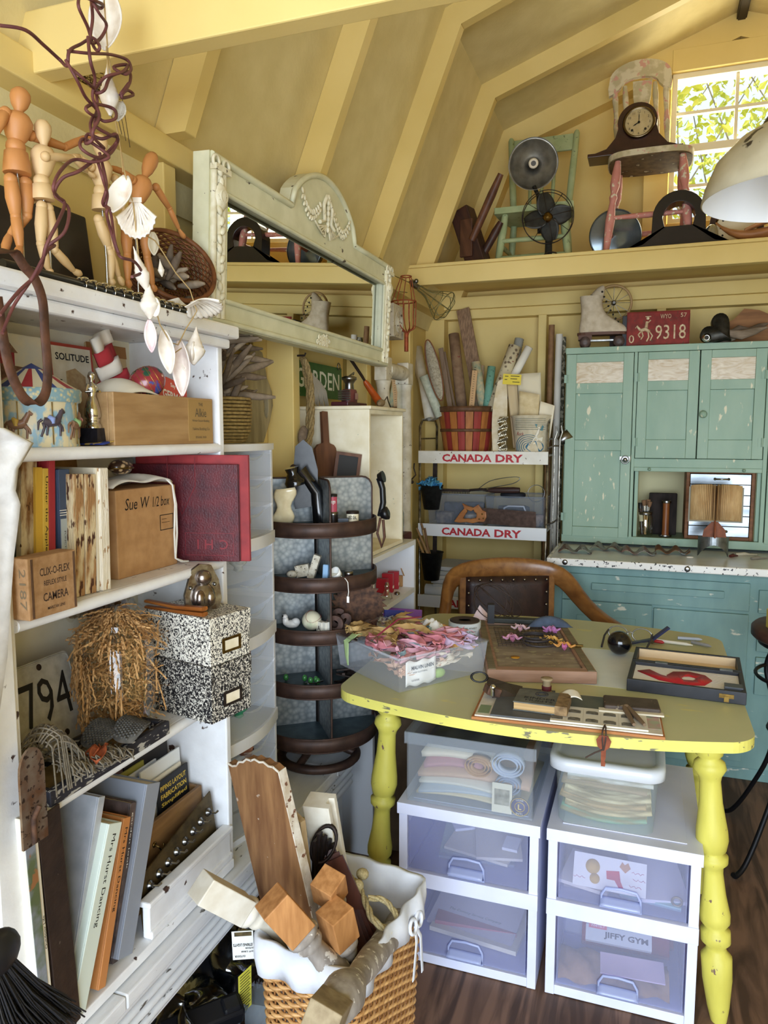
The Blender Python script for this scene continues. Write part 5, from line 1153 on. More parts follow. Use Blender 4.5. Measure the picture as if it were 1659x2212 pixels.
# ---------- on the revolving bin
TZk=[BENCH+z for z in rz_]
def inbin(px,tier,y):
 p=U(px,1200,'y',y);c=Vc((RC.x,RC.y));d=Vc((p.x,y))-c;m=.135
 if d.length>m:d=d*m/d.length
 return Vc((c.x+d.x,c.y+d.y,TZk[tier]+.0075))
def small(nm_,label,cat,b,m,loc,rz=0,rot=None,g=None,bev=0):return tag(put(b.obj(nm_,m,bev=bev),loc,rz,rot),label,cat,g)
p=inbin(655,0,1.86)
t=T('letter_scale','black enamel scale with dial and cream pan on the top tier of the revolving bin','scale',p)
B(axm((.0,.03,.045),(.92,.33,.15),(-.05,-.1,1))).prism([(-.035,0),(.03,0),(.04,.10),(.03,.165),(.008,.19),(-.016,.175),(-.03,.10)],-.004,.004).obj('dial_plate',P('2a2a2c',.3,c2='1c1c1e',sc=60),t)
b=B();b.tube([(.04,.03,.0),(.035,.02,.09),(.012,-.005,.135),(.0,-.01,.15)],[.022,.018,.014,.02],14);b.lathe([(.028,0),(.03,.012),(.024,.02),(.016,.035),(.02,.05)],20,0,trs((-.01,-.02,.11),(10,-10,0)));b.obj('black_body',P('0e0e10',.12,coat=.6),t)
B(axm((-.045,-.035,.0),(.92,.3,.12),(.16,-.12,1))).grid(lambda u,v:((u-.5)*.052*(1+.25*math.sin(3*v*pi)),.105*v,.006*(1-(2*u-1)**2)),10,10).obj('cream_pan',P('e8dcb8',.15,c2='d8c8a0',sc=40,coat=.5),t,solid=.003)
B().ell((-.03,.01,.155),.012,12).obj('knob',P('3a2a24',.4),t)
def tin(nm_,label,loc,r,h,col,s_=None,lid=None,scol=None):
 t=T(nm_,label,'tin',loc);B().lathe([(r,.001),(r,h)],22).obj('body',P(col,.35),t);B().lathe([(r+.001,h-.004),(r+.001,h+.003),(r-.002,h+.004)],22).obj('lid',lid or STEEL,t)
 if s_:
  d=(cam.location-Vc(loc));d.z=0;d.normalize();x=Vc((-d.y,d.x,0));txt(s_,h*.3,d*(r+.0006)+Vc((0,0,h*.62)),x,(0,0,1),scol or INK,t,r*1.3,bold=.02)
 return t
tin('spice_tin','tall pink and black spice tin on the top tier',inbin(719,0,1.90)+Vc((0,0,.032)),.013,.048,'c8566a','Rogo',P('1c1a1a',.4),PAPERW)
tin('dark_tin','dark ribbed tin under the spice tin on the top tier',inbin(720,0,1.90),.014,.030,'2e2622')
tin('seed_tin','cream tin reading RED SEAL at the right of the top tier',inbin(788,0,1.89),.017,.034,'e6dcc0','RED SEAL',DARKM)
small('dark_box','small slate coloured box beside the cream tin','box',B().box((-.014,-.01,0),(.014,.01,.02)),P('3a3f48',.5),inbin(752,0,1.86),20)
t=T('telephone_receiver','black telephone receiver hanging at the right of the revolving bin','receiver',U(822,1085,'y',1.99));b=B();b.tube([(-.004,0,.07),(.006,0,.04),(.008,0,.0),(.0,0,-.04)],[.01,.009,.009,.01],10);b.lathe([(.012,0),(.018,.01),(.019,.02),(.01,.024)],16,0,trs((.002,0,-.035),(0,75,0)));b.lathe([(.012,0),(.016,.01),(.017,.016)],16,0,trs((-.006,0,.07),(0,75,0)));b.obj('handset',BLACK,t);B().tube([(.0,0,-.045),(-.01,.0,-.09),(.004,0,-.13),(.012,0,-.10),(.008,0,-.05)],.004,6).obj('leather_loop',LE,t)
BONE=P('ddd6c4',.6,c2='b8ad96',sc=80,chip='55463a',ca=.62,csc=140)
t=T('weathered_blocks','pair of peeling white wooden blocks leaning on the second tier','block',inbin(668,1,1.85));B().bx((.015,.0,.033),(.02,.02,.07),0,(0,18,10)).obj('block',BONE,t,bev=.002);o=B().bx((-.02,0,.02),(.04,.018,.034),0,(0,-12,10)).obj('block',BONE,t,bev=.002)
small('dice_stone','round speckled bone piece at the left of the second tier','bone',B().ell((0,0,.011),(.016,.012,.011),14),BONE,inbin(630,1,1.83))
small('blue_bottle','pale blue flat bottle standing on the second tier','bottle',B().box((-.008,-.005,0),(.008,.005,.045)),P('8fb4d6',.35),inbin(702,1,1.83),10,(0,4,10),bev=.003)
small('white_cup','small white china cup tipped over on the second tier','cup',B().lathe([(.002,0),(.012,.001),(.016,.024),(.014,.024),(.010,.004),(.001,.004)],18),P('eceae4',.25),inbin(748,1,1.83)+Vc((0,0,.01)),0,(50,-20,0))
small('soap_bar','cream rounded bar beside the white cup on the second tier','soap',B().bx((0,0,.009),(.034,.02,.017)),P('e3decb',.5),inbin(733,1,1.81),15,bev=.004)
tin('dark_pot','small dark round pot at the right of the second tier',inbin(775,1,1.87),.012,.016,'3a2a26')
t=T('tag_string','white string tag dangling over the second tier rim','string',(RC.x+.178*math.cos(math.radians(-40)),RC.y+.178*math.sin(math.radians(-40)),TZk[1]+.012));B().tube([(-.02,.016,.007),(0,0,.004),(.008,-.004,-.004),(.01,-.004,-.03),(.008,-.004,-.045)],.0012,5).obj('string',PAPERW,t);B().box((.005,-.005,-.06),(.012,-.004,-.043)).obj('tag',PAPERW,t)
t=T('china_figurine','white china dog figurine at the left of the third tier','figurine',inbin(628,2,1.84),15);b=B();b.ell((0,0,.012),(.022,.014,.012),14);b.ell((.012,0,.018),(.013,.012,.012),12);b.ell((-.016,-.006,.022),(.009,.009,.014),12);b.ell((-.016,-.012,.036),(.008,.008,.007),10);b.obj('figure',P('eceae6',.3),t);B().ell((-.021,-.016,.038),.003,8).obj('nose',INK,t)
o=B().ell((0,0,0),.0275,24).obj('baseball',P('dcd6ba',.7,c2='a9b494',sc=22,fac=(.55,.7)));tag(put(o,inbin(672,2,1.84)+Vc((0,0,.0275)),0,(20,30,0)),'worn cream stitched baseball on the third tier','ball')
b=B()
for k in range(40):
 a=2*pi*k/40;p=Vc((.0275*math.cos(a)*.78,.0275*math.sin(a)*.78,.0172+.006*math.cos(2*a)));p=p.normalized()*.0278;q=Vc((-p.y,p.x,.01)).normalized()*.0022;b.tube([p-q*.2+Vc((0,0,.002)),p+q*.2+Vc((0,0,-.002))],.0006,4)
b.obj('stitching',P('8a3a34',.6),o)
t=T('letter_tile','pair of white square tiles with a black letter on the third tier','tile',inbin(698,2,1.80),-28);B().box((-.018,-.008,0),(.006,.008,.03)).obj('tile',P('e4dfd0',.5),t,bev=.001);B().box((.007,-.006,0),(.022,.008,.032)).obj('tile',P('e4dfd0',.5),t,bev=.001);txt('A',.014,(-.006,-.0081,.012),(1,0,0),(0,0,1),INK,t)
LW=P('5a4036',.75,c2='3e2c26',sc=70)
def letter(s_,label,loc,rot,h):
 c=bpy.data.curves.new('l','FONT');c.body=s_;c.size=h;c.extrude=.009;c.offset=.004;c.align_x='CENTER';q=bpy.data.objects.new('l',c);me=bpy.data.meshes.new_from_object(q);bpy.data.objects.remove(q);me.materials.clear();me.materials.append(LW);me.name='wooden_letter'
 o=bpy.data.objects.new('wooden_letter',me);COL.objects.link(o);tag(put(o,loc,0,rot),label,'letter')
letter('O','brown wooden letter O in front of the saw blade',inbin(736,2,1.815)+Vc((0,0,.002)),(84,0,15),.056)
letter('2','brown wooden numeral standing right of the wooden letter O',inbin(778,2,1.85)+Vc((0,0,.004)),(84,0,25),.056)
letter('S','brown wooden letter standing at the back of the third tier',inbin(730,2,1.89)+Vc((0,0,.003)),(84,0,20),.07)
n=26;pl=[]
for k in range(n):
 a=2*pi*k/n;pl+=[(.068*math.cos(a),.068*math.sin(a)),(.081*math.cos(a+.04),.081*math.sin(a+.04))]
o=B(FR2).prism(pl,-.0012,.0012).obj('saw_blade',RUST);p=inbin(795,2,1.93);tag(put(o,p+Vc((.0,.0,.055)),0,(8,0,12)),'rusty round saw blade leaning out of the third tier','saw blade')
for i,px in enumerate((614,655,668,680,684)):
 o=B().ell((0,0,.010),(.0075,.0075,.010),12).obj('green_bead',P('3d7a3e',.25,coat=.4));tag(put(o,inbin(px,3,1.83+.012*(i%2)-(.0 if i else 0))),'round green glass bead on the fourth tier','bead','green beads on the fourth tier')
small('spoon','dark small spoon among the green beads on the fourth tier','spoon',B().tube([(-.02,0,.004),(.0,0,.006),(.03,.0,.02)],[.002,.0018,.0028],6).ell((-.024,0,.004),(.009,.006,.002),10),STEEL,inbin(675,3,1.80),-10)
for i in range(9):small('iron_scrap','dark iron scrap in the right bay of the fourth tier','scrap',B().bx((0,0,.004),(.05,.008,.005)),DARKM,inbin(745+6*(i%4),3,1.86+.01*(i%3))+Vc((0,0,.004*i)),i*47,(0,-8,i*47),'iron scraps on the fourth tier')
# ---------- in and on the shelf unit
JAR=clear('f6faf6',.12,.05,key='g')
UX=lambda px,x:U(px,1200,'x',x).y
t=T('mason_jar','tall glass jar of shells on the shelf unit beside the crate','jar',(.24,2.56,.987));B().lathe([(.028,.002),(.03,.01),(.03,.10),(.022,.12),(.022,.135)],24,cap=False).obj('glass',JAR,t);b=B()
for i in range(26):b.ell((rnd.uniform(-.018,.018),rnd.uniform(-.018,.018),.01+.0035*i),(.01,.007,.006),8,rot=(rnd.uniform(0,90),rnd.uniform(0,90),0))
b.obj('shells',P('b9a68c',.6,c2='6e5a46',sc=60),t)['kind']='stuff';B().lathe([(.024,.132),(.024,.146),(.02,.148)],20).obj('lid',STEEL,t)
t=T('mason_jar','short glass jar at the far end of the shelf unit top','jar',(.16,2.585,.987));B().lathe([(.022,.002),(.024,.01),(.024,.07),(.018,.085),(.018,.09)],24,cap=False).obj('glass',JAR,t);B().lathe([(.019,.086),(.019,.098),(.015,.1)],18).obj('lid',STEEL,t)
b=B().box((-.05,-.05,0),(.05,.05,.14));small('red_tin_box','dark red tin box at the back corner behind the glass jars','tin',b,P('6b2420',.5,c2='561c1a',sc=40),(.10,2.70,.90+.09),0,bev=.003)
b=B().box((0,0,0),(.2,.16,.986));small('corner_plinth','narrow dark red cupboard in the back left corner behind the shelf unit','cupboard',b,P('5a241e',.55,c2='4a1c18',sc=30),(.02,2.66,0),0,bev=.003)
for i,(px,hh,lb)in enumerate(((826,.06,'red carton leaning at the left of the shelf unit compartment'),(838,.068,'tall red carton in the shelf unit compartment'),(850,.064,'red carton with white print next to the brown carton'))):
 o=B().box((-.012,-.02,0),(.012,.02,hh)).obj('red_carton',P('b3202c',.45),bev=.001);tag(put(o,(.235-.0*i,UX(px,.235),.809),90+6*i),lb,'carton');B().box((-.009,-.0206,hh*.2),(.009,-.02,hh*.35)).obj('printed_label',PAPERW,o)
t=T('brown_carton','small open brown cardboard carton in the shelf unit compartment','carton',(.255,UX(872,.255),.809),95);B().box((-.024,0,0),(.024,.05,.042)).obj('box',CARD,t);B().bx((-.004,.0,.052),(.04,.002,.03),0,(-24,12,0)).obj('flap',CARD,t)
t=T('glass_bottle','clear fluted glass cruet bottle in front of the red cartons','bottle',(.275,UX(838,.275)-.01,.809));B().lathe([(.012,.001),(.02,.006),(.016,.02),(.009,.032),(.008,.045),(.01,.05)],12,cap=False).obj('glass',JAR,t);B().lathe([(.008,.048),(.006,.06),(.001,.062)],12).obj('stopper',clear('eef4f0',.3,.1,key='g'),t)
small('steel_ball','small metal cap lying beside the cruet bottle','cap',B().lathe([(.01,0),(.01,.006),(.004,.01)],16),STEEL,(.28,UX(858,.28),.809))
# purple card, carton and bag behind the table's left end
t=T('storage_carton','brown cardboard carton on the floor behind the left table leg','carton',(.31,2.20,0),4);B().box((0,0,0),(.30,.24,.46)).obj('box',P('6f5a44',.8,c2='5e4b38',sc=20),t,bev=.003)
B().grid(lambda u,v:(.02+.26*u,.02+.2*v,.461+.10*math.sin(pi*u)*math.sin(pi*v)+.02*math.sin(14*u+5*v)+.01*math.sin(23*v)),18,14).obj('clear_plastic_bag',clear('f2f4f4',.18,.12,key='g'));bpy.data.objects['clear_plastic_bag'].location=(.31,2.20,0);tag(bpy.data.objects['clear_plastic_bag'],'crumpled clear plastic bag on the carton behind the table leg','bag')
a=U(822,1352,'y',2.48);c=U(908,1352,'y',2.48);u=U(822,1316,'y',2.48)
t=T('purple_card','purple card with handwriting standing behind the tub of ribbons','card',(a.x,2.48,u.z-.16),rot=(-6,0,2));B().box((0,0,0),(c.x-a.x,.003,.165)).obj('card',P('9a5fa8',.7),t);txt('Breast Cancer',.012,((c.x-a.x)*.42,0,.115),(1,0,0),(0,0,1),INK,t,(c.x-a.x)*.8,shear=.2)
B().box((a.x+.02,2.49,.0),(a.x+.12,2.60,u.z-.16)).obj('support_crate',P('4a3a2e',.7));tag(bpy.data.objects['support_crate'],'narrow dark crate on the floor holding the purple card','crate')
# ---------- on the soda rack
zt_=zr[0];yF=RY0
BWD=P('b8763a',.6,c2='9a5c28',sc=40,st=(1,1,.15));BRD=P('a03a30',.6,c2='84302a',sc=40,st=(1,1,.15));HOOP=P('6b4a30',.6,c2='553820',sc=40)
BK=Vc((.275,3.545,zt_-.011))
t=T('bushel_basket','round bushel basket with red and tan staves on the top shelf of the soda rack','basket',BK)
ns=22;H_b=.222;r0,r1=.112,.146
for k in range(ns):
 a0,a1=2*pi*k/ns+.012,2*pi*(k+1)/ns-.012;b=B();vs_=[]
 for r,z in((r0,.0),(r1,H_b)):
  for a in(a0,(a0+a1)/2,a1):
   vs_+=[(r*math.cos(a),r*math.sin(a),z),((r-.004)*math.cos(a),(r-.004)*math.sin(a),z)]
 fs=[]
 for j in(0,1):fs+=[(2*j,2*j+2,6+2*j+2,6+2*j),(2*j+1,7+2*j,9+2*j,2*j+3),(6+2*j,8+2*j,9+2*j,7+2*j),(2*j,2*j+1,2*j+3,2*j+2)]
 fs+=[(0,6,7,1),(4,5,11,10)];b.add(vs_,fs);b.obj('stave',BRD if k in(0,3,7,11,14,16,18,20)else BWD,t)
B().lathe([(.001,.002),(r0-.004,.002)],30).obj('bottom',BWD,t)
for z,hh in((H_b-.012,.026),(H_b*.5,.014)):
 r=r0+(r1-r0)*z/H_b;b=B();b.lathe([(r+.001,z-hh/2),(r+.004,z-hh/2),(r+.0045,z+hh/2),(r+.001,z+hh/2)],44)
 o=b.obj('hoop',HOOP,t)
def rollp(label,px,py,qx,qy,y0,y1,r,m,inner=None,nm_='paper_roll',cat='roll',hollow=True):
 q=U(qx,qy,'y',y1);p=U(px,py,'y',y0);t_=T(nm_,label,cat,p);v=q-p
 b=B();mm=along((0,0,0),v);L=v.length;b.lathe([(r*.9,0),(r,0),(r,L),(r*.62,L),(r*.62,L-.03),(.001,L-.03)],18,0,mm,True,False);b.obj('roll',m,t_)
 b=B();b.tube([((r*(.6+.38*k/30))*math.cos(k*.42),(r*(.6+.38*k/30))*math.sin(k*.42),L+.0004)for k in range(31)],.0007,4,0,False,mm);b.obj('rolled_edge',inner or P('8a7a60',.8),t_);return t_
WT=P('e2dccb',.8,c2='d6cfba',sc=30);BRN=P('94785c',.9,c2='7c6048',sc=30,chip='8a3a34',ca=.68,csc=40)
bz=905
rollp('white paper roll at the far left of the bushel basket',928,bz,902,752,3.5,3.62,.024,WT)
rollp('tan canvas roll leaning left from the bushel basket',940,bz,893,770,3.53,3.6,.02,P('b9a98a',.85))
rollp('pale green rolled paper leaning left at the basket rim',950,900,915,812,3.47,3.44,.022,P('cfd4c0',.8,c2='b8c0aa',sc=60))
rollp('brown printed cloth roll standing in the middle of the bushel basket',1000,900,980,722,3.55,3.6,.026,BRN)
rollp('green leafy fabric roll with light end in the bushel basket',1045,890,1028,782,3.52,3.52,.022,P('8fa08a',.85,c2='c8b48a',sc=50),WT)
rollp('peach floral fabric roll behind the measuring stick',1032,890,1038,790,3.57,3.58,.02,P('c9a48c',.85,c2='9aa07c',sc=50))
rollp('teal sprigged fabric roll at the right of the bushel basket',1050,895,1062,792,3.5,3.52,.019,P('6fa08c',.85,c2='4a6a5c',sc=90,fac=(.6,.65)))
FLW=P('7a6a56',.8,c2='d2c6a4',sc=48,vor=1,fac=(.25,.4),chip='8a3a30',ca=.64,csc=70)
rollp('tall flower tile patterned roll leaning right from the basket',1062,890,1112,748,3.5,3.56,.03,FLW)
rollp('blue checked roll behind the flower patterned one',1095,860,1122,732,3.6,3.64,.022,P('707a80',.7,c2='d0d0c4',sc=160,wave=.1,fac=(.4,.6)))
rollp('white paper roll leaning right behind the yellow ticket',1085,860,1143,750,3.52,3.55,.019,P('ece8da',.8))
def plank(label,px,py,qx,qy,y0,y1,w_,th,m,nm_='grooved_board',cat='board',fac=(0,1,0)):
 p,q=U(px,py,'y',y0),U(qx,qy,'y',y1);o=B().bar((0,0,0),q-p,w_,th,0,fac).obj(nm_,m,bev=.002);o.location=p;return tag(o,label,cat),p,q
GRV=P('8a6a50',.65,c2='6a4e38',sc=260,st=(1,.02,.02),fac=(.4,.6))
o,p,q=plank('long fluted brown board leaning across the back of the bushel basket',1040,880,1000,668,3.62,3.70,.066,.014,P('9c7d60',.65,c2='7a5f48',sc=220,st=(1,1,.04),fac=(.4,.6)))
plank('narrow wooden lath leaning left of the brown cloth roll',975,895,952,752,3.5,3.55,.024,.008,P('8a7460',.7,c2='75604c',sc=90,st=(1,1,.1)),'wooden_lath')
plank('second narrow wooden lath with split top in the basket',985,895,960,760,3.53,3.58,.012,.006,P('7a6450',.7),'wooden_lath')
o,p,q=plank('folding ruler with printed scale standing at the basket front',1018,885,1026,800,3.46,3.46,.026,.005,P('c8a070',.6),'measuring_stick','ruler')
oo=B()
for k in range(18):oo.bx((0,0,.01+.011*k),(.014 if k%4 else .024,.0062,.0012))
oo=oo.obj('scale_marks',INK,o);oo.rotation_mode='QUATERNION';oo.rotation_quaternion=(q-p).to_track_quat('Z','Y')
p=U(938,800,'y',3.41)
t=T('oval_net_scoop','long oval hoop covered in pale mesh leaning on the bushel basket','hoop',p,rot=(4,-13,0));ol=[(.030*math.cos(a),.145*math.sin(a))for a in[2*pi*k/30 for k in range(30)]]
B().tube([(x,0,z)for x,z in ol],.003,6,0,True).obj('hoop',P('7a4a2c',.6),t);B().grid(lambda u,v:(.029*(2*u-1)*math.sin(pi*v)**.5,-.014*math.sin(pi*u)*math.sin(pi*v),-.142+.284*v),12,20).obj('mesh_cover',P('b5ab94',.9,c2='8f8670',sc=120),t,solid=.002)
# ticketed surfboard-shaped form, foil, paper bucket
t=T('ironing_form','tall cream padded sleeve board with a yellow ticket beside the bushel basket','board',U(1070,974,'y',3.405),rot=(-2,4,8));ol=[(.022*math.sin(pi*min(1,.18+.8*v))+.012,.34*v)for v in[k/14 for k in range(15)]]
B(FR2).prism([(-.0,0)]+[(x+.006,z)for x,z in ol]+[(-.012-.016*math.sin(pi*k/14),.34*(1-k/14))for k in range(1,15)],-.008,.008).obj('padded_board',P('ded2b8',.7,c2='cdbb94',sc=30),t,bev=.006);B().box((.006,-.012,.305),(.088,-.010,.352)).obj('ticket',P('d9c21e',.5),t)
for i,(x0,x1,z)in enumerate(((.014,.03,.34),(.04,.08,.342),(.04,.07,.33),(.014,.026,.325),(.05,.082,.316))):B().box((x0,-.0125,z),(x1,-.012,z+.003)).obj('printed_line',INK,t)
b=B().grid(lambda u,v:(.04*u+.004*math.sin(20*v),-.01-.018*math.sin(pi*u)+.008*math.sin(31*v+14*u)*math.sin(17*u),.155*v),26,40)
o=b.obj('foil_packet',P('c9c4b4',.15,1,bump=1,bsc=90),solid=.002);tag(put(o,U(1077,974,'y',3.40)+Vc((0,.0,.0)),0),'crinkled silver foil packet standing before the paper bucket','packet')
BKT=U(1148,974,'y',3.47);BKT.z=zt_-.011
t=T('paper_bucket','cream paper bucket printed with a blue pond scene at the right of the rack','bucket',BKT);CRM=P('d8ccb0',.7,c2='c8ba9a',sc=40)
B().lathe([(.072,.001),(.094,.17),(.097,.173),(.097,.178),(.092,.178),(.07,.006),(.001,.006)],36).obj('pail',CRM,t)
BLU=P('2f6a86',.6);WHT=P('e8e2d0',.6);dirA=-88
def onb(x,z):r=.072+.022*z/.17+.0006;a=math.radians(dirA)+x/r;return(r*math.cos(a),r*math.sin(a),z)
b=B()
for k in range(7):b.tube([onb(.075*(2*i/20-1),.162-.008*k)for i in range(21)],.0012,4)
b.obj('printed_rings',P('6d7468',.6),t)
b=B();
for k in range(6):b.tube([onb(-.005+(.068-.011*k)*math.cos(a),.035+(.055-.009*k)*math.sin(a))for a in[.4+2.9*i/20+.7 for i in range(21)]],.0016,4)
b.obj('printed_ripples',BLU,t)
b=B();vs_=[onb(.026+.042*math.cos(a),max(.004,.036+.026*math.sin(a)))for a in[2*pi*i/28 for i in range(28)]];b.add(vs_,[tuple(range(28))]);pd=b.obj('printed_pond',BLU,t)
b=B();b.add([onb(x,z)for x,z in((-.008,.05),(.04,.075),(.062,.08),(.058,.062),(.02,.048))],[(0,1,2,3,4)]);b.obj('printed_rock',WHT,t)
b=B();b.tube([onb(.034,.07),onb(.028,.085),onb(.036,.1),onb(.042,.115)],[.004,.007,.008,.004],6);b.tube([onb(.028,.08),onb(.018,.072),onb(.012,.058)],[.005,.004,.002],6);b.ell(onb(.042,.122),.006,8);b.obj('printed_figure',WHT,t)
b=B();b.add([onb(x,z)for x,z in((.046,.11),(.058,.135),(.066,.128),(.06,.108))],[(0,1,2,3)]);b.add([onb(x,z)for x,z in((.03,.12),(.022,.14),(.034,.136))],[(0,1,2)]);b.obj('printed_wing',P('5f8f98',.6),t)
d_=Vc(onb(-.045,.095));txt('Rock',.016,d_*1.0+Vc((0,-.002,0)),(1,-.45,0),(0,0,1),P('9a2e2e',.6),t,.036,shear=.25)
PAP=P('d9c8a0',.85,c2='c6b184',sc=30)
for i,(px,top,w_,m,yy,lb)in enumerate(((1150,806,.10,P('ddd3b8',.85),.05,'tall cream paper bag standing in the paper bucket'),(1140,845,.085,PAP,.0,'tan sewing pattern sheet sticking up from the paper bucket'),(1120,822,.04,P('cdb890',.85),.03,'folded yellowed pattern at the left of the paper bucket'),(1172,868,.06,P('e6dcc2',.85),.01,'creamy envelope at the right of the paper bucket'))):
 p=U(px,top,'y',BKT.y-.03+yy);h=p.z-BKT.z-.03
 o=B().grid(lambda u,v:(w_*(u-.5)*(1+.1*v),.006*math.sin(5*u+3*v+i),h*v*(1-.06*u*(i%2))),8,10).obj('pattern_paper',m,solid=.003);tag(put(o,(p.x,p.y,BKT.z+.03),rot=(3*(i%2),(-3,2,-6,7)[i],0)),lb,'paper')
# ----- middle shelf: two tubs, saw, tools
TUB=clear('eef1f6',.2,.14,'b4bfd0')
zm=zr[1]-.011
def tub(label,x0,x1,y0,y1,z,h,handle=False):
 t=T('plastic_tub',label,'tub',((x0+x1)/2,(y0+y1)/2,z));a,c=(x1-x0)/2,(y1-y0)/2;k=.92
 b=B();vs_=[(-a*k,-c*k,0),(a*k,-c*k,0),(a*k,c*k,0),(-a*k,c*k,0),(-a,-c,h),(a,-c,h),(a,c,h),(-a,c,h)];b.add(vs_,[(0,1,5,4),(1,2,6,5),(2,3,7,6),(3,0,4,7),(3,2,1,0)]);b.obj('tub',TUB,t)
 b=B();b.tube([(-a,-c,h),(a,-c,h),(a,c,h),(-a,c,h)],.004,6,0,True);r_=b.obj('rim',TUB,t)
 if handle:B().tube([(-.05,-c*.98,h*.45),(-.05,-c-.006,h*.66),(-.03,-c-.008,h*.72),(.04,-c-.008,h*.72),(.055,-c*.985,h*.45)],.005,8).obj('handle',clear('dfe6f2',.5,.15,'c4cee0'),t)
 return t
tub('frosted plastic tub at the left of the middle rack shelf',.105,.388,3.43,3.68,zm,.155);tub('frosted plastic tub with moulded handle at the right of the middle rack shelf',.392,.672,3.43,3.68,zm,.15,True)
for i,(x,y,z,d,c,lb)in enumerate(((.18,3.50,.004,(.08,.06,.06),'8a7a6c','brown packet inside the left plastic tub'),(.31,3.52,.004,(.07,.05,.05),'c8bcae','pale packet inside the left plastic tub'),(.25,3.60,.004,(.2,.05,.1),'56565e','dark bundle at the back of the left plastic tub'),(.5,3.58,.004,(.14,.08,.09),'4a5260','dark grey bundle inside the right plastic tub'),(.62,3.52,.004,(.05,.05,.06),'b8a090','pinkish packet inside the right plastic tub'))):
 small('packet',lb,'packet',B().bx((0,0,d[2]/2),d),P(c,.8,c2='3a3a3e',sc=30),(x,y,zm+z),8*i,bev=.008)
t=T('hand_saw','old hand saw with a carved wooden handle along the middle rack shelf','saw',(.24,3.405,zr[1]+.001),0)
Sx=lambda px:U(px,1110,'y',3.40).x-.24;Sz=lambda py:max(.0,U(1050,py,'y',3.40).z-zr[1])
B(FR2).prism([(Sx(1040),Sz(1098)),(Sx(1157),Sz(1103)),(Sx(1158),Sz(1138)),(Sx(1030),Sz(1131))],-.0008,.0008).obj('blade',P('4d3a30',.5,.6,c2='38281f',sc=50),t)
hp=[(981,1130),(986,1122),(994,1110),(1003,1100),(998,1089),(1008,1094),(1022,1098),(1033,1091),(1042,1103),(1050,1106),(1051,1118),(1046,1128),(1035,1128),(1022,1132),(1008,1130),(992,1132)]
hh_=[(1006,1126),(1004,1118),(1009,1109),(1019,1100),(1028,1101),(1029,1108),(1024,1116),(1018,1122),(1014,1127),(1010,1128),(1008,1128),(1007,1128),(1007,1127),(1006,1127),(1006,1127),(1006,1126)]
hp=[(Sx(a),Sz(c))for a,c in hp];hc=(Sx(1016),Sz(1114))
hi_=[(hc[0]+(x-hc[0])*.42-.002,hc[1]+(z-hc[1])*.5)for x,z in hp]
B(FR2).ring(hp,hi_,-.009,.009).obj('handle',P('b0743a',.4,c2='94582a',sc=60,st=(.2,1,1)),t,bev=.003)
for px,py in((1042,1111),(1045,1120),(1036,1122)):B(FR2).lathe([(.004,.009),(.004,.0105),(.001,.011)],10,0,trs((Sx(px),Sz(py),0))).obj('brass_screw',BRASS,t)
t=T('wire_brush','dark wooden handled wire brush lying across the plastic tubs','brush',(.30,3.50,zm+.163),0);B().box((-.16,-.012,.0),(.0,.012,.012)).tube([(0,0,.008),(.06,0,.014),(.09,0,.008)],.006,8).obj('back',DARKM,t);B().rod((.09,0,.01),(.24,0,.014),[(.008,0),(.014,.2),(.015,.8),(.012,1)],12).obj('handle',P('3a2622',.5),t)
b=B()
for i in range(20):b.tube([(-.155+.008*i,-.008,0),(-.153+.008*i,-.014,-.008)],.002,5)
b.obj('bristles',DARKM,t)
small('wire_loop','long springy wire loop arching above the plastic tubs','wire',B().tube(smooth([(0,0,0),(.06,0,.04),(.16,0,.06),(.2,0,.055),(.17,0,.03),(.08,0,.01),(.0,0,-.004)],6),.0018,6),STEEL,(.33,3.56,zm+.175))
small('coiled_cable','dark coiled cable resting in the right plastic tub','cable',B().torus((0,0,.0),.05,.012,28,8,sc=(1,.7,1)),P('22242c',.6),(.5,3.55,zm+.15))
small('wire_ring','thin wire ring standing in the right plastic tub','wire',B().torus((0,0,.04),.04,.0018,28,6,rot=(90,0,20)),STEEL,(.61,3.55,zm+.12))
# pails hung on the left post
ZN=P('3f3f3d',.5,.6,c2='2c2c2b',sc=40)
def pail(label,px,ytop,ybot,y=3.36):
 p=U(px,ybot,'y',y);q=U(px,ytop,'y',y);h=q.z-p.z;t=T('flower_pail',label,'pail',p);B().lathe([(.001,.003),(.034,.002),(.036,0),(.055,h),(.058,h),(.053,h),(.033,.006),(.001,.006)],30).obj('pail',ZN,t);B().bar((0,.052,h*.8),(0,.058,h+.11),.02,.003,0,(0,1,0)).obj('hanging_strap',DARKM,t);return t,p,h
t,p,h=pail('slim dark metal pail stuffed with blue plastic on the rack post',932,1048,1100)
p2=p+Vc((0,0,h));b=B()
for i in range(26):
 a=rnd.uniform(0,6.28);r=rnd.uniform(.0,.048);m_=trs((r*math.cos(a),r*math.sin(a),rnd.uniform(-.012,.02)),[rnd.uniform(-60,60)for _ in range(3)]);b.grid(lambda u,v:((u-.5)*.05,(v-.5)*.045,.012*math.sin(7*u+i)*math.cos(5*v)),5,5,0,m_)
o=b.obj('blue_plastic',P('5fa6cc',.4,c2='3f86b4',sc=40),solid=.001);tag(put(o,p2),'crumpled light blue plastic film filling the upper pail','plastic');o['kind']='stuff'
t,p,h=pail('slim dark metal pail holding brushes and dowels on the lower rack post',932,1192,1252)
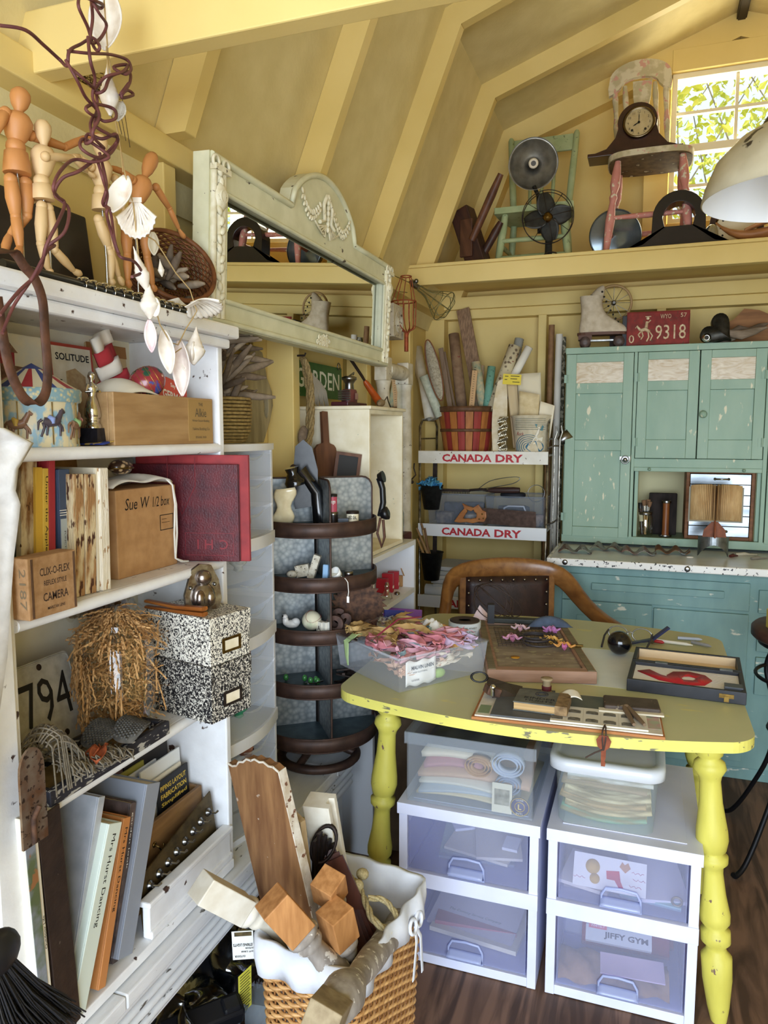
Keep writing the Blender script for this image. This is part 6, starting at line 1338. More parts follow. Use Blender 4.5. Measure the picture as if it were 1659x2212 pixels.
for i,(dx,dy,L,m)in enumerate(((-.09,0,.2,'9a7a50'),(-.07,.02,.22,'8a6a44'),(-.05,-.01,.19,'b89a6a'),(-.035,.01,.2,'7a5a3a'),(-.06,-.02,.15,'a98450'),(-.02,.0,.14,'c8b48a'))):
 o=B().rod((0,0,0),(dx,dy,L),[(.006,0),(.007,.5),(.005,1)],8).obj('wooden_dowel',P(m,.6));tag(put(o,p+Vc((.018-.01*i*.6,.01*(i%3)-.01,h*.35))),'thin wooden dowel leaning in the lower pail','dowel','dowels in the lower pail')
# lower shelf: stacked paper, hats
zl=zr[2]-.011
for i in range(7):small('paper_stack',('flat packet of paper in clear film on the lower rack shelf','loose sheaf of white paper low on the lower rack shelf')[0]if i==6 else 'sheaf %s in the paper pile on the lower rack shelf'%('at the bottom','second from the bottom','third from the bottom','fourth from the bottom','fifth from the bottom','just under the filmed packet')[i],'paper',B().box((-.13,-.12,0),(.13,.12,.02)),P(('d8dce0','e2e2de','ccd2d6')[i%3],.7),(.26,3.55,zl+.0215*i),3*(i%3)-2,bev=.004)
t=T('black_hat','flat dark brimmed hat on the lower rack shelf','hat',(.56,3.52,zl+.112));B().lathe([(.001,.03),(.06,.03),(.075,.024),(.08,.01),(.095,.008),(.095,.004),(.001,.004)],32,0,trs((0,0,0),(0,6,0))).obj('hat',P('24201e',.8),t)
small('dark_cloth','heap of dark blue cloth under the brimmed hat','cloth',B().grid(lambda u,v:(.22*(u-.5),.2*(v-.5),.1*(math.sin(pi*u)*math.sin(pi*v))**.35+.006*math.sin(20*u)*math.sin(17*v)),20,16),P('24262e',.85,c2='3a3e4a',sc=30),(.55,3.53,zl+.001))
small('rolled_paper','pale blue-white paper roll at the left of the lower rack shelf','roll',B().tube([(0,0,.03),(.2,0,.03)],.028,18),P('dfe4e8',.7),(.10,3.412+.03,zl-.0))
# rolls between rack and cabinet
GZ=P('b9b4a6',.7,c2='a8a294',sc=30)
for i,(px,top,r,m,lb,y)in enumerate(((1192,702,.014,P('8f6a44',.7,c2='7a5838',sc=40),'brown paper roll standing left of the green cabinet',3.66),(1208,722,.016,P('cfc9bc',.7),'long white paper roll standing left of the green cabinet',3.60),(1216,728,.016,P('5a5848',.7,c2='c0b8a0',sc=60,fac=(.5,.55)),'dark patterned roll half hidden behind the cabinet',3.70))):
 q=U(px,top,'y',y);t=T('paper_roll',lb,'roll',(q.x-.012,y,0));B().rod((0,0,0),(.012,0,q.z),[(r,0),(r,1)],16).obj('roll',m,t)
small('metal_funnel','grey metal scoop hooked on the right side of the rack','scoop',B().lathe([(.02,0),(.034,.06),(.032,.06),(.018,0)],20,cap=False),STEEL,(RX1+.045,3.47,1.34),rot=(0,50,0))
# ---------- on and in the green cabinet
KC=Vc((.742,3.1,0));UT=UZ1
def onx(px,y,py=740):return U(px,py,'y',y).x
# roller skate
SK=P('c9bba2',.7,c2='b3a388',sc=40,bump=.15)
x0=onx(1303,3.50)
t=T('roller_skate','old cream leather roller skate standing on the green cabinet','skate',(x0,3.50,UT),4);t.scale=(1.1,1.1,1.1)
b=B();S_=lambda x,z,wx,wy:((x,0,z),(wx,0,0),(0,wy,0))
# boot as stacked sections from sole to cuff
secs=[S_(.0,.060,.096,.030),S_(.0,.075,.098,.032),S_(-.012,.095,.084,.033),S_(-.03,.115,.062,.033),S_(-.044,.14,.046,.031),S_(-.05,.17,.042,.032),S_(-.052,.205,.045,.035)]
sweep(b,secs,n=20,pw=.75);b.tube([(-.03,0,.2),(-.012,0,.236),(-.004,.0,.244)],[.03,.017,.006],10);b.obj('boot',SK,t,sub=1)
b=B();sweep(b,[((-.004,0,.05),(.098,0,0),(0,.032,0)),((-.004,0,.061),(.1,0,0),(0,.034,0))],n=20,pw=.75,sm=False);b.box((-.098,-.026,.032),(-.045,.026,.05));b.obj('sole',P('5a3a2a',.6),t)
B().box((-.075,-.014,.026),(.07,.014,.032)).box((-.082,-.02,.012),(-.06,.02,.034)).box((.05,-.02,.012),(.07,.02,.034)).obj('chassis',STEEL,t)
for x in(-.071,.060):
 for y in(-.03,.03):B().lathe([(.006,-.010),(.021,-.009),(.022,0),(.021,.009),(.006,.010)],20,0,trs((x,y,.022),(90,0,0))).obj('wheel',P('3b2c28',.5,c2='5a4a44',sc=60),t)
b=B()
for k in range(8):u=k/7;b.ell((.055-.075*u+.01*u*u,-.018-.008*u,.098+.10*u+.02*u*u),(.004,.003,.004),8)
b.obj('lace_eyelets',INK,t)
# little spoked wheel
x1=onx(1318,3.62)
t=T('spoked_wheel','small spoked wheel with a tan rim standing behind the roller skate','wheel',(x1+.01,3.62,UT));cz_=U(1318,655,'y',3.62).z-UT;rr=.078;m_=trs((0,0,cz_),(90,0,10))
B().torus((0,0,0),rr,.006,36,8,M=m_).obj('rim',P('a8895c',.6),t);b=B()
for k in range(12):a=2*pi*k/12;b.tube([(.008*math.cos(a),.008*math.sin(a),.006*(-1)**k),(rr*math.cos(a),rr*math.sin(a),0)],.0012,5,0,False,m_)
b.obj('spokes',STEEL,t);B().lathe([(.006,-.014),(.011,-.008),(.011,.008),(.006,.014)],14,0,m_).obj('hub',STEEL,t);B().box((-.012,-.012,0),(.012,.012,cz_-rr+.004)).obj('stand',DARKM,t)
# red number plate box
a,c=U(1353,742,'y',3.47),U(1490,732,'y',3.47);u=U(1353,680,'y',3.47);w_=c.x-a.x;h=u.z-UT+.012
t=T('license_plate','rusty red Wyoming license plate 9318 standing on the green cabinet','license plate',(a.x,3.47,UT+.001),rot=(-6,0,3));PR=P('8a2a22',.6,.1,c2='6a2018',sc=30,chip='5a3a2a',ca=.62,csc=80);CRR=P('d8c8a4',.6,c2='b89a74',sc=60)
B().box((0,0,0),(w_,.0015,h)).obj('plate',PR,t,bev=.0006);b=B().tube([(.004,-.0008,.004),(w_-.004,-.0008,.004),(w_-.004,-.0008,h-.004),(.004,-.0008,h-.004)],.0018,6,0,True);b.obj('raised_rim',PR,t)
txt('9318',h*.42,(w_*.70,-.0005,h*.38),(1,0,0),(0,0,1),CRR,t,w_*.48);txt('WYO',h*.13,(w_*.62,-.0005,h*.84),(1,0,0),(0,0,1),CRR,t,w_*.17);txt('57',h*.12,(w_*.9,-.0005,h*.86),(1,0,0),(0,0,1),CRR,t);txt('0',h*.24,(w_*.08,-.0005,h*.2),(1,0,0),(0,0,1),CRR,t)
b=B(axm((w_*.30,-.0006,h*.12),(1,0,0),(0,0,1)));s_=h
b.tube([(-.14*s_,.32*s_,0),(.0,.36*s_,0),(.12*s_,.28*s_,0)],[.05*s_,.06*s_,.05*s_],8);b.tube([(-.14*s_,.33*s_,0),(-.24*s_,.46*s_,0),(-.28*s_,.40*s_,0)],[.04*s_,.03*s_,.02*s_],8)
for q in([(.12,.28),(.2,.16),(.14,.02)],[(.08,.26),(.1,.12),(.04,.0)],[(-.12,.3),(-.2,.2),(-.14,.12)],[(-.1,.3),(-.06,.16),(-.12,.06)]):b.tube([(x*s_,z*s_,0)for x,z in q],.022*s_,6)
b.tube([(.02*s_,.4*s_,0),(.04*s_,.58*s_,0)],[.05*s_,.04*s_],8);b.ell((.06*s_,.68*s_,0),(.05*s_,.05*s_,.004),8);b.bx((.07*s_,.73*s_,0),(.16*s_,.02*s_,.003));b.tube([(.06*s_,.54*s_,0),(.14*s_,.62*s_,0)],.02*s_,6)
b.obj('printed_rider',CRR,t)
small('black_box','black box directly behind the red license plate','box',B().box((0,0,0),(w_+.02,.10,h-.014)),P('1a1a1c',.5),(a.x-.02,3.49,UT+.001),2,bev=.002)
# heart tin
px0=onx(1548,3.46);t=T('heart_tin','dark metal heart shaped tin standing on its side beside the plate','tin',(px0,3.46,UT));hs=.07
hp_=[]
for k in range(40):
 a=2*pi*k/40;x=16*math.sin(a)**3;y=13*math.cos(a)-5*math.cos(2*a)-2*math.cos(3*a)-math.cos(4*a);ca_,sa_=math.cos(.9),math.sin(.9);x,y=x*ca_-y*sa_,x*sa_+y*ca_;hp_.append((x/17*hs,y/17*hs))
mz=min(y for x,y in hp_);hp_=[(x,y-mz)for x,y in hp_]
cxh=sum(x for x,y in hp_)/40;czh=sum(y for x,y in hp_)/40
b=B(FR2);b.prism(hp_,-.03,.03);b.add([(x,y,.03)for x,y in hp_]+[(cxh+(x-cxh)*.8,czh+(y-czh)*.8,.038)for x,y in hp_],[(i,(i+1)%40,40+(i+1)%40,40+i)for i in range(40)]+[tuple(range(40,80))],0,True);b.obj('tin',P('3c3a34',.35,.7,c2='26251f',sc=40),t)
B().lathe([(.017,0),(.018,.004),(.012,.006),(.012,.008),(.009,.009),(.009,.002),(.001,.002)],20,0,axm((-.042,-.034,.018),(1,0,0),(0,0,1))).obj('spout_ring',CHROME,t)
# carved board and driftwood at the right
x2=onx(1535,3.66)
o=B(FR2).prism([(0,0),(.36,0),(.36,.12),(.30,.135),(.24,.13),(.19,.155),(.13,.165),(.09,.12),(.03,.09),(0,.085)],-.008,.008).obj('carved_board',P('9a6a3c',.6,c2='7a5028',sc=40,st=(.15,1,1)),bev=.003);tag(put(o,(x2,3.66,UT),rot=(-3,0,0)),'scroll topped reddish wooden board behind the heart tin','board')
x3=onx(1600,3.48)
for i,(dx,z,L,r,lb)in enumerate(((.0,.028,.2,14,'grey pierced driftwood piece at the right end of the cabinet top'),(-.06,.012,.14,-8,'thin curved root beside the heart tin on the cabinet top'),(.04,.06,.16,20,'dark rounded driftwood behind the pierced piece'))):
 o=B().tube([(-L/2,0,-.006),(-L/4,.01,.008),(0,0,.0),(L/4,-.008,.014),(L/2,.0,.03)],[.006,.017,.02-.004*i,.015,.004],9).obj('driftwood',DRIFT[i]);tag(put(o,(x3+dx,3.46+.06*i,UT+z),r),lb,'driftwood')
# alcove
AZ=UZ0+.031
axx=lambda px,y:U(px,1150,'y',y).x
t=T('brush_jar','glass jar of paintbrushes and vials in the cabinet alcove','jar',(axx(1393,3.52),3.52,AZ));B().lathe([(.03,.002),(.033,.008),(.033,.085),(.027,.098),(.027,.105)],28,cap=False).obj('glass',JAR,t);B().lathe([(.0285,.098),(.0295,.1),(.0295,.112),(.026,.112),(.026,.098)],28,cap=False).obj('screw_band',STEEL,t)
BT=Vc(t.location)
for i,(dx,dy,lx,ly,L,hl)in enumerate(((-.008,.0,.010,-.004,.155,'flat paintbrush standing upright in the glass jar, left of three'),(.006,.006,.002,.004,.158,'flat paintbrush standing upright in the glass jar, middle of three'),(.012,-.002,-.008,.0,.15,'flat paintbrush leaning right in the glass jar'))):
 t2=T('paintbrush',hl,'paintbrush',BT+Vc((lx*.3,ly*.3,.008)));p=Vc((0,0,0));q=Vc((dx*1.6,dy,L));v=q-p
 B().rod(p,p+v*.55,[(.003,0),(.0045,.5),(.004,1)],8).obj('handle',P('b08a5a',.5),t2);B().rod(p+v*.55,p+v*.84,[(.004,0),(.007,1)],10).obj('ferrule',CHROME,t2);B().rod(p+v*.84,q,[(.007,0),(.010,.5),(.010,1)],10).obj('bristles',P('7a5c42',.9),t2)
t=T('glass_vial','tall brown vial with paper label leaning in the brush jar','vial',BT+Vc((-.012,-.004,.008)),rot=(0,-5,0));B().lathe([(.009,0),(.009,.115),(.007,.12)],16).obj('vial',P('3a2c26',.15),t);B().lathe([(.010,.118),(.010,.142),(.008,.144)],16).obj('cap',P('1c1a1a',.4),t);B().lathe([(.0093,.06),(.0093,.1)],16,cap=False).obj('paper_label',PAPER,t)
t=T('thread_bobbin','tall wooden mill bobbin with metal ends in the cabinet alcove','bobbin',(axx(1437,3.53),3.53,AZ));B().rod((0,0,.01),(0,0,.155),[(.016,0),(.0145,.1),(.0145,.9),(.016,1)],20).obj('spindle',P('8a5228',.4,c2='6e3c1a',sc=40,st=(1,1,.2)),t)
for z0 in(0,.152):B().lathe([(.026 if z0==0 else .02,0),(.028 if z0==0 else .021,.004),(.026 if z0==0 else .02,.01)],22,0,trs((0,0,z0))).obj('metal_end',STEEL,t)
o=B().box((0,0,0),(.12,.03,.19)).obj('charred_block',P('332a26',.9,c2='211b18',sc=60,st=(1,1,.2)),bev=.004);tag(put(o,(axx(1400,3.6),3.60,AZ),2),'dark weathered wooden block behind the bobbin in the alcove','block')
# metal drawer chest
a=axx(1478,3.50);w_=axx(1645,3.50)-a-.006;w_=min(w_,1.545-a-.005);h=U(1478,1015,'y',3.50).z-AZ
t=T('drawer_chest','small wooden chest of flat metal drawers in the cabinet alcove','chest',(a,3.50,AZ));CW1=P('8a5a34',.6,c2='6e4424',sc=50,st=(.2,1,1))
B().box((0,0,0),(.014,.2,h)).box((w_-.014,0,0),(w_,.2,h)).box((.014,0,0),(w_-.014,.2,.014)).box((.014,0,h-.014),(w_-.014,.2,h)).box((.014,.19,.014),(w_-.014,.2,h-.014)).obj('case',CW1,t,bev=.001)
nd=6;dh=(h-.03)/nd
for k in range(nd):
 z=.015+k*dh;d=B().box((.016,.004,z),(w_-.016,.012,z+dh-.002)).obj('metal_drawer',P('8f9498',.25,.9,c2='5f6468',sc=20,st=(.2,1,1)),t,bev=.001)
 if k in(0,nd-1):b=B().tube([(w_*.42,.004,z+dh*.5),(w_*.42,-.01,z+dh*.5),(w_*.62,-.01,z+dh*.5),(w_*.62,.004,z+dh*.5)],.0035,8);b.ell((w_*.42,.0,z+dh*.5),.006,8);b.ell((w_*.62,.0,z+dh*.5),.006,8);b.obj('handle',CHROME,d)
# open book on a stand
CTZ=cz+.0225
q=Vc((U(1533,1190,'z',CTZ).x,3.27,CTZ))
t=T('book_stand','curved tin stand with brown wooden uprights on the white counter','stand',q);b=B();n=20
def arcp(a,r):return(r*math.sin(a),-r*math.cos(a)+.05)
for k in range(n):
 a0,a1=(-1.35+2.7*k/n),(-1.35+2.7*(k+1)/n);zb0,zb1=[max(0,.052-.058*abs(2*j/n-1)**1.6)for j in(k,k+1)]
 b.add([(*arcp(a0,.06),zb0),(*arcp(a1,.06),zb1),(*arcp(a1,.06),.085),(*arcp(a0,.06),.085)],[(0,1,2,3)])
b.obj('tin_base',P('8b8f90',.35,.85,c2='6b6f70',sc=40),t,solid=.002)
BRD2=P('8a4a26',.6,c2='6f3a1c',sc=40)
B(axm((0,-.0,.085),(1,0,0),(0,0,1))).prism([(-.045,0),(.045,0),(.04,.03),(.012,.062),(-.012,.062),(-.04,.03)],-.003,.003).obj('upright',BRD2,t);B(axm((0,-.0,.085),(0,1,0),(0,0,1))).prism([(-.04,0),(.04,0),(.03,.03),(.008,.07),(-.008,.07),(-.03,.03)],-.003,.003).obj('upright',BRD2,t)
t=T('open_book','old book with fanned yellowed pages standing open on the tin stand','book',q+Vc((0,0,.152)));PGS=P('c9a876',.85,c2='b38e5c',sc=70,st=(1,1,.3))
for i in range(40):
 a=math.radians(-86+172*i/39);L=.096;b=B();k=.3*math.sin(a)
 if-.25<math.sin(a)<.12 and i%2:continue
 b.grid(lambda u,v:(L*u*math.sin(a+.25*(1-u)*math.sin(a)),-L*u*math.cos(a)*.55+.0,.142*v+.010*math.cos(a)*u),5,2);b.obj('page',PGS,t,solid=.0009)
for sx in(-1,1):B().box((min(0,sx*.102),.002,-.006),(max(0,sx*.102),.005,.137)).obj('cover',P('8f8a78',.6),t)
b=B()
for k in range(11):b.box((.03,-.0075,.035+.009*k),(.055+.02*((k*7)%3)/3,-.007,.037+.009*k))
b.obj('printed_text',INK,t)
# curved rusty tin scraps along the counter
RT=[P('7a5a4a',.5,.5,c2='9aa0a0',sc=22,chip='4a2e22',ca=.56,csc=40),P('8f8a86',.45,.6,c2='6a4a3c',sc=22,chip='4a3a34',ca=.58,csc=40),P('8a5a4c',.5,.5,c2='a0a2a4',sc=24,chip='3f2a24',ca=.6,csc=40),P('6f4a34',.6,.5,c2='8a6a52',sc=22,chip='9aa4b0',ca=.6,csc=30)]
for i,(px,py,lb)in enumerate(((1241,1187,'wavy rusty tin strip at the left end of the white counter'),(1311,1182,'wavy grey tin strip second from the left on the counter'),(1379,1191,'wavy reddish tin strip third from the left on the counter'),(1452,1190,'wavy brown tin strip beside the tin book stand'))):
 q2=U(px,py+8,'z',CTZ);o=B().grid(lambda u,v:(.138*(u-.5),.075*(v-.5),.004+.028*(math.sin(2*pi*2*u-1.2+.5*i)*.5+.5)*(.6+.4*v)),28,6).obj('tin_strip',RT[i],solid=.0015);tag(put(o,q2+Vc((0,0.02,.001)),(4,-6,2,0)[i]),lb,'tin')
for i,(px,py,L,m,lb)in enumerate(((1612,1200,.09,'c0b9a4','bone handled putty knife on the right of the counter'),(1640,1208,.08,'8a8478','small pale tool at the right edge of the counter'),(1585,1203,.05,'5a2a26','tiny dark pin set beside the putty knife'))):
 q2=U(px,py,'z',CTZ);o=B().tube([(-L/2,0,.005),(-L*.1,0,.007),(L*.15,0,.004),(L/2,0,.003)],[.006,.008,.004,.003],8).obj('hand_tool',P(m,.5));tag(put(o,q2,20+15*i),lb,'tool')
small('white_button','small white disc lying on the counter before the book stand','button',B().lathe([(.014,0),(.014,.003),(.001,.004)],16),PAPERW,U(1490,1204,'z',CTZ))
# ---------- on the loft shelf under the gable window
LZ=2.107
lx=lambda px,y,py=545:U(px,py,'y',y).x
lz=lambda px,py,y:U(px,py,'y',y).z-LZ
PK=P('cf8f86',.55,c2='c58278',sc=30,chip='d8d0b8',ca=.60,csc=50);PKT=P('d2c9ae',.6,c2='b8ae8c',sc=20,fac=(.45,.55),chip='c99a8c',ca=.58,csc=30);UND=P('6f5a3c',.75,c2='4a3a26',sc=30,chip='b8b096',ca=.66,csc=30)
# pink child's chair
yF_,yB_=3.34,3.56
t=T('child_chair','distressed pink child chair with turned legs under the mantel clock','chair',((lx(1300,yF_)+lx(1500,yF_,480))/2,(yF_+yB_)/2,LZ));ox,oyy=t.location.x,t.location.y
zs_=lz(1380,340,yF_);hwid=.165
TLG=[(.012,0),(.018,.12),(.02,.25),(.012,.33),(.017,.37),(.012,.42),(.02,.6),(.016,.78),(.012,.92),(.011,1)]
hd_=(yB_-yF_)/2
for sx in(-1,1):
 for sy in(-1,1):B().rod((sx*.125,sy*(hd_-.02),zs_),(sx*.165,sy*hd_,0),TLG,14).obj('leg',PK,t)
B().rod((-.152,-hd_*.96,zs_*.42),(.152,-hd_*.96,zs_*.42),[(.008,0),(.012,.5),(.008,1)],10).obj('stretcher',PK,t);B().rod((-.152,hd_*.96,zs_*.36),(.152,hd_*.96,zs_*.36),[(.008,0),(.012,.5),(.008,1)],10).obj('stretcher',PK,t)
for sx in(-1,1):B().rod((sx*.15,-hd_*.97,zs_*.3),(sx*.15,hd_*.97,zs_*.3),[(.008,0),(.012,.5),(.008,1)],10).obj('stretcher',PK,t)
b=B();pl=[]
for k in range(40):
 a=2*pi*k/40;x,y=math.cos(a),math.sin(a);pl.append((hwid*math.copysign(abs(x)**.55,x),(hd_+.02)*math.copysign(abs(y)**.6,y)))
b.prism(pl,zs_,zs_+.004,1);b.prism([(x*1.03,y*1.03)for x,y in pl],zs_+.004,zs_+.028,0);b.obj('seat',[PKT,UND],t,bev=.004)
zc=lz(1345,178,3.60);by=hd_+.01
for x in(-.135,-.08,.08,.135):B().rod((x*.75-.03,hd_-.02,zs_+.028),(x*.78-.055,by+.03,zc-.02),[(.010,0),(.013,.15),(.009,.3),(.014,.5),(.009,.65),(.013,.85),(.009,1)],12).obj('spindle',PKT,t)
b=B(axm((-.055,by+.03,zc),(1,0,0),(0,.12,1))@trs((0,0,0),(0,0,0),(.78,1,1)));op=[(-.165,-.06),(-.17,-.03)]+[(.16*math.cos(a)*1.02,.03+.075*math.sin(a)-.02)for a in[pi-pi*k/16 for k in range(17)]]+[(.17,-.03),(.165,-.06),(.125,-.045)]+[(.10*math.cos(a),-.025+.035*math.sin(a))for a in[pi*k/10 for k in range(11)]]+[(-.125,-.045)]
b.prism(op,-.01,.01);b.obj('crest_rail',PKT,t,bev=.003)
B(axm((-.045,hd_+.0,zs_+.028),(1,0,0),(0,.12,1))@trs((0,0,0),(0,0,0),(.8,1,1))).prism([(-.05,0),(.05,0),(.045,(zc-zs_)*.25),(.022,(zc-zs_)*.5),(.045,(zc-zs_)*.75),(.05,zc-zs_-.03),(-.05,zc-zs_-.03),(-.045,(zc-zs_)*.75),(-.022,(zc-zs_)*.5),(-.045,(zc-zs_)*.25)],-.006,.006).obj('back_splat',PKT,t)
SEATZ=LZ+zs_+.0285
# mantel clock
MAH=P('3a1c16',.3,c2='2a120f',sc=30,coat=.4)
yC=3.37
t=T('mantel_clock','dark mahogany mantel clock showing eight o clock on the pink chair','clock',(lx(1375,yC,320),yC,SEATZ))
k_=.97;pl=[(-.17,0),(.165,0),(.165,.016),(.12,.03),(.085,.07),(.075,.105)]+[(.078*math.cos(a),.125+.075*math.sin(a))for a in[pi*j/18 for j in range(19)]]+[(-.075,.105),(-.085,.07),(-.12,.03),(-.17,.016)]
B(FR2).prism(pl,-.09,.0).obj('case',MAH,t,bev=.003);B().box((-.195,-.012,0),(.18,.1,.014)).obj('base_moulding',MAH,t,bev=.002)
dm=axm((.006,-.001,.118),(1,0,0),(0,0,1));B(dm).lathe([(.052,-.001),(.062,0),(.064,.008),(.058,.014),(.054,.012)],40,cap=False).obj('bezel',P('6a5c48',.2,1),t)
d=B(dm).lathe([(.001,.004),(.054,.004)],40).obj('dial',P('cdb98a',.5,c2='bda676',sc=40),t)
for n_ in range(1,13):a=pi/2-2*pi*n_/12;txt(str(n_),.0095,(.006+.042*math.cos(a),-.0056,.118+.042*math.sin(a)),(1,0,0),(0,0,1),INK,d)
def hand(ang,L,w_):b=B(dm);c_,s_=math.cos(ang),math.sin(ang);b.add([(-s_*w_,c_*w_,.0075),(c_*L*.6-s_*w_*1.6,s_*L*.6+c_*w_*1.6,.0075),(c_*L,s_*L,.0075),(c_*L*.6+s_*w_*1.6,s_*L*.6-c_*w_*1.6,.0075),(s_*w_,-c_*w_,.0075)],[(4,3,2,1,0)]);b.lathe([(.005,.006),(.005,.0085),(.001,.009)],12);return b.obj('clock_hand',INK,d)
hand(pi/2,.040,.0012);hand(pi/2-2*pi*8/12,.028,.0018)
for s_ in(-1,1):B(dm).lathe([(.005,.004),(.005,.0055),(.001,.006)],12,0,trs((s_*.026,-.028,0))).obj('winding_hole',INK,d)
B(dm).lathe([(.054,.012),(.03,.017),(.001,.019)],32,cap=False).obj('glass',clear('ffffff',.03,.02,key='g'),t)
# green child's chair
GC=P('a9b486',.55,c2='98a678',sc=20,chip='6f7a58',ca=.66,csc=50)
y0_,y1_=3.36,3.58
t=T('child_chair','pale green wooden child chair holding the metal lamp shade','chair',((lx(1080,y0_)+lx(1235,y0_))/2-.012,(y0_+y1_)/2,LZ));wq=.15;hd2=.11;zq=lz(1170,455,y0_)
for sx in(-1,1):
 B().rod((sx*.125,-hd2+.015,zq),(sx*.155,-hd2,0),[(.014,0),(.018,.3),(.014,1)],14).obj('leg',GC,t);B().rod((sx*.12,hd2-.01,zq),(sx*.14,hd2+.02,0),[(.014,0),(.016,.3),(.013,1)],14).obj('leg',GC,t)
 B().rod((sx*.12,hd2-.005,zq),(sx*.15,hd2+.05,lz(1065,300,3.6)),[(.014,0),(.016,.5),(.014,.97),(.008,1)],14).obj('back_post',GC,t)
 B().rod((sx*.145,-hd2,zq*.45),(sx*.135,hd2+.01,zq*.45),[(.008,0),(.010,.5),(.008,1)],10).obj('stretcher',GC,t)
for z,y in((zq*.5,-hd2),(zq*.18,-hd2*.99),(zq*.4,hd2+.015)):B().rod((-.145,y,z),(.145,y,z),[(.009,0),(.011,.5),(.009,1)],10).obj('stretcher',GC,t)
b=B();b.prism([(-.17,-hd2-.015),(.17,-hd2-.015),(.165,-.02),(.14,hd2+.01),(-.14,hd2+.01),(-.165,-.02)],zq,zq+.026);b.obj('seat',GC,t,bev=.006)
zt2=lz(1065,300,3.6)
for sx in(-1,0,1):B().rod((sx*.05,hd2-.005,zq+.02),(sx*.055,hd2+.04,zt2-.08),[(.007,0),(.009,.5),(.007,1)],10).obj('spindle',GC,t)
B().bx((0,hd2+.044,zt2-.05),(.27,.014,.075),0,(-9,0,0)).obj('back_slat',GC,t,bev=.003)
# metal dish shade and fan in front of it
yD=3.36
c_=U(1152,354,'y',yD);r_=abs(U(1204,354,'y',yD).x-c_.x)*1.03
t=T('heater_reflector','round dish reflector of an old heater on a bracket before the green chair','heater',c_)
mm=axm((0,0,0),(.98,.2,0),(.04,-.15,1));mm=mm@trs((0,0,0));DSH=P('a09c90',.38,.7,c2='77736a',sc=20)
B(mm).lathe([(r_,0),(r_*1.01,.004),(r_*.92,-.022),(r_*.7,-.045),(r_*.4,-.06),(.014,-.066)],48,cap=False).obj('dish',DSH,t,solid=.0015)
B(mm).lathe([(.014,-.066),(.015,-.03),(.013,.0),(.012,.012)],18).obj('core',P('4a4640',.4),t);B(mm).lathe([(.012,.0),(.02,.004),(.021,.014),(.012,.018),(.010,.008),(.001,.008)],22).obj('ceramic_socket',P('e3d9c4',.4),t)
B().tube([(.0,.03,-r_*.8),(.02,.03,-r_-.02),(.03,.02,LZ-c_.z+.14)],.009,8).obj('bracket',BLACK,t)
yE=3.30;f0=U(1183,470,'y',yE);rF=abs(U(1236,470,'y',yE).x-f0.x)
t=T('table_fan','old black four-bladed desk fan with a brass hub on the loft edge','fan',(f0.x,yE+.03,LZ));fz=f0.z-LZ;fm=axm((0,-.03,fz),(.97,.16,0),(0,-.12,1))
FB=P('2a2a28',.5,.3,c2='3a3a36',sc=40)
for k in range(4):
 a=math.radians(100+90*k);b=B(fm@trs((0,0,.01),(0,0,math.degrees(a))));b.grid(lambda u,v:(rF*(.1+.86*v),(u-.5)*rF*(.22+.75*math.sin(pi*min(1,.2+.72*v))*.72),.02*(u-.5)*1.4),8,12);b.obj('blade',FB,t,solid=.002)
B(fm).lathe([(.02,-.004),(.022,.012),(.016,.022),(.001,.026)],24).obj('hub',BRASS,t)
b=B(fm);b.torus((0,0,.02),rF*1.05,.0018,44,6);b.torus((0,0,-.02),rF*1.02,.0018,44,6)
for k in range(8):a=2*pi*k/8+.2;b.tube([(.02*math.cos(a),.02*math.sin(a),.034),(rF*.7*math.cos(a),rF*.7*math.sin(a),.034),(rF*1.05*math.cos(a),rF*1.05*math.sin(a),.02),(rF*1.02*math.cos(a),rF*1.02*math.sin(a),-.02)],.0012,5)
b.obj('wire_guard',DARKM,t);B(fm).lathe([(.03,-.08),(.042,-.06),(.042,-.025),(.026,-.01)],24).obj('motor',P('2e3232',.4,.3),t)
B().lathe([(.05,0),(.052,.008),(.036,.014),(.016,.03),(.014,fz-.04),(.02,fz-.02)],24,0,trs((0,.02,0))).obj('base',FB,t);b=B()
for k in range(5):b.torus((.004*k,-.01,.012+.006*k),.03-.002*k,.003,22,6,rot=(12*k-20,10,0))
b.obj('power_cord',P('3a3026',.7),t)
# wooden plane
t=T('wooden_plane','dark wooden block plane with two wooden pegs leaning at the left end of the loft','tool',(lx(1035,3.31),3.31,LZ),rot=(0,-20,-14));DW=P('4a2c20',.5,c2='34201a',sc=40,st=(1,1,.15))
B().box((-.045,-.03,0),(.045,.05,.27)).obj('body',DW,t,bev=.005);B().rod((.02,-.035,.11),(.24,-.06,.29),[(.016,0),(.018,.7),(.012,1)],12).obj('peg',P('6a4430',.5,c2='50301f',sc=40,st=(1,1,.2)),t);B().rod((.03,.02,.05),(.15,.02,.14),[(.016,0),(.018,.7),(.012,1)],12).obj('peg',DW,t);B().bx((.0,-.036,.13),(.06,.014,.16),0,(0,20,0)).obj('side_plate',P('5e3c2a',.5,c2='452a1c',sc=40,st=(1,1,.2)),t,bev=.003)
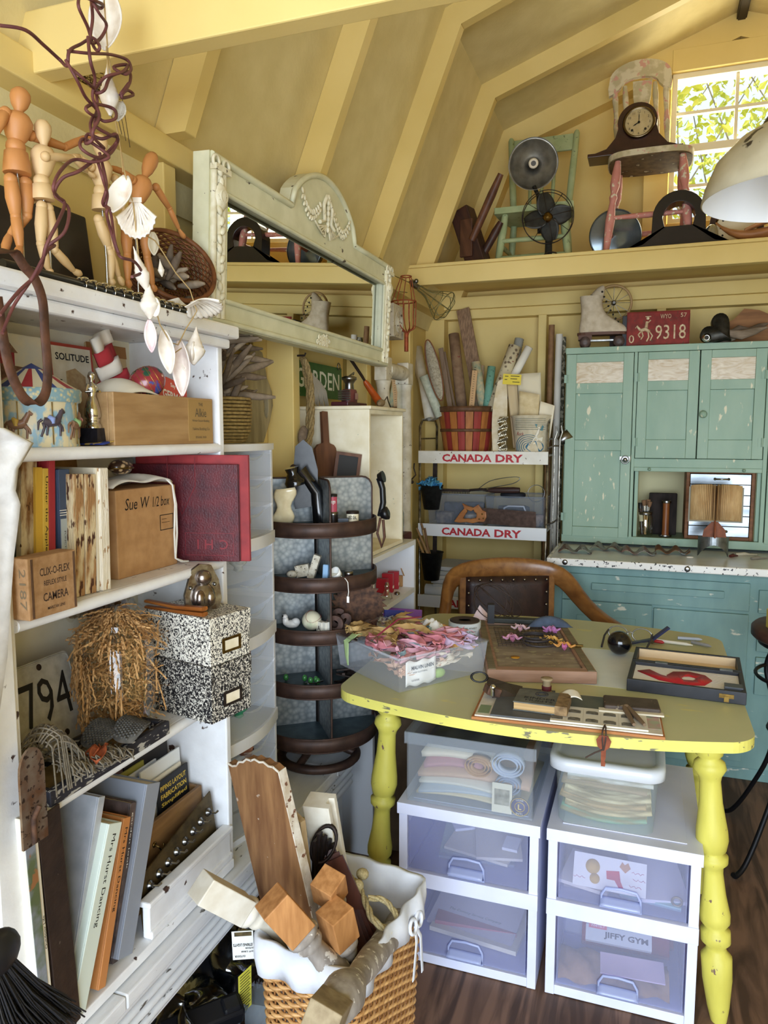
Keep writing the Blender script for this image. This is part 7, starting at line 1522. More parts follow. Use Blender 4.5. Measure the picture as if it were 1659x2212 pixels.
# big shade disc behind pink chair's legs, clock case, more
yG=3.47;c_=U(1330,467,'y',yG);r_=.105
t=T('headlamp_dish','blue-grey round lamp dish standing between the pink chair legs','lamp',(c_.x,yG,LZ));mm=axm((0,0,r_+.018),(.97,.2,0),(0,-.1,1))
B(mm).lathe([(r_,.012),(r_+.004,.006),(r_+.002,0),(r_*.9,-.03),(r_*.5,-.06),(.02,-.068)],44,cap=False).obj('shell',P('6a7276',.35,.8),t,solid=.002);B(mm).lathe([(r_,.008),(r_*.6,.016),(.001,.019)],40,cap=False).obj('lens',P('5a6468',.15,.5,c2='7a848a',sc=10),t);B().lathe([(.04,0),(.04,.016),(.014,.02)],20).obj('foot',STEEL,t);B().lathe([(.035,.0),(.032,.045),(.028,.05)],18,0,trs((.05,-.02,0))).obj('cup',P('5a6064',.4,.7),t)
yH=3.30;t=T('clock_case','empty black mantel clock case with a round hole on the loft edge','clock case',(U(1465,505,'y',yH).x,yH,LZ));kk=1.0
def archc(w_,h,flare):return[(-flare,0),(flare,0),(flare,.018),(w_*1.35,.035),(w_*1.02,.075)]+[(w_*math.cos(a),h-w_+w_*math.sin(a))for a in[pi*j/14 for j in range(15)]]+[(-w_*1.02,.075),(-w_*1.35,.035),(-flare,.018)]
hC=lz(1465,410,yH);oc=archc(.10,hC,.21);zc_=hC-.105;ic=[(.062*math.cos(a),zc_+.062*math.sin(a))for a in[math.atan2(y-zc_,x)for x,y in oc]]
B(axm((0,0,0),(1,0,0),(0,0,1))).ring(oc,ic,-.085,0).obj('case',P('17100e',.35,c2='0f0b0a',sc=30,coat=.3),t,bev=.002);B().box((-.22,-.012,0),(.215,.095,.014)).obj('base_moulding',P('1c1411',.4),t)
q=U(1530,490,'y',3.36)
t=T('mantel_clock','second mantel clock with a pale dotted dial at the right of the loft','clock',(U(1590,500,'y',3.40).x,3.40,LZ));B(FR2).prism(archc(.10,.22,.17),-.08,0).obj('case',MAH,t,bev=.003);dm=axm((.0,-.001,.10),(1,0,0),(0,0,1));B(dm).lathe([(.075,0),(.082,.004),(.078,.012),(.075,.01)],36,cap=False).obj('bezel',BRASS,t);d=B(dm).lathe([(.001,.004),(.075,.004)],36).obj('dial',P('ddd2b4',.5),t)
for k in range(12):a=2*pi*k/12;B(dm).lathe([(.004,.0042),(.004,.0046),(.001,.0048)],10,0,trs((.058*math.cos(a),.058*math.sin(a),0))).obj('hour_dot',INK,d)
o=B().ell((0,0,.05),(.03,.018,.055),18).obj('steel_bud',P('a4a6aa',.2,.9));tag(put(o,(U(1528,490,'y',3.33).x,3.33,LZ),rot=(0,12,0)),'smooth silver pod shape beside the black clock case','ornament')
t=T('carved_gull','carved light wooden gull lying at the right end of the loft edge','carving',(U(1620,505,'y',3.26).x,3.27,LZ));b=B();sweep(b,[((-.12,0,.09),(.004,0,0),(0,0,.004)),((-.08,0,.05),(0,.02,0),(0,0,.012)),((0,0,.028),(0,.035,0),(0,0,.022)),((.08,0,.045),(0,.03,0),(0,0,.02)),((.16,0,.07),(0,.02,0),(0,0,.01))],n=12,pw=.9);b.obj('body',P('a8764a',.5,c2='8a5c34',sc=40,st=(.2,1,1)),t,sub=1);b=B();sweep(b,[((-.02,-.01,.05),(0,.02,0),(0,0,.008)),((.06,-.02,.085),(0,.03,0),(0,0,.008)),((.15,-.02,.08),(0,.015,0),(0,0,.004))],n=10);b.obj('wing',P('b8865a',.5,c2='9a6c42',sc=40,st=(.2,1,1)),t,sub=1)
# ---------- hanging enamel lamp
LPc=Vc((1.405,1.93,0));rimz=U(1560,462,'y',1.85).z+.042
t=T('pendant_lamp','old white enamel dome pendant lamp hanging at the right edge','lamp',(LPc.x,LPc.y,rimz));RL=.205
EN=P('c8c0a6',.4,c2='b4ab90',sc=12,chip='3a322a',ca=.62,csc=16);ENI=P('eceff2',.3)
B().lathe([(RL,0),(RL+.003,.003),(RL-.004,.035),(RL*.88,.085),(RL*.68,.128),(RL*.45,.155)],56,cap=False).obj('outer_shade',EN,t)
B().lathe([(RL,.0005),(RL-.008,.035),(RL*.87,.082),(RL*.67,.124),(RL*.3,.15),(.001,.152)],56,cap=False).obj('enamel_lining',ENI,t)
B().lathe([(RL*.46,.153),(RL*.38,.18),(RL*.26,.21),(.045,.232),(.04,.25),(.046,.262),(.05,.275),(.03,.29),(.02,.30),(.024,.315),(.014,.325),(.008,.33)],40).obj('neck',P('4a4436',.5,.5,c2='2f2c24',sc=30),t)
B().tube([(0,0,.32),(0,0,2.99+.13-rimz)],.004,8).obj('cord',P('26221c',.6),t);B().ell((0,0,.02),(.036,.036,.05),20).lathe([(.02,.06),(.02,.14)],16).obj('bulb',P('c6c9d6',.25),t)
# ---------- iron plant stand at the right edge
IR=P('17171a',.5,.5)
t=T('iron_stand','black iron plant stand with curled feet at the right edge behind the table','stand',(1.62,2.62,0))
for k in range(4):
 a=math.radians(45+90*k);c_,s_=math.cos(a),math.sin(a);P3=lambda r,z:(r*c_,r*s_,z)
 B().tube(smooth([P3(.10,.72),P3(.16,.60),P3(.12,.45),P3(.13,.3),P3(.20,.14),P3(.26,.04),P3(.30,.012),P3(.315,.02)],6),[.008]*43,8).obj('leg',IR,t)
B().torus((0,0,.71),.15,.01,36,8).torus((0,0,.42),.115,.006,32,6).torus((0,0,.6),.16,.006,32,6).obj('ring',IR,t)
B().lathe([(.001,.72),(.17,.72),(.18,.73),(.18,.755),(.17,.765),(.001,.765)],36).obj('wooden_top',P('4a3026',.5,c2='38221a',sc=30),t)
small('yellow_box','small yellow box on the round iron stand at the right edge','box',B().box((-.05,-.03,0),(.05,.03,.06)),P('c9b650',.5),(1.53,2.56,.766),10,bev=.002)
# ---------- on the yellow table
def on(px,py,z=TZ):return U(px,py,'z',z)
# clear tub of ribbons
RT_=clear('f6f7f9',.2,.12,'dfe3ea')
a,c,e=on(750,1455,TZ),on(862,1497),on(1048,1440)
A0=on(862,1497);E0=on(1043,1452);v1=E0-A0;ang=math.degrees(math.atan2(v1.y,v1.x));L1=v1.length
t=T('ribbon_tub','frosted clear plastic tub overflowing with ribbons on the table left end','tub',(A0.x,A0.y,TZ+.0006),ang);hB=.085
W1,D1=L1,.272
b=B();vs_=[(0,0,0),(W1,0,0),(W1,D1,0),(0,D1,0),(-.008,-.008,hB),(W1+.008,-.008,hB),(W1+.008,D1+.008,hB),(-.008,D1+.008,hB)]
b.add(vs_,[(0,1,5,4),(1,2,6,5),(2,3,7,6),(3,0,4,7),(3,2,1,0)]);b.obj('tub',RT_,t);B().tube([Vc(p)for p in vs_[4:]],.004,6,0,True).obj('rim',RT_,t)
RM=Mx.Translation(t.location)@Mx.Rotation(math.radians(ang),4,'Z')
RC_={'pink':('d8a2ac','salmon and pink silk ribbon heaped at the front of the clear tub'),'rose':('cc7f88','deep rose ribbon bundle in the middle of the clear tub'),'gold':('b6955f','gold ribbon bundle in the zip bag at the back of the tub'),'lilac':('c6b0ca','lilac ribbon loops at the right of the tub'),'green':('a8c088','pale green ribbon draped over the left rim of the tub'),'ivory':('e6dcc8','ivory lace ribbon at the front right of the tub'),'orange':('cb9848','orange-gold ribbon at the right end of the tub'),'aqua':('9cc0cc','aqua blue ribbon across the tub'),'peach':('d2a88c','peach ribbon bundle at the left of the tub')}
def ribbon(col,cx_,cy_,cz_,n_,R_,L_=.16,wr=.008):
 c,lb=RC_[col];b=B()
 for i in range(n_):
  p=Vc((cx_+rnd.gauss(0,R_*.5),cy_+rnd.gauss(0,R_*.5),cz_+rnd.uniform(-.012,.012)));a0=rnd.uniform(0,6.28);secs=[];k=12;w_=wr*rnd.uniform(.6,1.3)
  q=p.copy();tilt=rnd.uniform(-.5,.5)
  for j in range(k):
   a0+=rnd.uniform(-.75,.75);d=Vc((math.cos(a0),math.sin(a0),rnd.uniform(-.3,.3)));q=q+d*L_/k;q.x=min(max(q.x,.012),W1-.012);q.y=min(max(q.y,.012),D1-.012);q.z=max(q.z,.008)
   tw=tilt+j*.35;s_=d.cross(Vc((0,0,1))).normalized();u_=Vc((0,0,1));secs.append((q.copy(),(s_*math.cos(tw)+u_*math.sin(tw))*w_,(s_*-math.sin(tw)+u_*math.cos(tw))*.0006))
  sweep(b,secs,n=6,pw=.5)
 o=b.obj('ribbon',P(c,.6,c2=c,sc=30,bump=.2,bsc=120));o.matrix_world=RM;tag(o,lb,'ribbon')
ribbon('pink',W1*.5,D1*.28,hB*1.0,26,.075);ribbon('rose',W1*.45,D1*.5,hB*1.08,22,.05);ribbon('gold',W1*.3,D1*.75,hB*1.2,28,.05,.14);ribbon('lilac',W1*.75,D1*.4,hB*.95,16,.045);ribbon('ivory',W1*.72,D1*.12,hB*.62,18,.03,.1);ribbon('orange',W1*.9,D1*.35,hB*.95,8,.025,.1);ribbon('aqua',W1*.4,D1*.6,hB*1.15,6,.05);ribbon('peach',W1*.25,D1*.25,hB*.55,24,.06)
c,lb=RC_['green'];b=B();sweep(b,[((x,y,z),(0,.012*k,0),(.0008,0,.0008))for x,y,z,k in((.06,D1*.78,hB+.012,1),(.01,D1*.78,hB+.012,1.1),(-.02,D1*.77,hB-.004,1.1),(-.02,D1*.76,hB*.5,.7),(-.018,D1*.75,.02,.3))],n=6,pw=.5);o=b.obj('ribbon',P(c,.6));o.matrix_world=RM;tag(o,lb,'ribbon')
b=B();b.grid(lambda u,v:(W1*(.04+.66*u),D1*(.5+.5*v),hB+.045*math.sin(pi*u)**.5*math.sin(pi*v)**.5+.005*math.sin(25*u)*math.sin(19*v)),20,14);o=b.obj('zip_bag',clear('faf8f6',.10,.08,key='g'));o.matrix_world=RM;tag(o,'clear zip bag with a maroon seal over the gold ribbons','bag');B().tube([(W1*.06,D1*.42,hB+.03),(W1*.35,D1*.5,hB+.055),(W1*.72,D1*.62,hB+.04)],.0022,6).obj('zip_seal',P('8a2a44',.4),o)
t2=T('clothing_tag','torn white cloth label printed MALVIN LINEN in the front corner of the tub','label',(0,0,0));t2.matrix_world=RM@trs((.025,.006,.006));B().grid(lambda u,v:(.095*u,.0+.002*math.sin(9*u),.062*v+.003*math.sin(14*u)),14,6).obj('label',PAPERW,t2,solid=.0008)
txt('MALVIN LINEN',.0095,(.05,-.003,.046),(1,0,0),(0,0,1),P('26344a',.6),t2,.07,bold=.02);txt('RAW CLOTHING',.004,(.042,-.003,.034),(1,0,0),(0,0,1),P('26344a',.6),t2,.045);txt('WWW.',.0055,(.028,-.003,.014),(1,0,0),(0,0,1),P('26344a',.6),t2,.026)
small('lime_scrap','lime green fabric scrap beside the linen label in the tub','fabric',B().ell((0,0,.014),(.022,.01,.013),10),P('a8cc6a',.7),RM@Vc((.14,.02,.004)),ang)
# items behind the tub
q=on(1000,1380)
t=T('tape_roll','round tin with printed paper band behind the ribbon tub','tin',(q.x,q.y+.02,TZ+.0005));B().lathe([(.05,0),(.05,.052)],36).obj('paper_band',P('dfe6ea',.6),t);B().lathe([(.046,.052),(.046,.055),(.02,.056),(.02,.05),(.001,.05)],36).obj('dark_top',P('3a2e2a',.5),t)
for k in range(4):txt('MICROBIAL ANTI-INSECT',.006,Vc((.0506*math.sin(.5),-.0506*math.cos(.5),.04-.011*k)),(math.cos(.5),math.sin(.5),0),(0,0,1),INK,t,.05-.006*k)
b=B()
for k in range(6):b.torus((.004*k,.003*k,.05),.055+.006*k,.0014,40,5,rot=(70-9*k,14*k-30,20*k))
small('wire_coil','loose coil of dark wire standing behind the printed tin','wire',b,P('3a2a24',.5),on(1075,1362)+Vc((-.03,.03,.035)))
o=B().add([(0,0,0),(.07,-.01,0),(.04,.02,.075)],[(0,1,2)]).add([(.07,-.01,0),(.11,.02,.0),(.04,.02,.075)],[(0,1,2)]).obj('folded_paper',P('e3c8c4',.7),solid=.001);tag(put(o,on(1005,1362)+Vc((0,.02,.001)),10),'folded pale pink paper standing behind the printed tin','paper')
small('white_lace','crumpled white lace scrap at the right end of the ribbon tub','lace',B().grid(lambda u,v:(.10*(u-.5),.08*(v-.5),.035*math.sin(pi*u)*math.sin(pi*v)+.008*math.sin(21*u)*math.sin(18*v)),18,14),P('e8e8e6',.8),RM@Vc((W1*.85,D1*.62,hB*.9)))
small('blue_packet','dark blue foil packet standing at the back of the tub','packet',B().bx((0,0,.04),(.07,.004,.08),0,(-16,10,0)),P('2a3274',.3),RM@Vc((W1*.62,D1*.93,.05)),ang)
# printing frame tray
A0=on(1052,1473);E0=on(1293,1479);Bk=on(1303,1348);v1=E0-A0;ang2=math.degrees(math.atan2(v1.y,v1.x));W2=v1.length*.985;D2=.50;hT=.032
M2=Mx.Translation((A0.x,A0.y,TZ+.0006))@Mx.Rotation(math.radians(ang2),4,'Z')
t=T('printing_frame','large stained wooden frame tray with brass hinges in the middle of the table','tray',(0,0,0));t.matrix_world=M2
WD=P('a27f68',.6,c2='8a6852',sc=60,st=(.12,1,1));WD2=P('7d735a',.7,c2='665c46',sc=50,st=(.2,1,1));BED=P('9c8f7c',.7,c2='7c6e5e',sc=26,st=(.5,1.5,1),chip='a39a7a',ca=.60,csc=40)
B().box((0,0,0),(W2,.03,hT)).box((0,D2-.03,0),(W2,D2,hT)).box((0,.03,0),(.03,D2-.03,hT)).box((W2-.03,.03,0),(W2,D2-.03,hT)).obj('rim',WD,t,bev=.002);B().box((.03,.03,.004),(W2-.03,D2-.03,hT-.006)).obj('bed',BED,t);B().box((.004,.004,hT),(.022,D2-.004,hT+.0015)).box((W2-.022,.004,hT),(W2-.004,D2-.004,hT+.0015)).obj('worn_edge',WD2,t)
b=B();b.box((W2-.03,D2*.4,hT),(W2-.002,D2*.44,hT+.004)).tube([(W2-.03,D2*.42,hT+.006),(W2+.004,D2*.42,hT+.006)],.004,6);b.obj('brass_catch',BRASS,t)
b=B();nx,ny=17,10;gx0,gx1,gy0,gy1=.045,W2-.05,.20,.40
for i in range(nx):x=gx0+(gx1-gx0)*i/(nx-1);b.tube([(x,gy0,hT+.003),(x,gy1,hT+.003)],.0009,5)
for j in range(ny):y=gy0+(gy1-gy0)*j/(ny-1);b.tube([(gx0,y,hT+.0045),(gx1,y,hT+.0045)],.0009,5)
o=b.obj('wire_rack',P('4a3c34',.5,.6));o.matrix_world=M2;tag(o,'rusty wire grid lying across the stained frame tray','grid')
def flower(label,x,y,cols,n_,L):
 t=T('paper_flower',label,'flower',(0,0,0));t.matrix_world=M2@trs((x,y,hT+.007),(0,0,20*n_))
 for k in range(n_):B(trs((0,0,0),(-8-12*(k%2),0,360*k/n_))).grid(lambda u,v:((u-.5)*L*.42*math.sin(pi*min(1,.15+.8*v)),L*v,.004+.006*(2*u-1)**2+.004*math.sin(8*v)),6,6).obj('petal',P(cols[k%len(cols)],.7),t,solid=.0006)
flower('pink star shaped fabric flower at the left of the wire grid',W2*.32,.27,('c890a8','a86a88'),6,.03);flower('bright lilac fabric flower at the back right of the wire grid',W2*.78,.365,('c88ac0','b878b4'),8,.026);flower('yellow fabric flower in the middle right of the wire grid',W2*.72,.26,('dcb060','d0a048'),5,.032);flower('orange and pink fabric flower near the front of the wire grid',W2*.82,.20,('d89a50','c070a0'),5,.03);flower('pale pink fabric flower at the back left of the wire grid',W2*.45,.38,('d8b8bc','c098a8'),5,.028)
o=B().torus((0,0,.004),.042,.004,40,6).torus((.0,.0,.010),.036,.002,40,5).torus((.006,-.05,.005),.044,.003,40,5).obj('dark_hoop',P('3a3436',.5));o.matrix_world=M2@trs((W2*.56,.27,hT+.006));tag(o,'pair of dark flat rings on the wire grid','ring')
o=B().bx((0,0,.008),(.16,.03,.016)).obj('razor_case',P('23261f',.45),bev=.003);o.matrix_world=M2@trs((W2*.42,D2*.93,hT+.002),(0,0,-6));tag(o,'long dark green case with gold print at the back of the frame tray','case')
o=B().bx((0,0,.03),(.02,.03,.06)).obj('black_block',P('1d1d20',.5));o.matrix_world=M2@trs((.04,D2*.93,hT+.002));tag(o,'small black upright block at the back left of the frame tray','block')
o=B().grid(lambda u,v:(.14*(u-.5)*(1-.3*v),.06*(v-.5),.028*math.sin(pi*u)**.6*math.sin(pi*v)**.5),14,10).obj('felt_beret',P('56657e',.8,c2='47546a',sc=40));o.matrix_world=M2@trs((W2*.8,D2*.9,hT+.002));tag(o,'flat blue-grey felt cap at the back right of the frame tray','cap')
o=B().lathe([(.012,0),(.012,.0015),(.001,.002)],20).obj('rust_disc',P('b07a1e',.6));o.matrix_world=M2@trs((W2*.3,.12,hT-.004));tag(o,'ochre round disc on the front of the stained bed','disc')
# art board at the front edge
A0=on(1017,1556);E0=on(1437,1602);C0=on(1425,1512);v1=E0-A0;ang3=math.degrees(math.atan2(v1.y,v1.x));W3=v1.length;D3=.205
M3=Mx.Translation((A0.x,A0.y+.006,TZ+.0006))@Mx.Rotation(math.radians(ang3),4,'Z')
def on3(o,x,y,z=0,rz=0,rot=None):o.matrix_world=M3@trs((x,y,z),rot or(0,0,rz));return o
t=T('art_board','layered collage board of grey card and paper at the front edge of the table','board',(0,0,0));t.matrix_world=M3
B().box((0,0,0),(W3,D3,.006)).obj('backing',P('b0743c',.6,c2='965c2c',sc=60,st=(.15,1,1)),t);B().box((.006,.006,.006),(W3-.004,D3-.004,.009)).obj('paper_layer',P('d6d0c2',.8,c2='c4bcaa',sc=30),t)
B().box((.04,.008,.009),(W3*.42,D3-.004,.013)).obj('grey_card',P('5a5c5e',.7,c2='4c4e50',sc=20),t);B().box((W3*.44,D3*.5,.009),(W3*.8,D3-.012,.011)).obj('dark_photo',P('3f3f34',.4,c2='5a5848',sc=14),t)
B().box((W3*.40,.012,.009),(W3*.92,D3*.52,.0125)).obj('photo_sheet',P('d2cdbf',.6),t);B().box((.01,.02,.009),(.035,.07,.0095)).obj('green_scrap',P('7a8a6a',.7),t);B().box((W3*.9,.03,.0092),(W3*.985,D3*.5,.0098)).obj('mottled_scrap',P('9aa48a',.7,c2='b88a8a',sc=40),t)
for r_ in range(2):
 for k in range(5):
  x=W3*(.452+.092*k);y=.032+.046*r_;pl=[(-.013,-.009),(.013,-.009),(.013,.006),(.006,.010),(-.008,.010),(-.013,.005)]
  B(trs((x,y,.0125))).prism(pl,0,.0006).obj('printed_portrait',P('4f4d48',.6,c2='7a766c',sc=120),t)
for i in range(4):B().box((W3*(.498+.092*i),.014,.0125),(W3*(.4985+.092*i),D3*.5,.0129)).obj('printed_rule',P('8f8a80',.7),t)
t=T('old_book','small worn grey book titled Kinder facing up on the grey card','book',(0,0,0));on3(t,.085,.045,.0135,-4);B().box((0,0,0),(.118,.088,.003)).box((0,0,.018),(.118,.088,.021)).obj('cover',P('66665f',.7,c2='55554e',sc=40),t,bev=.001);B().box((.002,.001,.003),(.116,.086,.018)).obj('pages',P('c0a070',.85,c2='9a7a4c',sc=60,st=(.05,1,3)),t)
txt('KINDER',.013,(.055,.034,.021),(1,0,0),(0,1,0),P('26262a',.7),t,.07,bold=.02);txt('HUNTS',.010,(.055,.018,.021),(1,0,0),(0,1,0),P('26262a',.7),t,.06,bold=.02);B(trs((.055,.064,.021))).torus((0,0,.0003),.014,.0012,24,4).torus((0,0,.0003),.009,.001,20,4).obj('printed_emblem',P('3a3a3e',.7),t);B().box((.092,-.0005,.0005),(.1185,.088,.0216)).obj('taped_spine',P('8f7450',.8,c2='5f4a30',sc=60),t)
o=B().lathe([(.014,0),(.014,.004),(.009,.006),(.0105,.012),(.009,.03),(.014,.033),(.014,.037),(.005,.037)],22).obj('thread_spool',P('9a8666',.6));on3(o,.15,D3-.03,.0135);tag(o,'wooden thread spool with dark red thread on the grey card','spool');B().lathe([(.0112,.008),(.0116,.018),(.0112,.019)],20).obj('thread',P('5a1e20',.7),o)
t=T('fossil_clip','dark rusty bulldog clip with silver screw at the left end of the art board','clip',(0,0,0));on3(t,.03,D3*.56,.0135,10);b=B();b.add([(0,0,0),(.06,.01,0),(.075,.07,.004),(.04,.085,.006),(.02,.06,.02),(-.01,.08,.022),(-.012,.05,.018),(.0,.03,.02)],[(0,1,2,3,4,7),(4,5,6,7)]);b.obj('jaw',P('4a4038',.6,.4),t,solid=.003);B().bx((0,.01,.012),(.034,.03,.02),0,(0,20,20)).obj('body',RUST,t,bev=.002);B().tube([(0,-.02,.01),(0,-.02,.03)],.005,10).ell((0,-.02,.03),.007,10).obj('screw',CHROME,t);B().torus((-.03,.05,.03),.012,.002,20,6,rot=(60,0,0),sc=(1.6,1,1)).obj('loop',BLACK,t)
o=B().grid(lambda u,v:(.05*u,.045*v,.004+.018*math.sin(pi*u*.8)+.004*v),10,6).obj('curled_paper',P('e9e4d6',.7),solid=.0006);on3(o,.185,.10,.0135,12);tag(o,'curled white paper scrap with pencil writing beside the grey book','paper')
t=T('leather_wallet','dark brown cracked leather wallet on the back right of the art board','wallet',(0,0,0));on3(t,W3*.70,D3*.52,.012,2);B().box((0,0,0),(.12,.07,.012)).obj('cover',P('4f4238',.6,c2='3c3028',sc=30,chip='8a7a62',ca=.66,csc=60),t,bev=.004);B().box((-.012,-.014,0),(.125,.004,.004)).obj('frayed_paper',P('cfc5ae',.8),t)
t=T('clothespin','weathered wooden clothespin at the right of the photo sheet','clothespin',(0,0,0));on3(t,W3*.875,.02,.0135,14);
for s_ in(-1,1):B().rod((s_*.004,.095,.006),(s_*.011,0,.006),[(.006,0),(.0055,.5),(.0035,1)],10).obj('prong',P('6f5a44',.7),t)
B().ell((0,.098,.007),(.008,.008,.007),12).obj('head',P('6f5a44',.7),t)
q=on(1305,1592);
t=T('rusty_key','rusty flat key hanging by a dark cord over the table front edge','key',(q.x,q.y-.004,TZ));kz=lambda py:U(1308,py,'y',q.y-.01).z-TZ
b=B(axm((.0,-.008,kz(1655)),(1,0,.0),(0,0,1)));b.prism([(-.004,0),(.004,0),(.005,.008),(.003,.012),(.005,.018),(.005,.035),(.012,.042),(.015,.055),(.008,.066),(-.008,.066),(-.015,.055),(-.012,.042),(-.005,.035)],-.001,.001);b.obj('key',P('8a4a2e',.7,.3,c2='6a3420',sc=60),t)
B().tube(smooth([(0,.03,.016),(-.003,.0,.016),(-.003,-.008,.004),(0,-.009,kz(1620)),(.004,-.008,.004),(.003,.0,.016),(.002,.02,.016)],5),.0018,6).tube([(0,-.009,kz(1618)),(-.018,-.01,kz(1628)),(-.035,-.012,kz(1640))],.0018,6).obj('cord',P('3a2a22',.7),t)
# black case with the red numeral
A0=on(1353,1492);E0=on(1612,1525);C0=on(1592,1440);v1=E0-A0;ang4=math.degrees(math.atan2(v1.y,v1.x));W4=v1.length;D4=.165;h4=.03
M4=Mx.Translation((A0.x,A0.y,TZ+.0006))@Mx.Rotation(math.radians(ang4),4,'Z')
t=T('number_case','open black hinged case lying flat on the right of the table','case',(0,0,0));t.matrix_world=M4;BC=P('23242a',.5,c2='1a1b20',sc=40)
for nm_,y0,y1,hh in(('tray_base',0,D4,h4),('lid',D4+.004,D4*2-.03,h4)):
 B().box((0,y0,0),(W4,y0+.01,hh)).box((0,y1-.01,0),(W4,y1,hh)).box((0,y0+.01,0),(.01,y1-.01,hh)).box((W4-.01,y0+.01,0),(W4,y1-.01,hh)).box((.01,y0+.01,0),(W4-.01,y1-.01,.004)).obj(nm_,BC,t,bev=.0015)
B().box((.0105,D4+.015,.0042),(W4-.0105,D4*2-.041,.006)).box((.0105,D4*2-.0435,.006),(W4-.0105,D4*2-.0405,h4-.002)).box((.0105,D4+.0145,.006),(W4-.0105,D4+.0165,h4-.004)).obj('cream_lining',P('d8c09a',.7),t);B().box((.011,.011,.0042),(W4-.011,D4-.011,.0215)).obj('white_card',P('e4e2e0',.7),t)
b=B()
for i in range(14):b.box((W4*.72,.02+.009*i,.0215),(W4*.93,.0205+.009*i,.0219))
b.obj('ruled_lines',P('a8aab4',.7),t)
for x in(.22,.8):B().box((W4*x,D4-.006,h4),(W4*x+.03,D4+.01,h4+.002)).obj('hinge',STEEL,t)
b=B().box((W4*.78,-.002,.012),(W4*.9,.0,.022)).box((W4*.82,-.005,.004),(W4*.86,-.001,.018));b.obj('latch',BRASS,t)
o=txt('6',.175,(W4*.40,D4*.5,.0222),(0,1,0),(-1,0,0),P('b01f2c',.4),None,.11,bold=.03,d=.0006,name='red_numeral');o.matrix_world=M4;tag(o,'big red numeral six lying in the open black case','numeral');q_=o.modifiers.new('s','SOLIDIFY');q_.thickness=.002;q_.offset=0
o=B().bx((0,0,.006),(.04,.03,.012)).obj('small_tin',P('3a3c40',.4));o.matrix_world=M4@trs((W4*.9,.035,.0216));tag(o,'small dark metal box in the right corner of the black case','box')
o=B().bx((0,0,.004),(.06,.018,.008)).torus((-.01,0,.009),.006,.0015,14,5).torus((.014,0,.009),.006,.0015,14,5).obj('domino',BLACK);o.matrix_world=M4@trs((.05,D4+.03,.0065));tag(o,'black tile with two ring marks in the lid of the case','tile')
# glasses, ball, scissors, pens
o=B().ell((0,0,.034),.034,28).obj('black_ball',P('0c0c10',.1,coat=.6));q=on(1337,1418);tag(put(o,(q.x,q.y+.02,TZ+.0005)),'glossy black ball beside the eyeglasses on the table','ball')
q=on(1375,1392);t=T('eyeglasses','clear framed eyeglasses with dark temples near the back of the table','glasses',(q.x-.02,q.y+.03,TZ+.002),-8);FRM=P('9a9a92',.2,.5)
for x in(-.035,.035):B().torus((x,0,.02),.025,.0024,30,6,rot=(80,0,0),sc=(1.15,.8,1)).obj('rim',FRM,t)
B().tube([(-.010,0,.024),(0,-.003,.028),(.010,0,.024)],.002,6).obj('bridge',FRM,t)
for s_ in(-1,1):B().tube([(s_*.064,0,.026),(s_*.066,-.05,.02),(s_*.06,-.12,.004)],.003,6).obj('temple',P('2a2430',.4),t)
q=on(1400,1392);t=T('pocket_clipper','dark blue folding scissors standing open behind the black case','scissors',(q.x,q.y,TZ+.002),20);B().bar((0,0,.004),(.06,.0,.05),.016,.006).obj('handle',P('2a3050',.3),t);B().bar((-.06,-.01,.004),(.015,.0,.014),.014,.005).obj('blade_arm',P('34384a',.3),t);B().lathe([(.006,0),(.006,.01)],12,0,trs((.006,-.006,.01),(90,0,0))).obj('pivot',STEEL,t)
for i,(px,py,L,c,r_,lb)in enumerate(((1450,1392,.12,'dcd8cc',-10,'ivory pen lying behind the black case'),(1490,1384,.07,'a8b0c0',5,'short silver tool with blue cap behind the black case'),(1420,1390,.04,'b02a2a',-20,'red tipped pencil stub near the scissors'),(1515,1396,.06,'8a8a8a',-30,'curved steel pick at the right end of the pens'))):
 q=on(px,py);o=B().tube([(-L/2,0,.006),(L*.35,0,.006),(L/2,0,.005)],[.005,.005,.0015],10).obj('pen',P(c,.35));tag(put(o,(q.x,q.y,TZ+.0005),r_),lb,'pen')
# ---------- bins on the drawer cabinets and what is in the drawers
H0=.4345
BINC=clear('f4f6f8',.11,.12,'dbe0e6');
a,c=U(872,1735,'y',1.745),U(1152,1760,'y',1.745)
X0,X1=.545,.868;hB2=.182
t=T('craft_bin','clear plastic bin of patterns on top of the left drawer cabinet','bin',(X0,1.745,H0));Wb=X1-X0;Db=.40
b=B().box((0,0,0),(.003,Db,hB2)).box((Wb-.003,0,0),(Wb,Db,hB2)).box((.003,0,0),(Wb-.003,.003,hB2)).box((.003,Db-.003,0),(Wb-.003,Db,hB2)).box((.003,.003,0),(Wb-.003,Db-.003,.003));b.obj('bin',BINC,t)
B().box((-.006,-.006,hB2-.028),(Wb+.006,-.001,hB2+.002)).box((-.006,-.001,hB2-.028),(-.001,Db,hB2+.002)).box((Wb+.001,-.001,hB2-.028),(Wb+.006,Db,hB2+.002)).obj('rim',BINC,t)
def sheet(nm_,lb,cat,x,z,w_,d_,th,col,y=1.79,rz=0,bulge=0,c2=None):
 o=B().grid(lambda u,v:(w_*(u-.5),d_*v,th+bulge*math.sin(pi*u)),12,4).obj(nm_,P(col,.8,c2=c2,sc=40)if c2 else P(col,.8),solid=th);return tag(put(o,(x,y,z),rz),lb,cat)
BT0=H0+.004
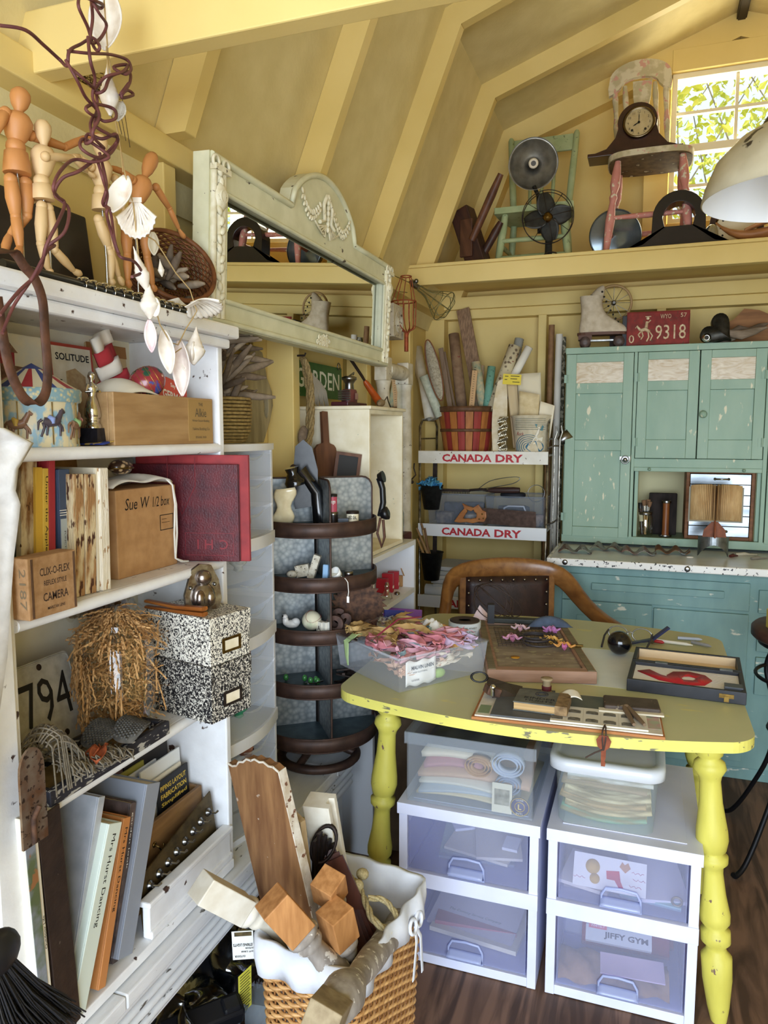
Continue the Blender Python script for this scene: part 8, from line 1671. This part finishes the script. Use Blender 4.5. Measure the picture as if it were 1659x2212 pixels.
for i,(x,dz,w_,th,c,lb)in enumerate(((.70,.002,.28,.006,'cfc0a0','tan pattern sheet at the bottom of the clear craft bin'),(.70,.012,.26,.008,'b0b8c0','bundle of grey papers near the bottom of the craft bin'),(.69,.028,.25,.008,'d8d2c4','pale paper bundle in the craft bin'),(.71,.05,.29,.012,'c8a48a','tan folded fabric stretching across the craft bin'),(.66,.075,.16,.012,'b88488','rose fabric fold at the left of the craft bin'),(.67,.098,.2,.014,'e2d4bc','cream rolled cloth at the top of the craft bin'))):sheet('fabric_fold',lb,'fabric',x,BT0+dz,w_,.3,th,c,1.77+.003*i,(-3,5,-4,2,6,-2)[i],.012)
for i,(x,z,r,c,lb)in enumerate(((.80,.115,.030,'b4bccc','pale blue ribbon coil at the upper right of the craft bin'),(.80,.062,.024,'8f9ab0','blue-grey ribbon coil at the right of the craft bin'),(.725,.10,.026,'b88a58','brown ribbon coil in the middle of the craft bin'))):
 b=B()
 for k in range(3):b.lathe([(r-.006*k,0),(r-.006*k,.03)],26,0,trs((0,0,0),(90,0,0),(1.35,1,1)),cap=False)
 tag(put(b.obj('ribbon_coil',P(c,.7),solid=.0015),(x,1.80,BT0+z)),lb,'ribbon')
t=T('photo_card','old photograph card leaning inside the front of the craft bin','photograph',(.765,1.752,BT0),rot=(-3,0,0));B().box((0,0,0),(.05,.001,.075)).obj('card',P('d8d0bc',.7),t);B().box((.006,-.0006,.02),(.044,0,.06)).obj('printed_picture',P('a8a290',.7,c2='77715f',sc=60),t)
t=T('badge','round purple club badge at the lower right of the craft bin','badge',(.835,1.7515,BT0+.024));dm=axm((0,0,0),(1,0,0),(0,0,1));B(dm).lathe([(.024,0),(.024,.0014),(.001,.0014)],36).obj('disc',P('3c3670',.5),t);B(dm).torus((0,0,.0016),.0225,.0012,36,5).torus((0,0,.0016),.012,.0012,30,5).obj('gold_ring',P('c9a84a',.4,.5),t);txt('L',.014,(0,-.0016,0),(1,0,0),(0,0,1),P('d9be6a',.5),t,bold=.03)
for s_,a0 in(('LIONS',1),('INTL',-1)):txt(s_,.005,(0,-.0016,.0175*a0),(1,0,0),(0,0,1),P('e6dfc8',.5),t,.018)
o=B().grid(lambda u,v:(Wb*(.1+.8*u),Db*(.1+.7*v),.0+.03*math.sin(pi*u)*math.sin(pi*v)+.006*math.sin(15*u)*math.sin(9*v)),16,12).obj('dark_bag',P('4a4a44',.35,c2='2f3034',sc=14));tag(put(o,(X0,1.745,H0+.142)),'dark grey plastic sleeve on top of the craft bin contents','bag')
# lidded tub on the right cabinet
X2,X3=.912,1.158;LH=.168
t=T('lidded_tub','clear tub with white lid on top of the right drawer cabinet','tub',((X2+X3)/2,1.955,H0));wa,da=(X3-X2)/2,.205
def rrect(w_,d_,r,n=6):return[(sx*(w_-r)+r*math.cos(a),sy*(d_-r)+r*math.sin(a))for sx,sy,a0 in((1,1,0),(-1,1,90),(-1,-1,180),(1,-1,270))for a in[math.radians(a0+90*k/n)for k in range(n+1)]]
def loft(b,rings,mi=0,cap=True,sm=True):
 n=len(rings[0][0]);vs_=[(x,y,z)for pl,z in rings for x,y in pl];b.add(vs_,[(i*n+j,i*n+(j+1)%n,(i+1)*n+(j+1)%n,(i+1)*n+j)for i in range(len(rings)-1)for j in range(n)],mi,sm)
 if cap:b.add(vs_[:n],[tuple(range(n))[::-1]],mi);b.add(vs_[-n:],[tuple(range(n))],mi)
 return b
b=B();loft(b,[(rrect(wa*.9,da*.92,.03),.001),(rrect(wa*.97,da*.98,.035),LH-.02)],cap=False);b.add([(x,y,.001)for x,y in rrect(wa*.9,da*.92,.03)],[tuple(range(28))[::-1]]);b.obj('tub',clear('f4f8f8',.16,.12,'d6e0e2'),t)
b=B();loft(b,[(rrect(wa*1.04,da*1.03,.04),LH-.03),(rrect(wa*1.08,da*1.06,.042),LH-.026),(rrect(wa*1.08,da*1.06,.042),LH-.004),(rrect(wa*1.04,da*1.03,.04),LH+.002),(rrect(wa*.92,da*.94,.034),LH+.002),(rrect(wa*.9,da*.92,.032),LH-.006)],cap=False);b.add([(x,y,LH-.006)for x,y in rrect(wa*.9,da*.92,.032)],[tuple(range(28))]);b.obj('lid',clear('eef2f4',.7,.2,'e2e6ec'),t)
for i,(z,c,lb)in enumerate(((.012,'7aa08c','green edged papers at the bottom of the lidded tub'),(.03,'cdbb98','tan papers low in the lidded tub'),(.046,'b89a74','brown sheaf in the lidded tub'),(.062,'d2c4a4','cream sheaf in the lidded tub'),(.08,'a08a74','grey-brown sheaf near the top of the lidded tub'),(.096,'d8d8d8','pale sheaf at the top of the lidded tub'))):
 o=B().grid(lambda u,v:(wa*1.62*(u-.5),da*1.6*(v-.5),-.016*math.cos(pi*(u-.5))*(i<4)+.004),14,4).obj('paper_sheaf',P(c,.85,c2='8a7a60',sc=50,st=(.2,1,1)),solid=.009);tag(put(o,((X2+X3)/2,1.955,H0+z+.012),(-2,2,-3,1,-2,3)[i]),lb,'paper')
# drawer contents
def flat(nm_,lb,cat,x,y,z,w_,d_,th,col,rz=0,tilt=0,bev=0):o=B().bx((0,0,th/2),(w_,d_,th)).obj(nm_,P(col,.8,c2=None),bev=bev);return tag(put(o,(x,y,z),rot=(tilt,0,rz)),lb,cat)
zL,zU=.0345,.2595
flat('paper_pad','cream paper pad under the typed folder in the lower left drawer','paper',.72,1.93,zL,.24,.25,.012,'e2d8b8',-6);flat('red_booklet','red edged booklet in the lower left drawer','booklet',.70,1.96,zL+.0125,.22,.24,.010,'a85a60',4)
t=T('typed_folder','grey folder with cursive print lying in the lower left drawer','folder',(.71,1.95,zL+.035),rot=(14,0,-8));B().box((-.12,-.13,0),(.12,.13,.008)).obj('cover',P('bdb6b4',.8),t);txt('The Century Service Company',.010,(0,-.07,.008),(1,0,0),(0,1,0),P('6a6468',.8),t,.15,shear=.3)
for i,(x,y,w_,d_,c,r_,lb)in enumerate(((.70,1.93,.2,.2,'a9bcb4',6,'pale green sheet in the upper left drawer'),(.72,1.90,.18,.14,'d6cfb8',-10,'cream papers at the front of the upper left drawer'),(.76,1.88,.12,.12,'dad2bc',14,'stack of cream cards in the upper left drawer'),(.66,1.94,.08,.05,'e6e8ea',30,'white slip on the green sheet'),(.80,1.86,.04,.05,'e2e0d8',-4,'small photo stub at the right of the upper left drawer'),(.71,1.98,.06,.03,'dfe4e8',12,'small white packet on the green sheet'))):flat('loose_paper',lb,'paper',x,y,zU+.009*i,w_,d_,.008,c,r_,8)
t=T('comic_card','white greeting card with a red and yellow cartoon drawing in the upper right drawer','card',(1.06,1.765,zU+.02),rot=(58,3,4));B().box((-.095,0,0),(.075,.075,.002)).obj('card',P('eae6da',.7),t)
B(trs((-.05,.048,.002))).lathe([(.017,0),(.017,.0008),(.001,.001)],18).lathe([(.012,0),(.012,.0009),(.001,.001)],16,0,trs((.006,-.026,0))).obj('printed_yellow_round',P('c9a23a',.7),t);B(trs((.0,.034,.002))).prism([(-.018,.01),(.012,.014),(.016,-.008),(.024,-.024),(.012,-.022),(.002,-.008),(-.016,-.008)],0,.001).obj('printed_red_suit',P('c0303c',.7),t);B(trs((.024,.058,.002))).prism([(-.012,0),(-.006,.012),(0,.006),(.008,.012),(.014,0),(.002,-.012)],0,.001).obj('printed_orange_head',P('c08a52',.7),t)
for i,(x,y)in enumerate(((.055,.05),(.058,.035),(.05,.02),(-.08,.02))):B().tube([(x-.014+.004*k,y+.0025*math.sin(2.2*k+i),.0022)for k in range(8)],.0006,4).obj('printed_script',P('b04a5a',.7),t)
for i,(x,y,z,w_,d_,c,r_,lb)in enumerate(((1.06,1.93,0,.26,.22,'d6c9b0',5,'tan papers under the cartoon card'),(1.00,1.84,.012,.12,.12,'e3d8c8',-12,'cream booklet at the left of the upper right drawer'),(1.16,1.87,.012,.12,.16,'dcd6d8',12,'pale grey patterned print at the right of the upper right drawer'),(1.15,1.84,.0,.14,.1,'9cc0b8',-6,'mint paper at the front right of the upper right drawer'))):flat('loose_paper',lb,'paper',x,y,zU+z,w_,d_,.010,c,r_,10)
o=B().torus((0,0,.012),.011,.003,18,6,rot=(90,0,0)).obj('small_ring',P('8a7a52',.4,.5));tag(put(o,(1.205,1.79,zU)),'small gold ring at the right corner of the upper right drawer','ring')
t=T('game_box','grey JIFFY GYM box with red band in the lower right drawer','box',(1.075,1.84,zL+.055),rot=(48,0,2));B().box((-.078,0,0),(.078,.15,.03)).obj('box',P('9aa0a2',.6),t,bev=.001);B().box((-.079,-.0005,-.0005),(.079,.035,.0306)).obj('pale_band',P('c9cbc4',.6),t)
txt('JIFFY GYM',.017,(.018,.016,.0306),(1,0,0),(0,1,0),P('20242c',.6),t,.105,bold=.03);txt('JIFFY GYM',.016,(-.05,.092,.03),(0,-1,0),(1,0,0),P('20242c',.6),t,.10,bold=.03);B().box((-.072,.028,.0306),(-.028,.04,.0312)).obj('red_tag',P('d0606a',.6),t);txt('WHITELY',.006,(-.05,.034,.0312),(1,0,0),(0,1,0),PAPERW,t,.034);B().box((-.074,.045,.03),(-.066,.145,.0306)).obj('red_strip',P('b8505a',.6),t);txt('EXERCISER',.006,(-.07,.095,.0306),(0,-1,0),(1,0,0),PAPERW,t,.08)
b=B(trs((.02,.095,.0302)));b.tube([(-.008,-.04,0),(-.004,-.015,0),(0,.0,0)],[.006,.008,.008],8);b.tube([(.012,-.038,0),(.006,-.015,0),(0,.0,0)],[.005,.007,.008],8);b.tube([(0,0,0),(0,.022,0)],[.010,.013],8);b.ell((0,.036,0),(.007,.008,.002),10);b.tube([(-.012,.02,0),(-.026,.012,0),(-.014,.004,0)],.004,6);b.tube([(.012,.02,0),(.028,.026,0),(.036,.012,0)],.004,6);b.obj('printed_figure',P('3a4048',.7),t)
flat('red_album','red album standing behind the grey game box','album',1.09,1.955,zL+.02,.22,.16,.02,'9a2a3a',2,62,.002);flat('red_album','dark red folder at the far right behind the game box','folder',1.13,1.99,zL+.02,.16,.17,.02,'8a2232',4,66,.002);flat('grey_folder','pale grey folder standing at the left of the lower right drawer','folder',1.00,1.96,zL+.01,.16,.18,.012,'b2b4c0',-4,60)
o=B().grid(lambda u,v:(.26*(u-.5),.12*(v-.5),.032*math.sin(pi*v)**.6*(.7+.3*math.sin(7*u))+.006*math.sin(23*u+9*v)),28,12).obj('kraft_paper',P('a8845c',.85,c2='8f6c48',sc=30));tag(put(o,(1.065,1.815,zL),2),'crumpled brown paper at the front of the lower right drawer','paper')
flat('cellophane_sheet','sheet of pink and blue striped paper above the brown paper','paper',1.11,1.80,zL+.034,.15,.06,.004,'d8c0cc',4,12)
# ---------- wicker hamper of salvage in the foreground
WZ=.40;bx0,bx1,by0,by1=.438,.656,1.162,1.476;cxw,cyw=(bx0+bx1)/2,(by0+by1)/2
t=T('wicker_hamper','square honey wicker hamper with white cotton liner in the foreground','basket',(cxw,cyw,0),-8);WKR=P('cfa268',.5,c2='ab7c48',sc=60)
hw_,hd_=(bx1-bx0)/2,(by1-by0)/2
def per(s_,k,r=.03):  # point on the rounded rectangle of the hamper at fraction s_
 pl=rrect(hw_*k,hd_*k,r,5);n=len(pl);L=[0]
 for i in range(n):L.append(L[-1]+math.dist(pl[i],pl[(i+1)%n]))
 d=(s_%1)*L[-1]
 for i in range(n):
  if d<=L[i+1]:u=(d-L[i])/max(1e-9,L[i+1]-L[i]);a_,b_=pl[i],pl[(i+1)%n];x,y=a_[0]+(b_[0]-a_[0])*u,a_[1]+(b_[1]-a_[1])*u;q=Vc((b_[0]-a_[0],b_[1]-a_[1]));q.normalize();return x,y,q.y,-q.x
NS=46;b=B();NP=NS*4
tab=[per(i/NP,1)for i in range(NP)]
for j in range(36):
 z=.012+.0098*j;k=.86+.13*z/WZ;pts=[]
 for i in range(NP):
  x,y,nx_,ny_=tab[i];o_=.004*math.sin(2*pi*i/4*.5+pi*(j%2));pts.append((x*k+nx_*o_,y*k+ny_*o_,z))
 b.tube(pts,.0042,5,0,True)
b.obj('woven_wall',WKR,t);b=B()
for i in range(NS*2):
 x,y,nx_,ny_=per(i/(NS*2),1);b.tube([(x*.86,y*.86,.0),(x*.985,y*.985,WZ-.03)],.0022,5)
b.obj('stakes',P('8a5c30',.6),t);B().box((-hw_*.84,-hd_*.84,.004),(hw_*.84,hd_*.84,.014)).obj('bottom',WKR,t)
LIN=P('dfe2e8',.85,c2='d2d5dc',sc=20,bump=.25,bsc=40);n_=96;rings=[]
for z,k,wv in((.03,.74,0),(.30,.85,.003),(.35,.875,.003),(.372,.955,.004),(WZ+.014,1.02,.004),(WZ+.016,1.06,.003),(WZ-.02,1.075,.005),(WZ-.052,1.07,.007)):
 rings.append(([((x*k+nx_*wv*math.sin(i*.9+z*30)),(y*k+ny_*wv*math.sin(i*.9+z*30)))for i in range(n_)for x,y,nx_,ny_ in[per(i/n_,1)]],z))
b=B();loft(b,rings,cap=False);b.obj('cotton_liner',LIN,t,solid=.002)
b=B();px_,py_=hw_*1.08,hd_*.52
for dy,L in((-.012,.09),(.016,.10)):sweep(b,[((px_+.004,py_,WZ-.04),(0,.006,0),(.001,0,0)),((px_+.012,py_+dy*.7,WZ-.07),(0,.006,0),(.001,0,0)),((px_+.010,py_+dy*1.6,WZ-.06-L),(0,.006,0),(.001,0,0))],n=6,pw=.5)
b.torus((px_+.006,py_-.014,WZ-.035),.014,.004,16,6,rot=(0,80,0));b.torus((px_+.006,py_+.014,WZ-.035),.014,.004,16,6,rot=(0,80,0));b.obj('tie',LIN,t)
# long plank with broken top
OLD=P('8f6842',.7,c2='6c482a',sc=60,st=(1,1,.12),chip='a89684',ca=.70,csc=60);CHW=P('d9d2c4',.8,c2='b8a890',sc=40,chip='6f4a34',ca=.6,csc=60)
TLp,TRp=U(490,1620,'z',.735),U(603,1668,'z',.72);BLp,BRp=U(612,2075,'z',.30),U(692,2115,'z',.30)
top_c=(TLp+TRp)/2;bot_c=(BLp+BRp)/2;bot_c=bot_c+(bot_c-top_c).normalized()*.22;X_=(TRp-TLp).normalized();Y_=(top_c-bot_c).normalized();X_=(X_-Y_*X_.dot(Y_)).normalized();wp=(TRp-TLp).length*.97;Lp=(top_c-bot_c).length
t=T('salvage_plank','tall worn brown plank with broken scalloped top in the hamper','plank',bot_c);mm=axm((0,0,0),X_,Y_)
b=B(mm);ol=[(-wp/2,0),(wp/2,0),(wp/2,Lp-.02)]+[(wp/2-wp*k/12,Lp-.02+.022*math.sin(pi*k/12)+.004*(k%2))for k in range(1,12)]+[(-wp/2,Lp-.004)]
b.prism(ol,-.017,.004);b.obj('board',OLD,t,bev=.001);b=B(mm);b.box((wp/2-.001,0,-.018),(wp/2+.0015,Lp-.02,.0045));b.tube([(x,y,.004)for x,y in ol[2:]],.0025,6);b.obj('paint_edge',CHW,t)
def leg(label,p,q,bl,sq,m_block,m_turn,nm_='salvaged_leg',prof=None):
 p,q=Vc(p),Vc(q);v=q-p;L=v.length;t=T(nm_,label,'table leg',p);mm=along((0,0,0),v,(.3,.5,1));B(mm).box((-sq/2,-sq/2,0),(sq/2,sq/2,bl)).obj('square_end',m_block,t,bev=.002)
 B().rod(v.normalized()*bl,v,[(r*sq,tt)for r,tt in(prof or[(.42,0),(.56,.03),(.58,.08),(.36,.13),(.46,.17),(.48,.21),(.34,.27),(.36,.4),(.5,.7),(.4,1)])],20).obj('turned_part',m_turn,t);return t
PINE=P('c08a54',.65,c2='a06c3c',sc=70,st=(1,1,.12));GRYW=P('a9a198',.8,c2='8a8178',sc=50,st=(1,1,.3),chip='d8d4cc',ca=.6,csc=50);CRW=P('ded8c8',.6,c2='cfc6b2',sc=30,chip='7a5a48',ca=.72,csc=60)
p=U(433,1915,'z',.545);q=U(640,2025,'z',.36);leg('white square topped table leg lying across the hamper toward the bookcase',p,p+(q-p)*1.15,.115,.05,CRW,CRW)
p=U(585,1945,'z',.55);q=U(745,2120,'z',.36);leg('table leg with bare pine block end at the hamper front',p,p+(q-p)*1.08,.086,.056,PINE,GRYW)
p=U(722,1965,'z',.50);q=U(752,2090,'z',.36);leg('second pine block table leg standing in the hamper',p,p+(q-p)*1.6,.072,.052,PINE,GRYW)
p=U(708,1900,'z',.53);q=U(735,2050,'z',.3);leg('pine block table leg with end grain behind the second one',p,p+(q-p)*1.1,.062,.05,PINE,GRYW)
p=U(690,2215,'z',.50);q=U(850,2010,'z',.34);leg('grey weathered baluster leaning out of the near corner of the hamper',p,p+(q-p)*1.15,.06,.055,P('9a8a6c',.7,c2='7d6c50',sc=50),GRYW,'baluster',[(.42,0),(.62,.06),(.66,.14),(.48,.22),(.36,.27),(.4,.34),(.46,.5),(.44,.62),(.5,.75),(.36,.85),(.5,.92),(.5,1)])
p=U(690,1728,'z',.60);q=U(716,1880,'z',.42);v=(q-p);
o=B(along((0,0,0),v,(1,0,.2))).prism([(-.024,-.03),(.024,-.03),(.024,.03),(.010,.03),(.008,.018),(-.008,.018),(-.010,.03),(-.024,.03)],0,v.length*1.5).obj('fluted_moulding',CRW,bev=.002);tag(put(o,p),'white fluted moulding offcut standing at the back of the hamper','moulding')
MH=P('5a3020',.4,c2='452318',sc=50,st=(1,1,.15))
for k in range(4):
 p=U(700+8*k,1830+8*k,'z',.50);q=U(782+9*k,2060-6*k,'z',.33);o=B().bar((0,0,0),(q-p)*1.1,.006,.034,0,(.9,.3,.2)).obj('mahogany_slat',MH);tag(put(o,p),'thin dark mahogany slat fanned in the hamper','slat','mahogany slats in the hamper')
p=U(672,1850,'z',.50);t=T('iron_scissor_rack','dark folding iron rack standing behind the pine blocks in the hamper','rack',p);b=B()
for k in range(5):b.bar((.0,.012*k,-.2),(.01+.006*k,.010*k,.05-.012*abs(k-1)),.014,.006)
b.obj('slats',DARKM,t);B().torus((.02,.02,.02),.03,.004,24,6,rot=(70,20,0),sc=(.8,1.3,1)).obj('ring_handle',DARKM,t)
p=U(640,1760,'z',.60);q=U(665,1960,'z',.36);o=B().bar((0,0,0),(q-p)*1.2,.05,.012,0,(.5,.8,0)).obj('pale_lath',P('c9b48c',.7,c2='a88a60',sc=50,st=(1,1,.1)));tag(put(o,p),'pale wooden lath standing beside the brown plank in the hamper','lath')
ROPE2=P('c4b488',.9,c2='a09064',sc=300)
r0=U(770,1890,'z',.44);t=T('rope','loop of pale hemp rope with knots hung inside the hamper','rope',r0);rp=lambda px,py,z:U(px,py,'z',z)-r0
b=B();rope(b,[rp(735,1885,.43),rp(768,1905,.43),rp(790,1950,.42),rp(805,1985,.41),rp(830,2005,.40),rp(848,2010,.40)],.007);rope(b,[rp(795,1940,.43),rp(830,1945,.42),rp(855,1975,.41),rp(858,1995,.40),rp(835,2010,.39)],.006);rope(b,[rp(650,1770,.52),rp(668,1778,.5),rp(676,1800,.48),rp(690,1850,.44)],.006);b.obj('rope',ROPE2,t);B().ell(rp(783,1888,.435),(.014,.013,.012),12).ell(rp(772,1912,.435),(.014,.013,.012),12).obj('knot',ROPE2,t)
# ---------- dark bags under the bench
FILM=clear('b9c2cc',.16,.08,key='g')
def blob(nm_,lb,cat,c,r,mat,seed,amp=.25,n=18):
 rr=random.Random(seed);ph=[rr.uniform(0,6)for _ in range(9)];b=B()
 def f(u,v):
  a,e=2*pi*u,pi*(v-.5);k=1+amp*(math.sin(3*a+ph[0])*math.cos(2*e+ph[1])*.5+math.sin(5*a+ph[2]+3*e)*.3+math.sin(9*e+ph[3]+4*a)*.2);return(r[0]*k*math.cos(a)*math.cos(e),r[1]*k*math.sin(a)*math.cos(e),r[2]+r[2]*k*math.sin(e)*.98)
 b.grid(f,n*2,n);o=b.obj(nm_,mat);return tag(put(o,c),lb,cat)
DKB=P('15171c',.35,c2='22262e',sc=20)
blob('black_bundle','black cable bundle in clear film under the bench by the hamper','bundle',(.20,1.22,.001),(.11,.13,.075),DKB,1);blob('black_bundle','dark string lights bundle under the middle of the bench','bundle',(.15,1.47,.001),(.11,.11,.08),DKB,2);blob('black_bundle','dark plastic bundle under the bench near the broom','bundle',(.17,.99,.001),(.11,.11,.08),P('1a2232',.35),3)
blob('film_bag','crinkled clear film bag over the black bundle by the hamper','bag',(.215,1.23,.001),(.125,.14,.085),FILM,4,.4,22);blob('film_bag','crinkled clear film bag under the middle of the bench','bag',(.16,1.47,.001),(.125,.125,.09),FILM,5,.4,22)
b=B().bx((0,0,0),(.05,.17,.04));b.bx((0,.06,.012),(.036,.04,.03));o=b.obj('black_plug',P('0e0f13',.4),bev=.006);tag(put(o,(.265,1.22,.155),rot=(0,20,-40)),'black plastic adapter brick lying on the bags under the bench','adapter')
TL_=U(500,2013,'x',.29)
X_=Vc((0,1,0));
t=T('string_light_tag','white upside-down package tag printed STRING LIGHTS under the bench','tag',TL_);w_,h=.046,.078
mm=axm((0,0,0),(.9,.42,.0),(.08,-.17,1));B(mm).box((0,-h,-.0008),(w_,0,.0)).obj('card',PAPERW,t);B(mm).box((w_*.12,-h*.17,0),(w_*.93,-h*.03,.0005)).obj('printed_picture',P('6a5a38',.6,c2='2a2418',sc=40),t)
up_=mm.to_3x3()@Vc((0,-1,0));rt_=mm.to_3x3()@Vc((-1,0,0));pos=lambda x,y:mm@Vc((w_*x,-h*y,.0006))
for s_,x,y,hh,ww in(('STRING LIGHTS',.5,.47,.10,.9),('OUTDOOR',.8,.59,.06,.38),('24 FT 12 BULB',.7,.71,.06,.56),('OUTDOOR',.35,.87,.07,.5)):txt(s_,h*hh,pos(x,y),rt_,up_,INK if hh<.1 else INK,t,w_*ww,bold=.02 if hh>.05 else 0)
q=U(515,2150,'x',.31);t=T('warning_label','yellow folded warning label hanging under the bench near the hamper','label',q);mm=axm((0,0,0),(.35,.9,.2),(.1,-.15,1));B(mm).box((0,-.06,0),(.036,.05,.0008)).obj('label',P('d9cf4a',.6),t);b=B(mm)
for k in range(13):b.box((.004,-.052+.0078*k,.0009),(.030+.003*(k%2),-.0495+.0078*k,.0012))
b.obj('printed_text',INK,t)
small('red_battery','red and silver cylinder lying in the dark under the bench','battery',B().tube([(0,0,.012),(.05,0,.012)],.012,14),P('8a1c24',.3),U(563,2045,'x',.25)+Vc((0,0,-.012)),60)
small('plastic_box','clear plastic box corner standing beside the hamper','box',B().box((0,0,0),(.1,.06,.12)),clear('eaf0f2',.2,.1,'d8e0e4'),(.30,1.33,.0),8)
# white papers in the gap behind the hamper
small('floor_bag','clear bag with a grey ring print on the floor behind the hamper','bag',B().grid(lambda u,v:(.16*u,.12*v,.012+.012*math.sin(8*u+3*v)),10,8),P('8a929a',.4),(.36,1.86,.0),10)
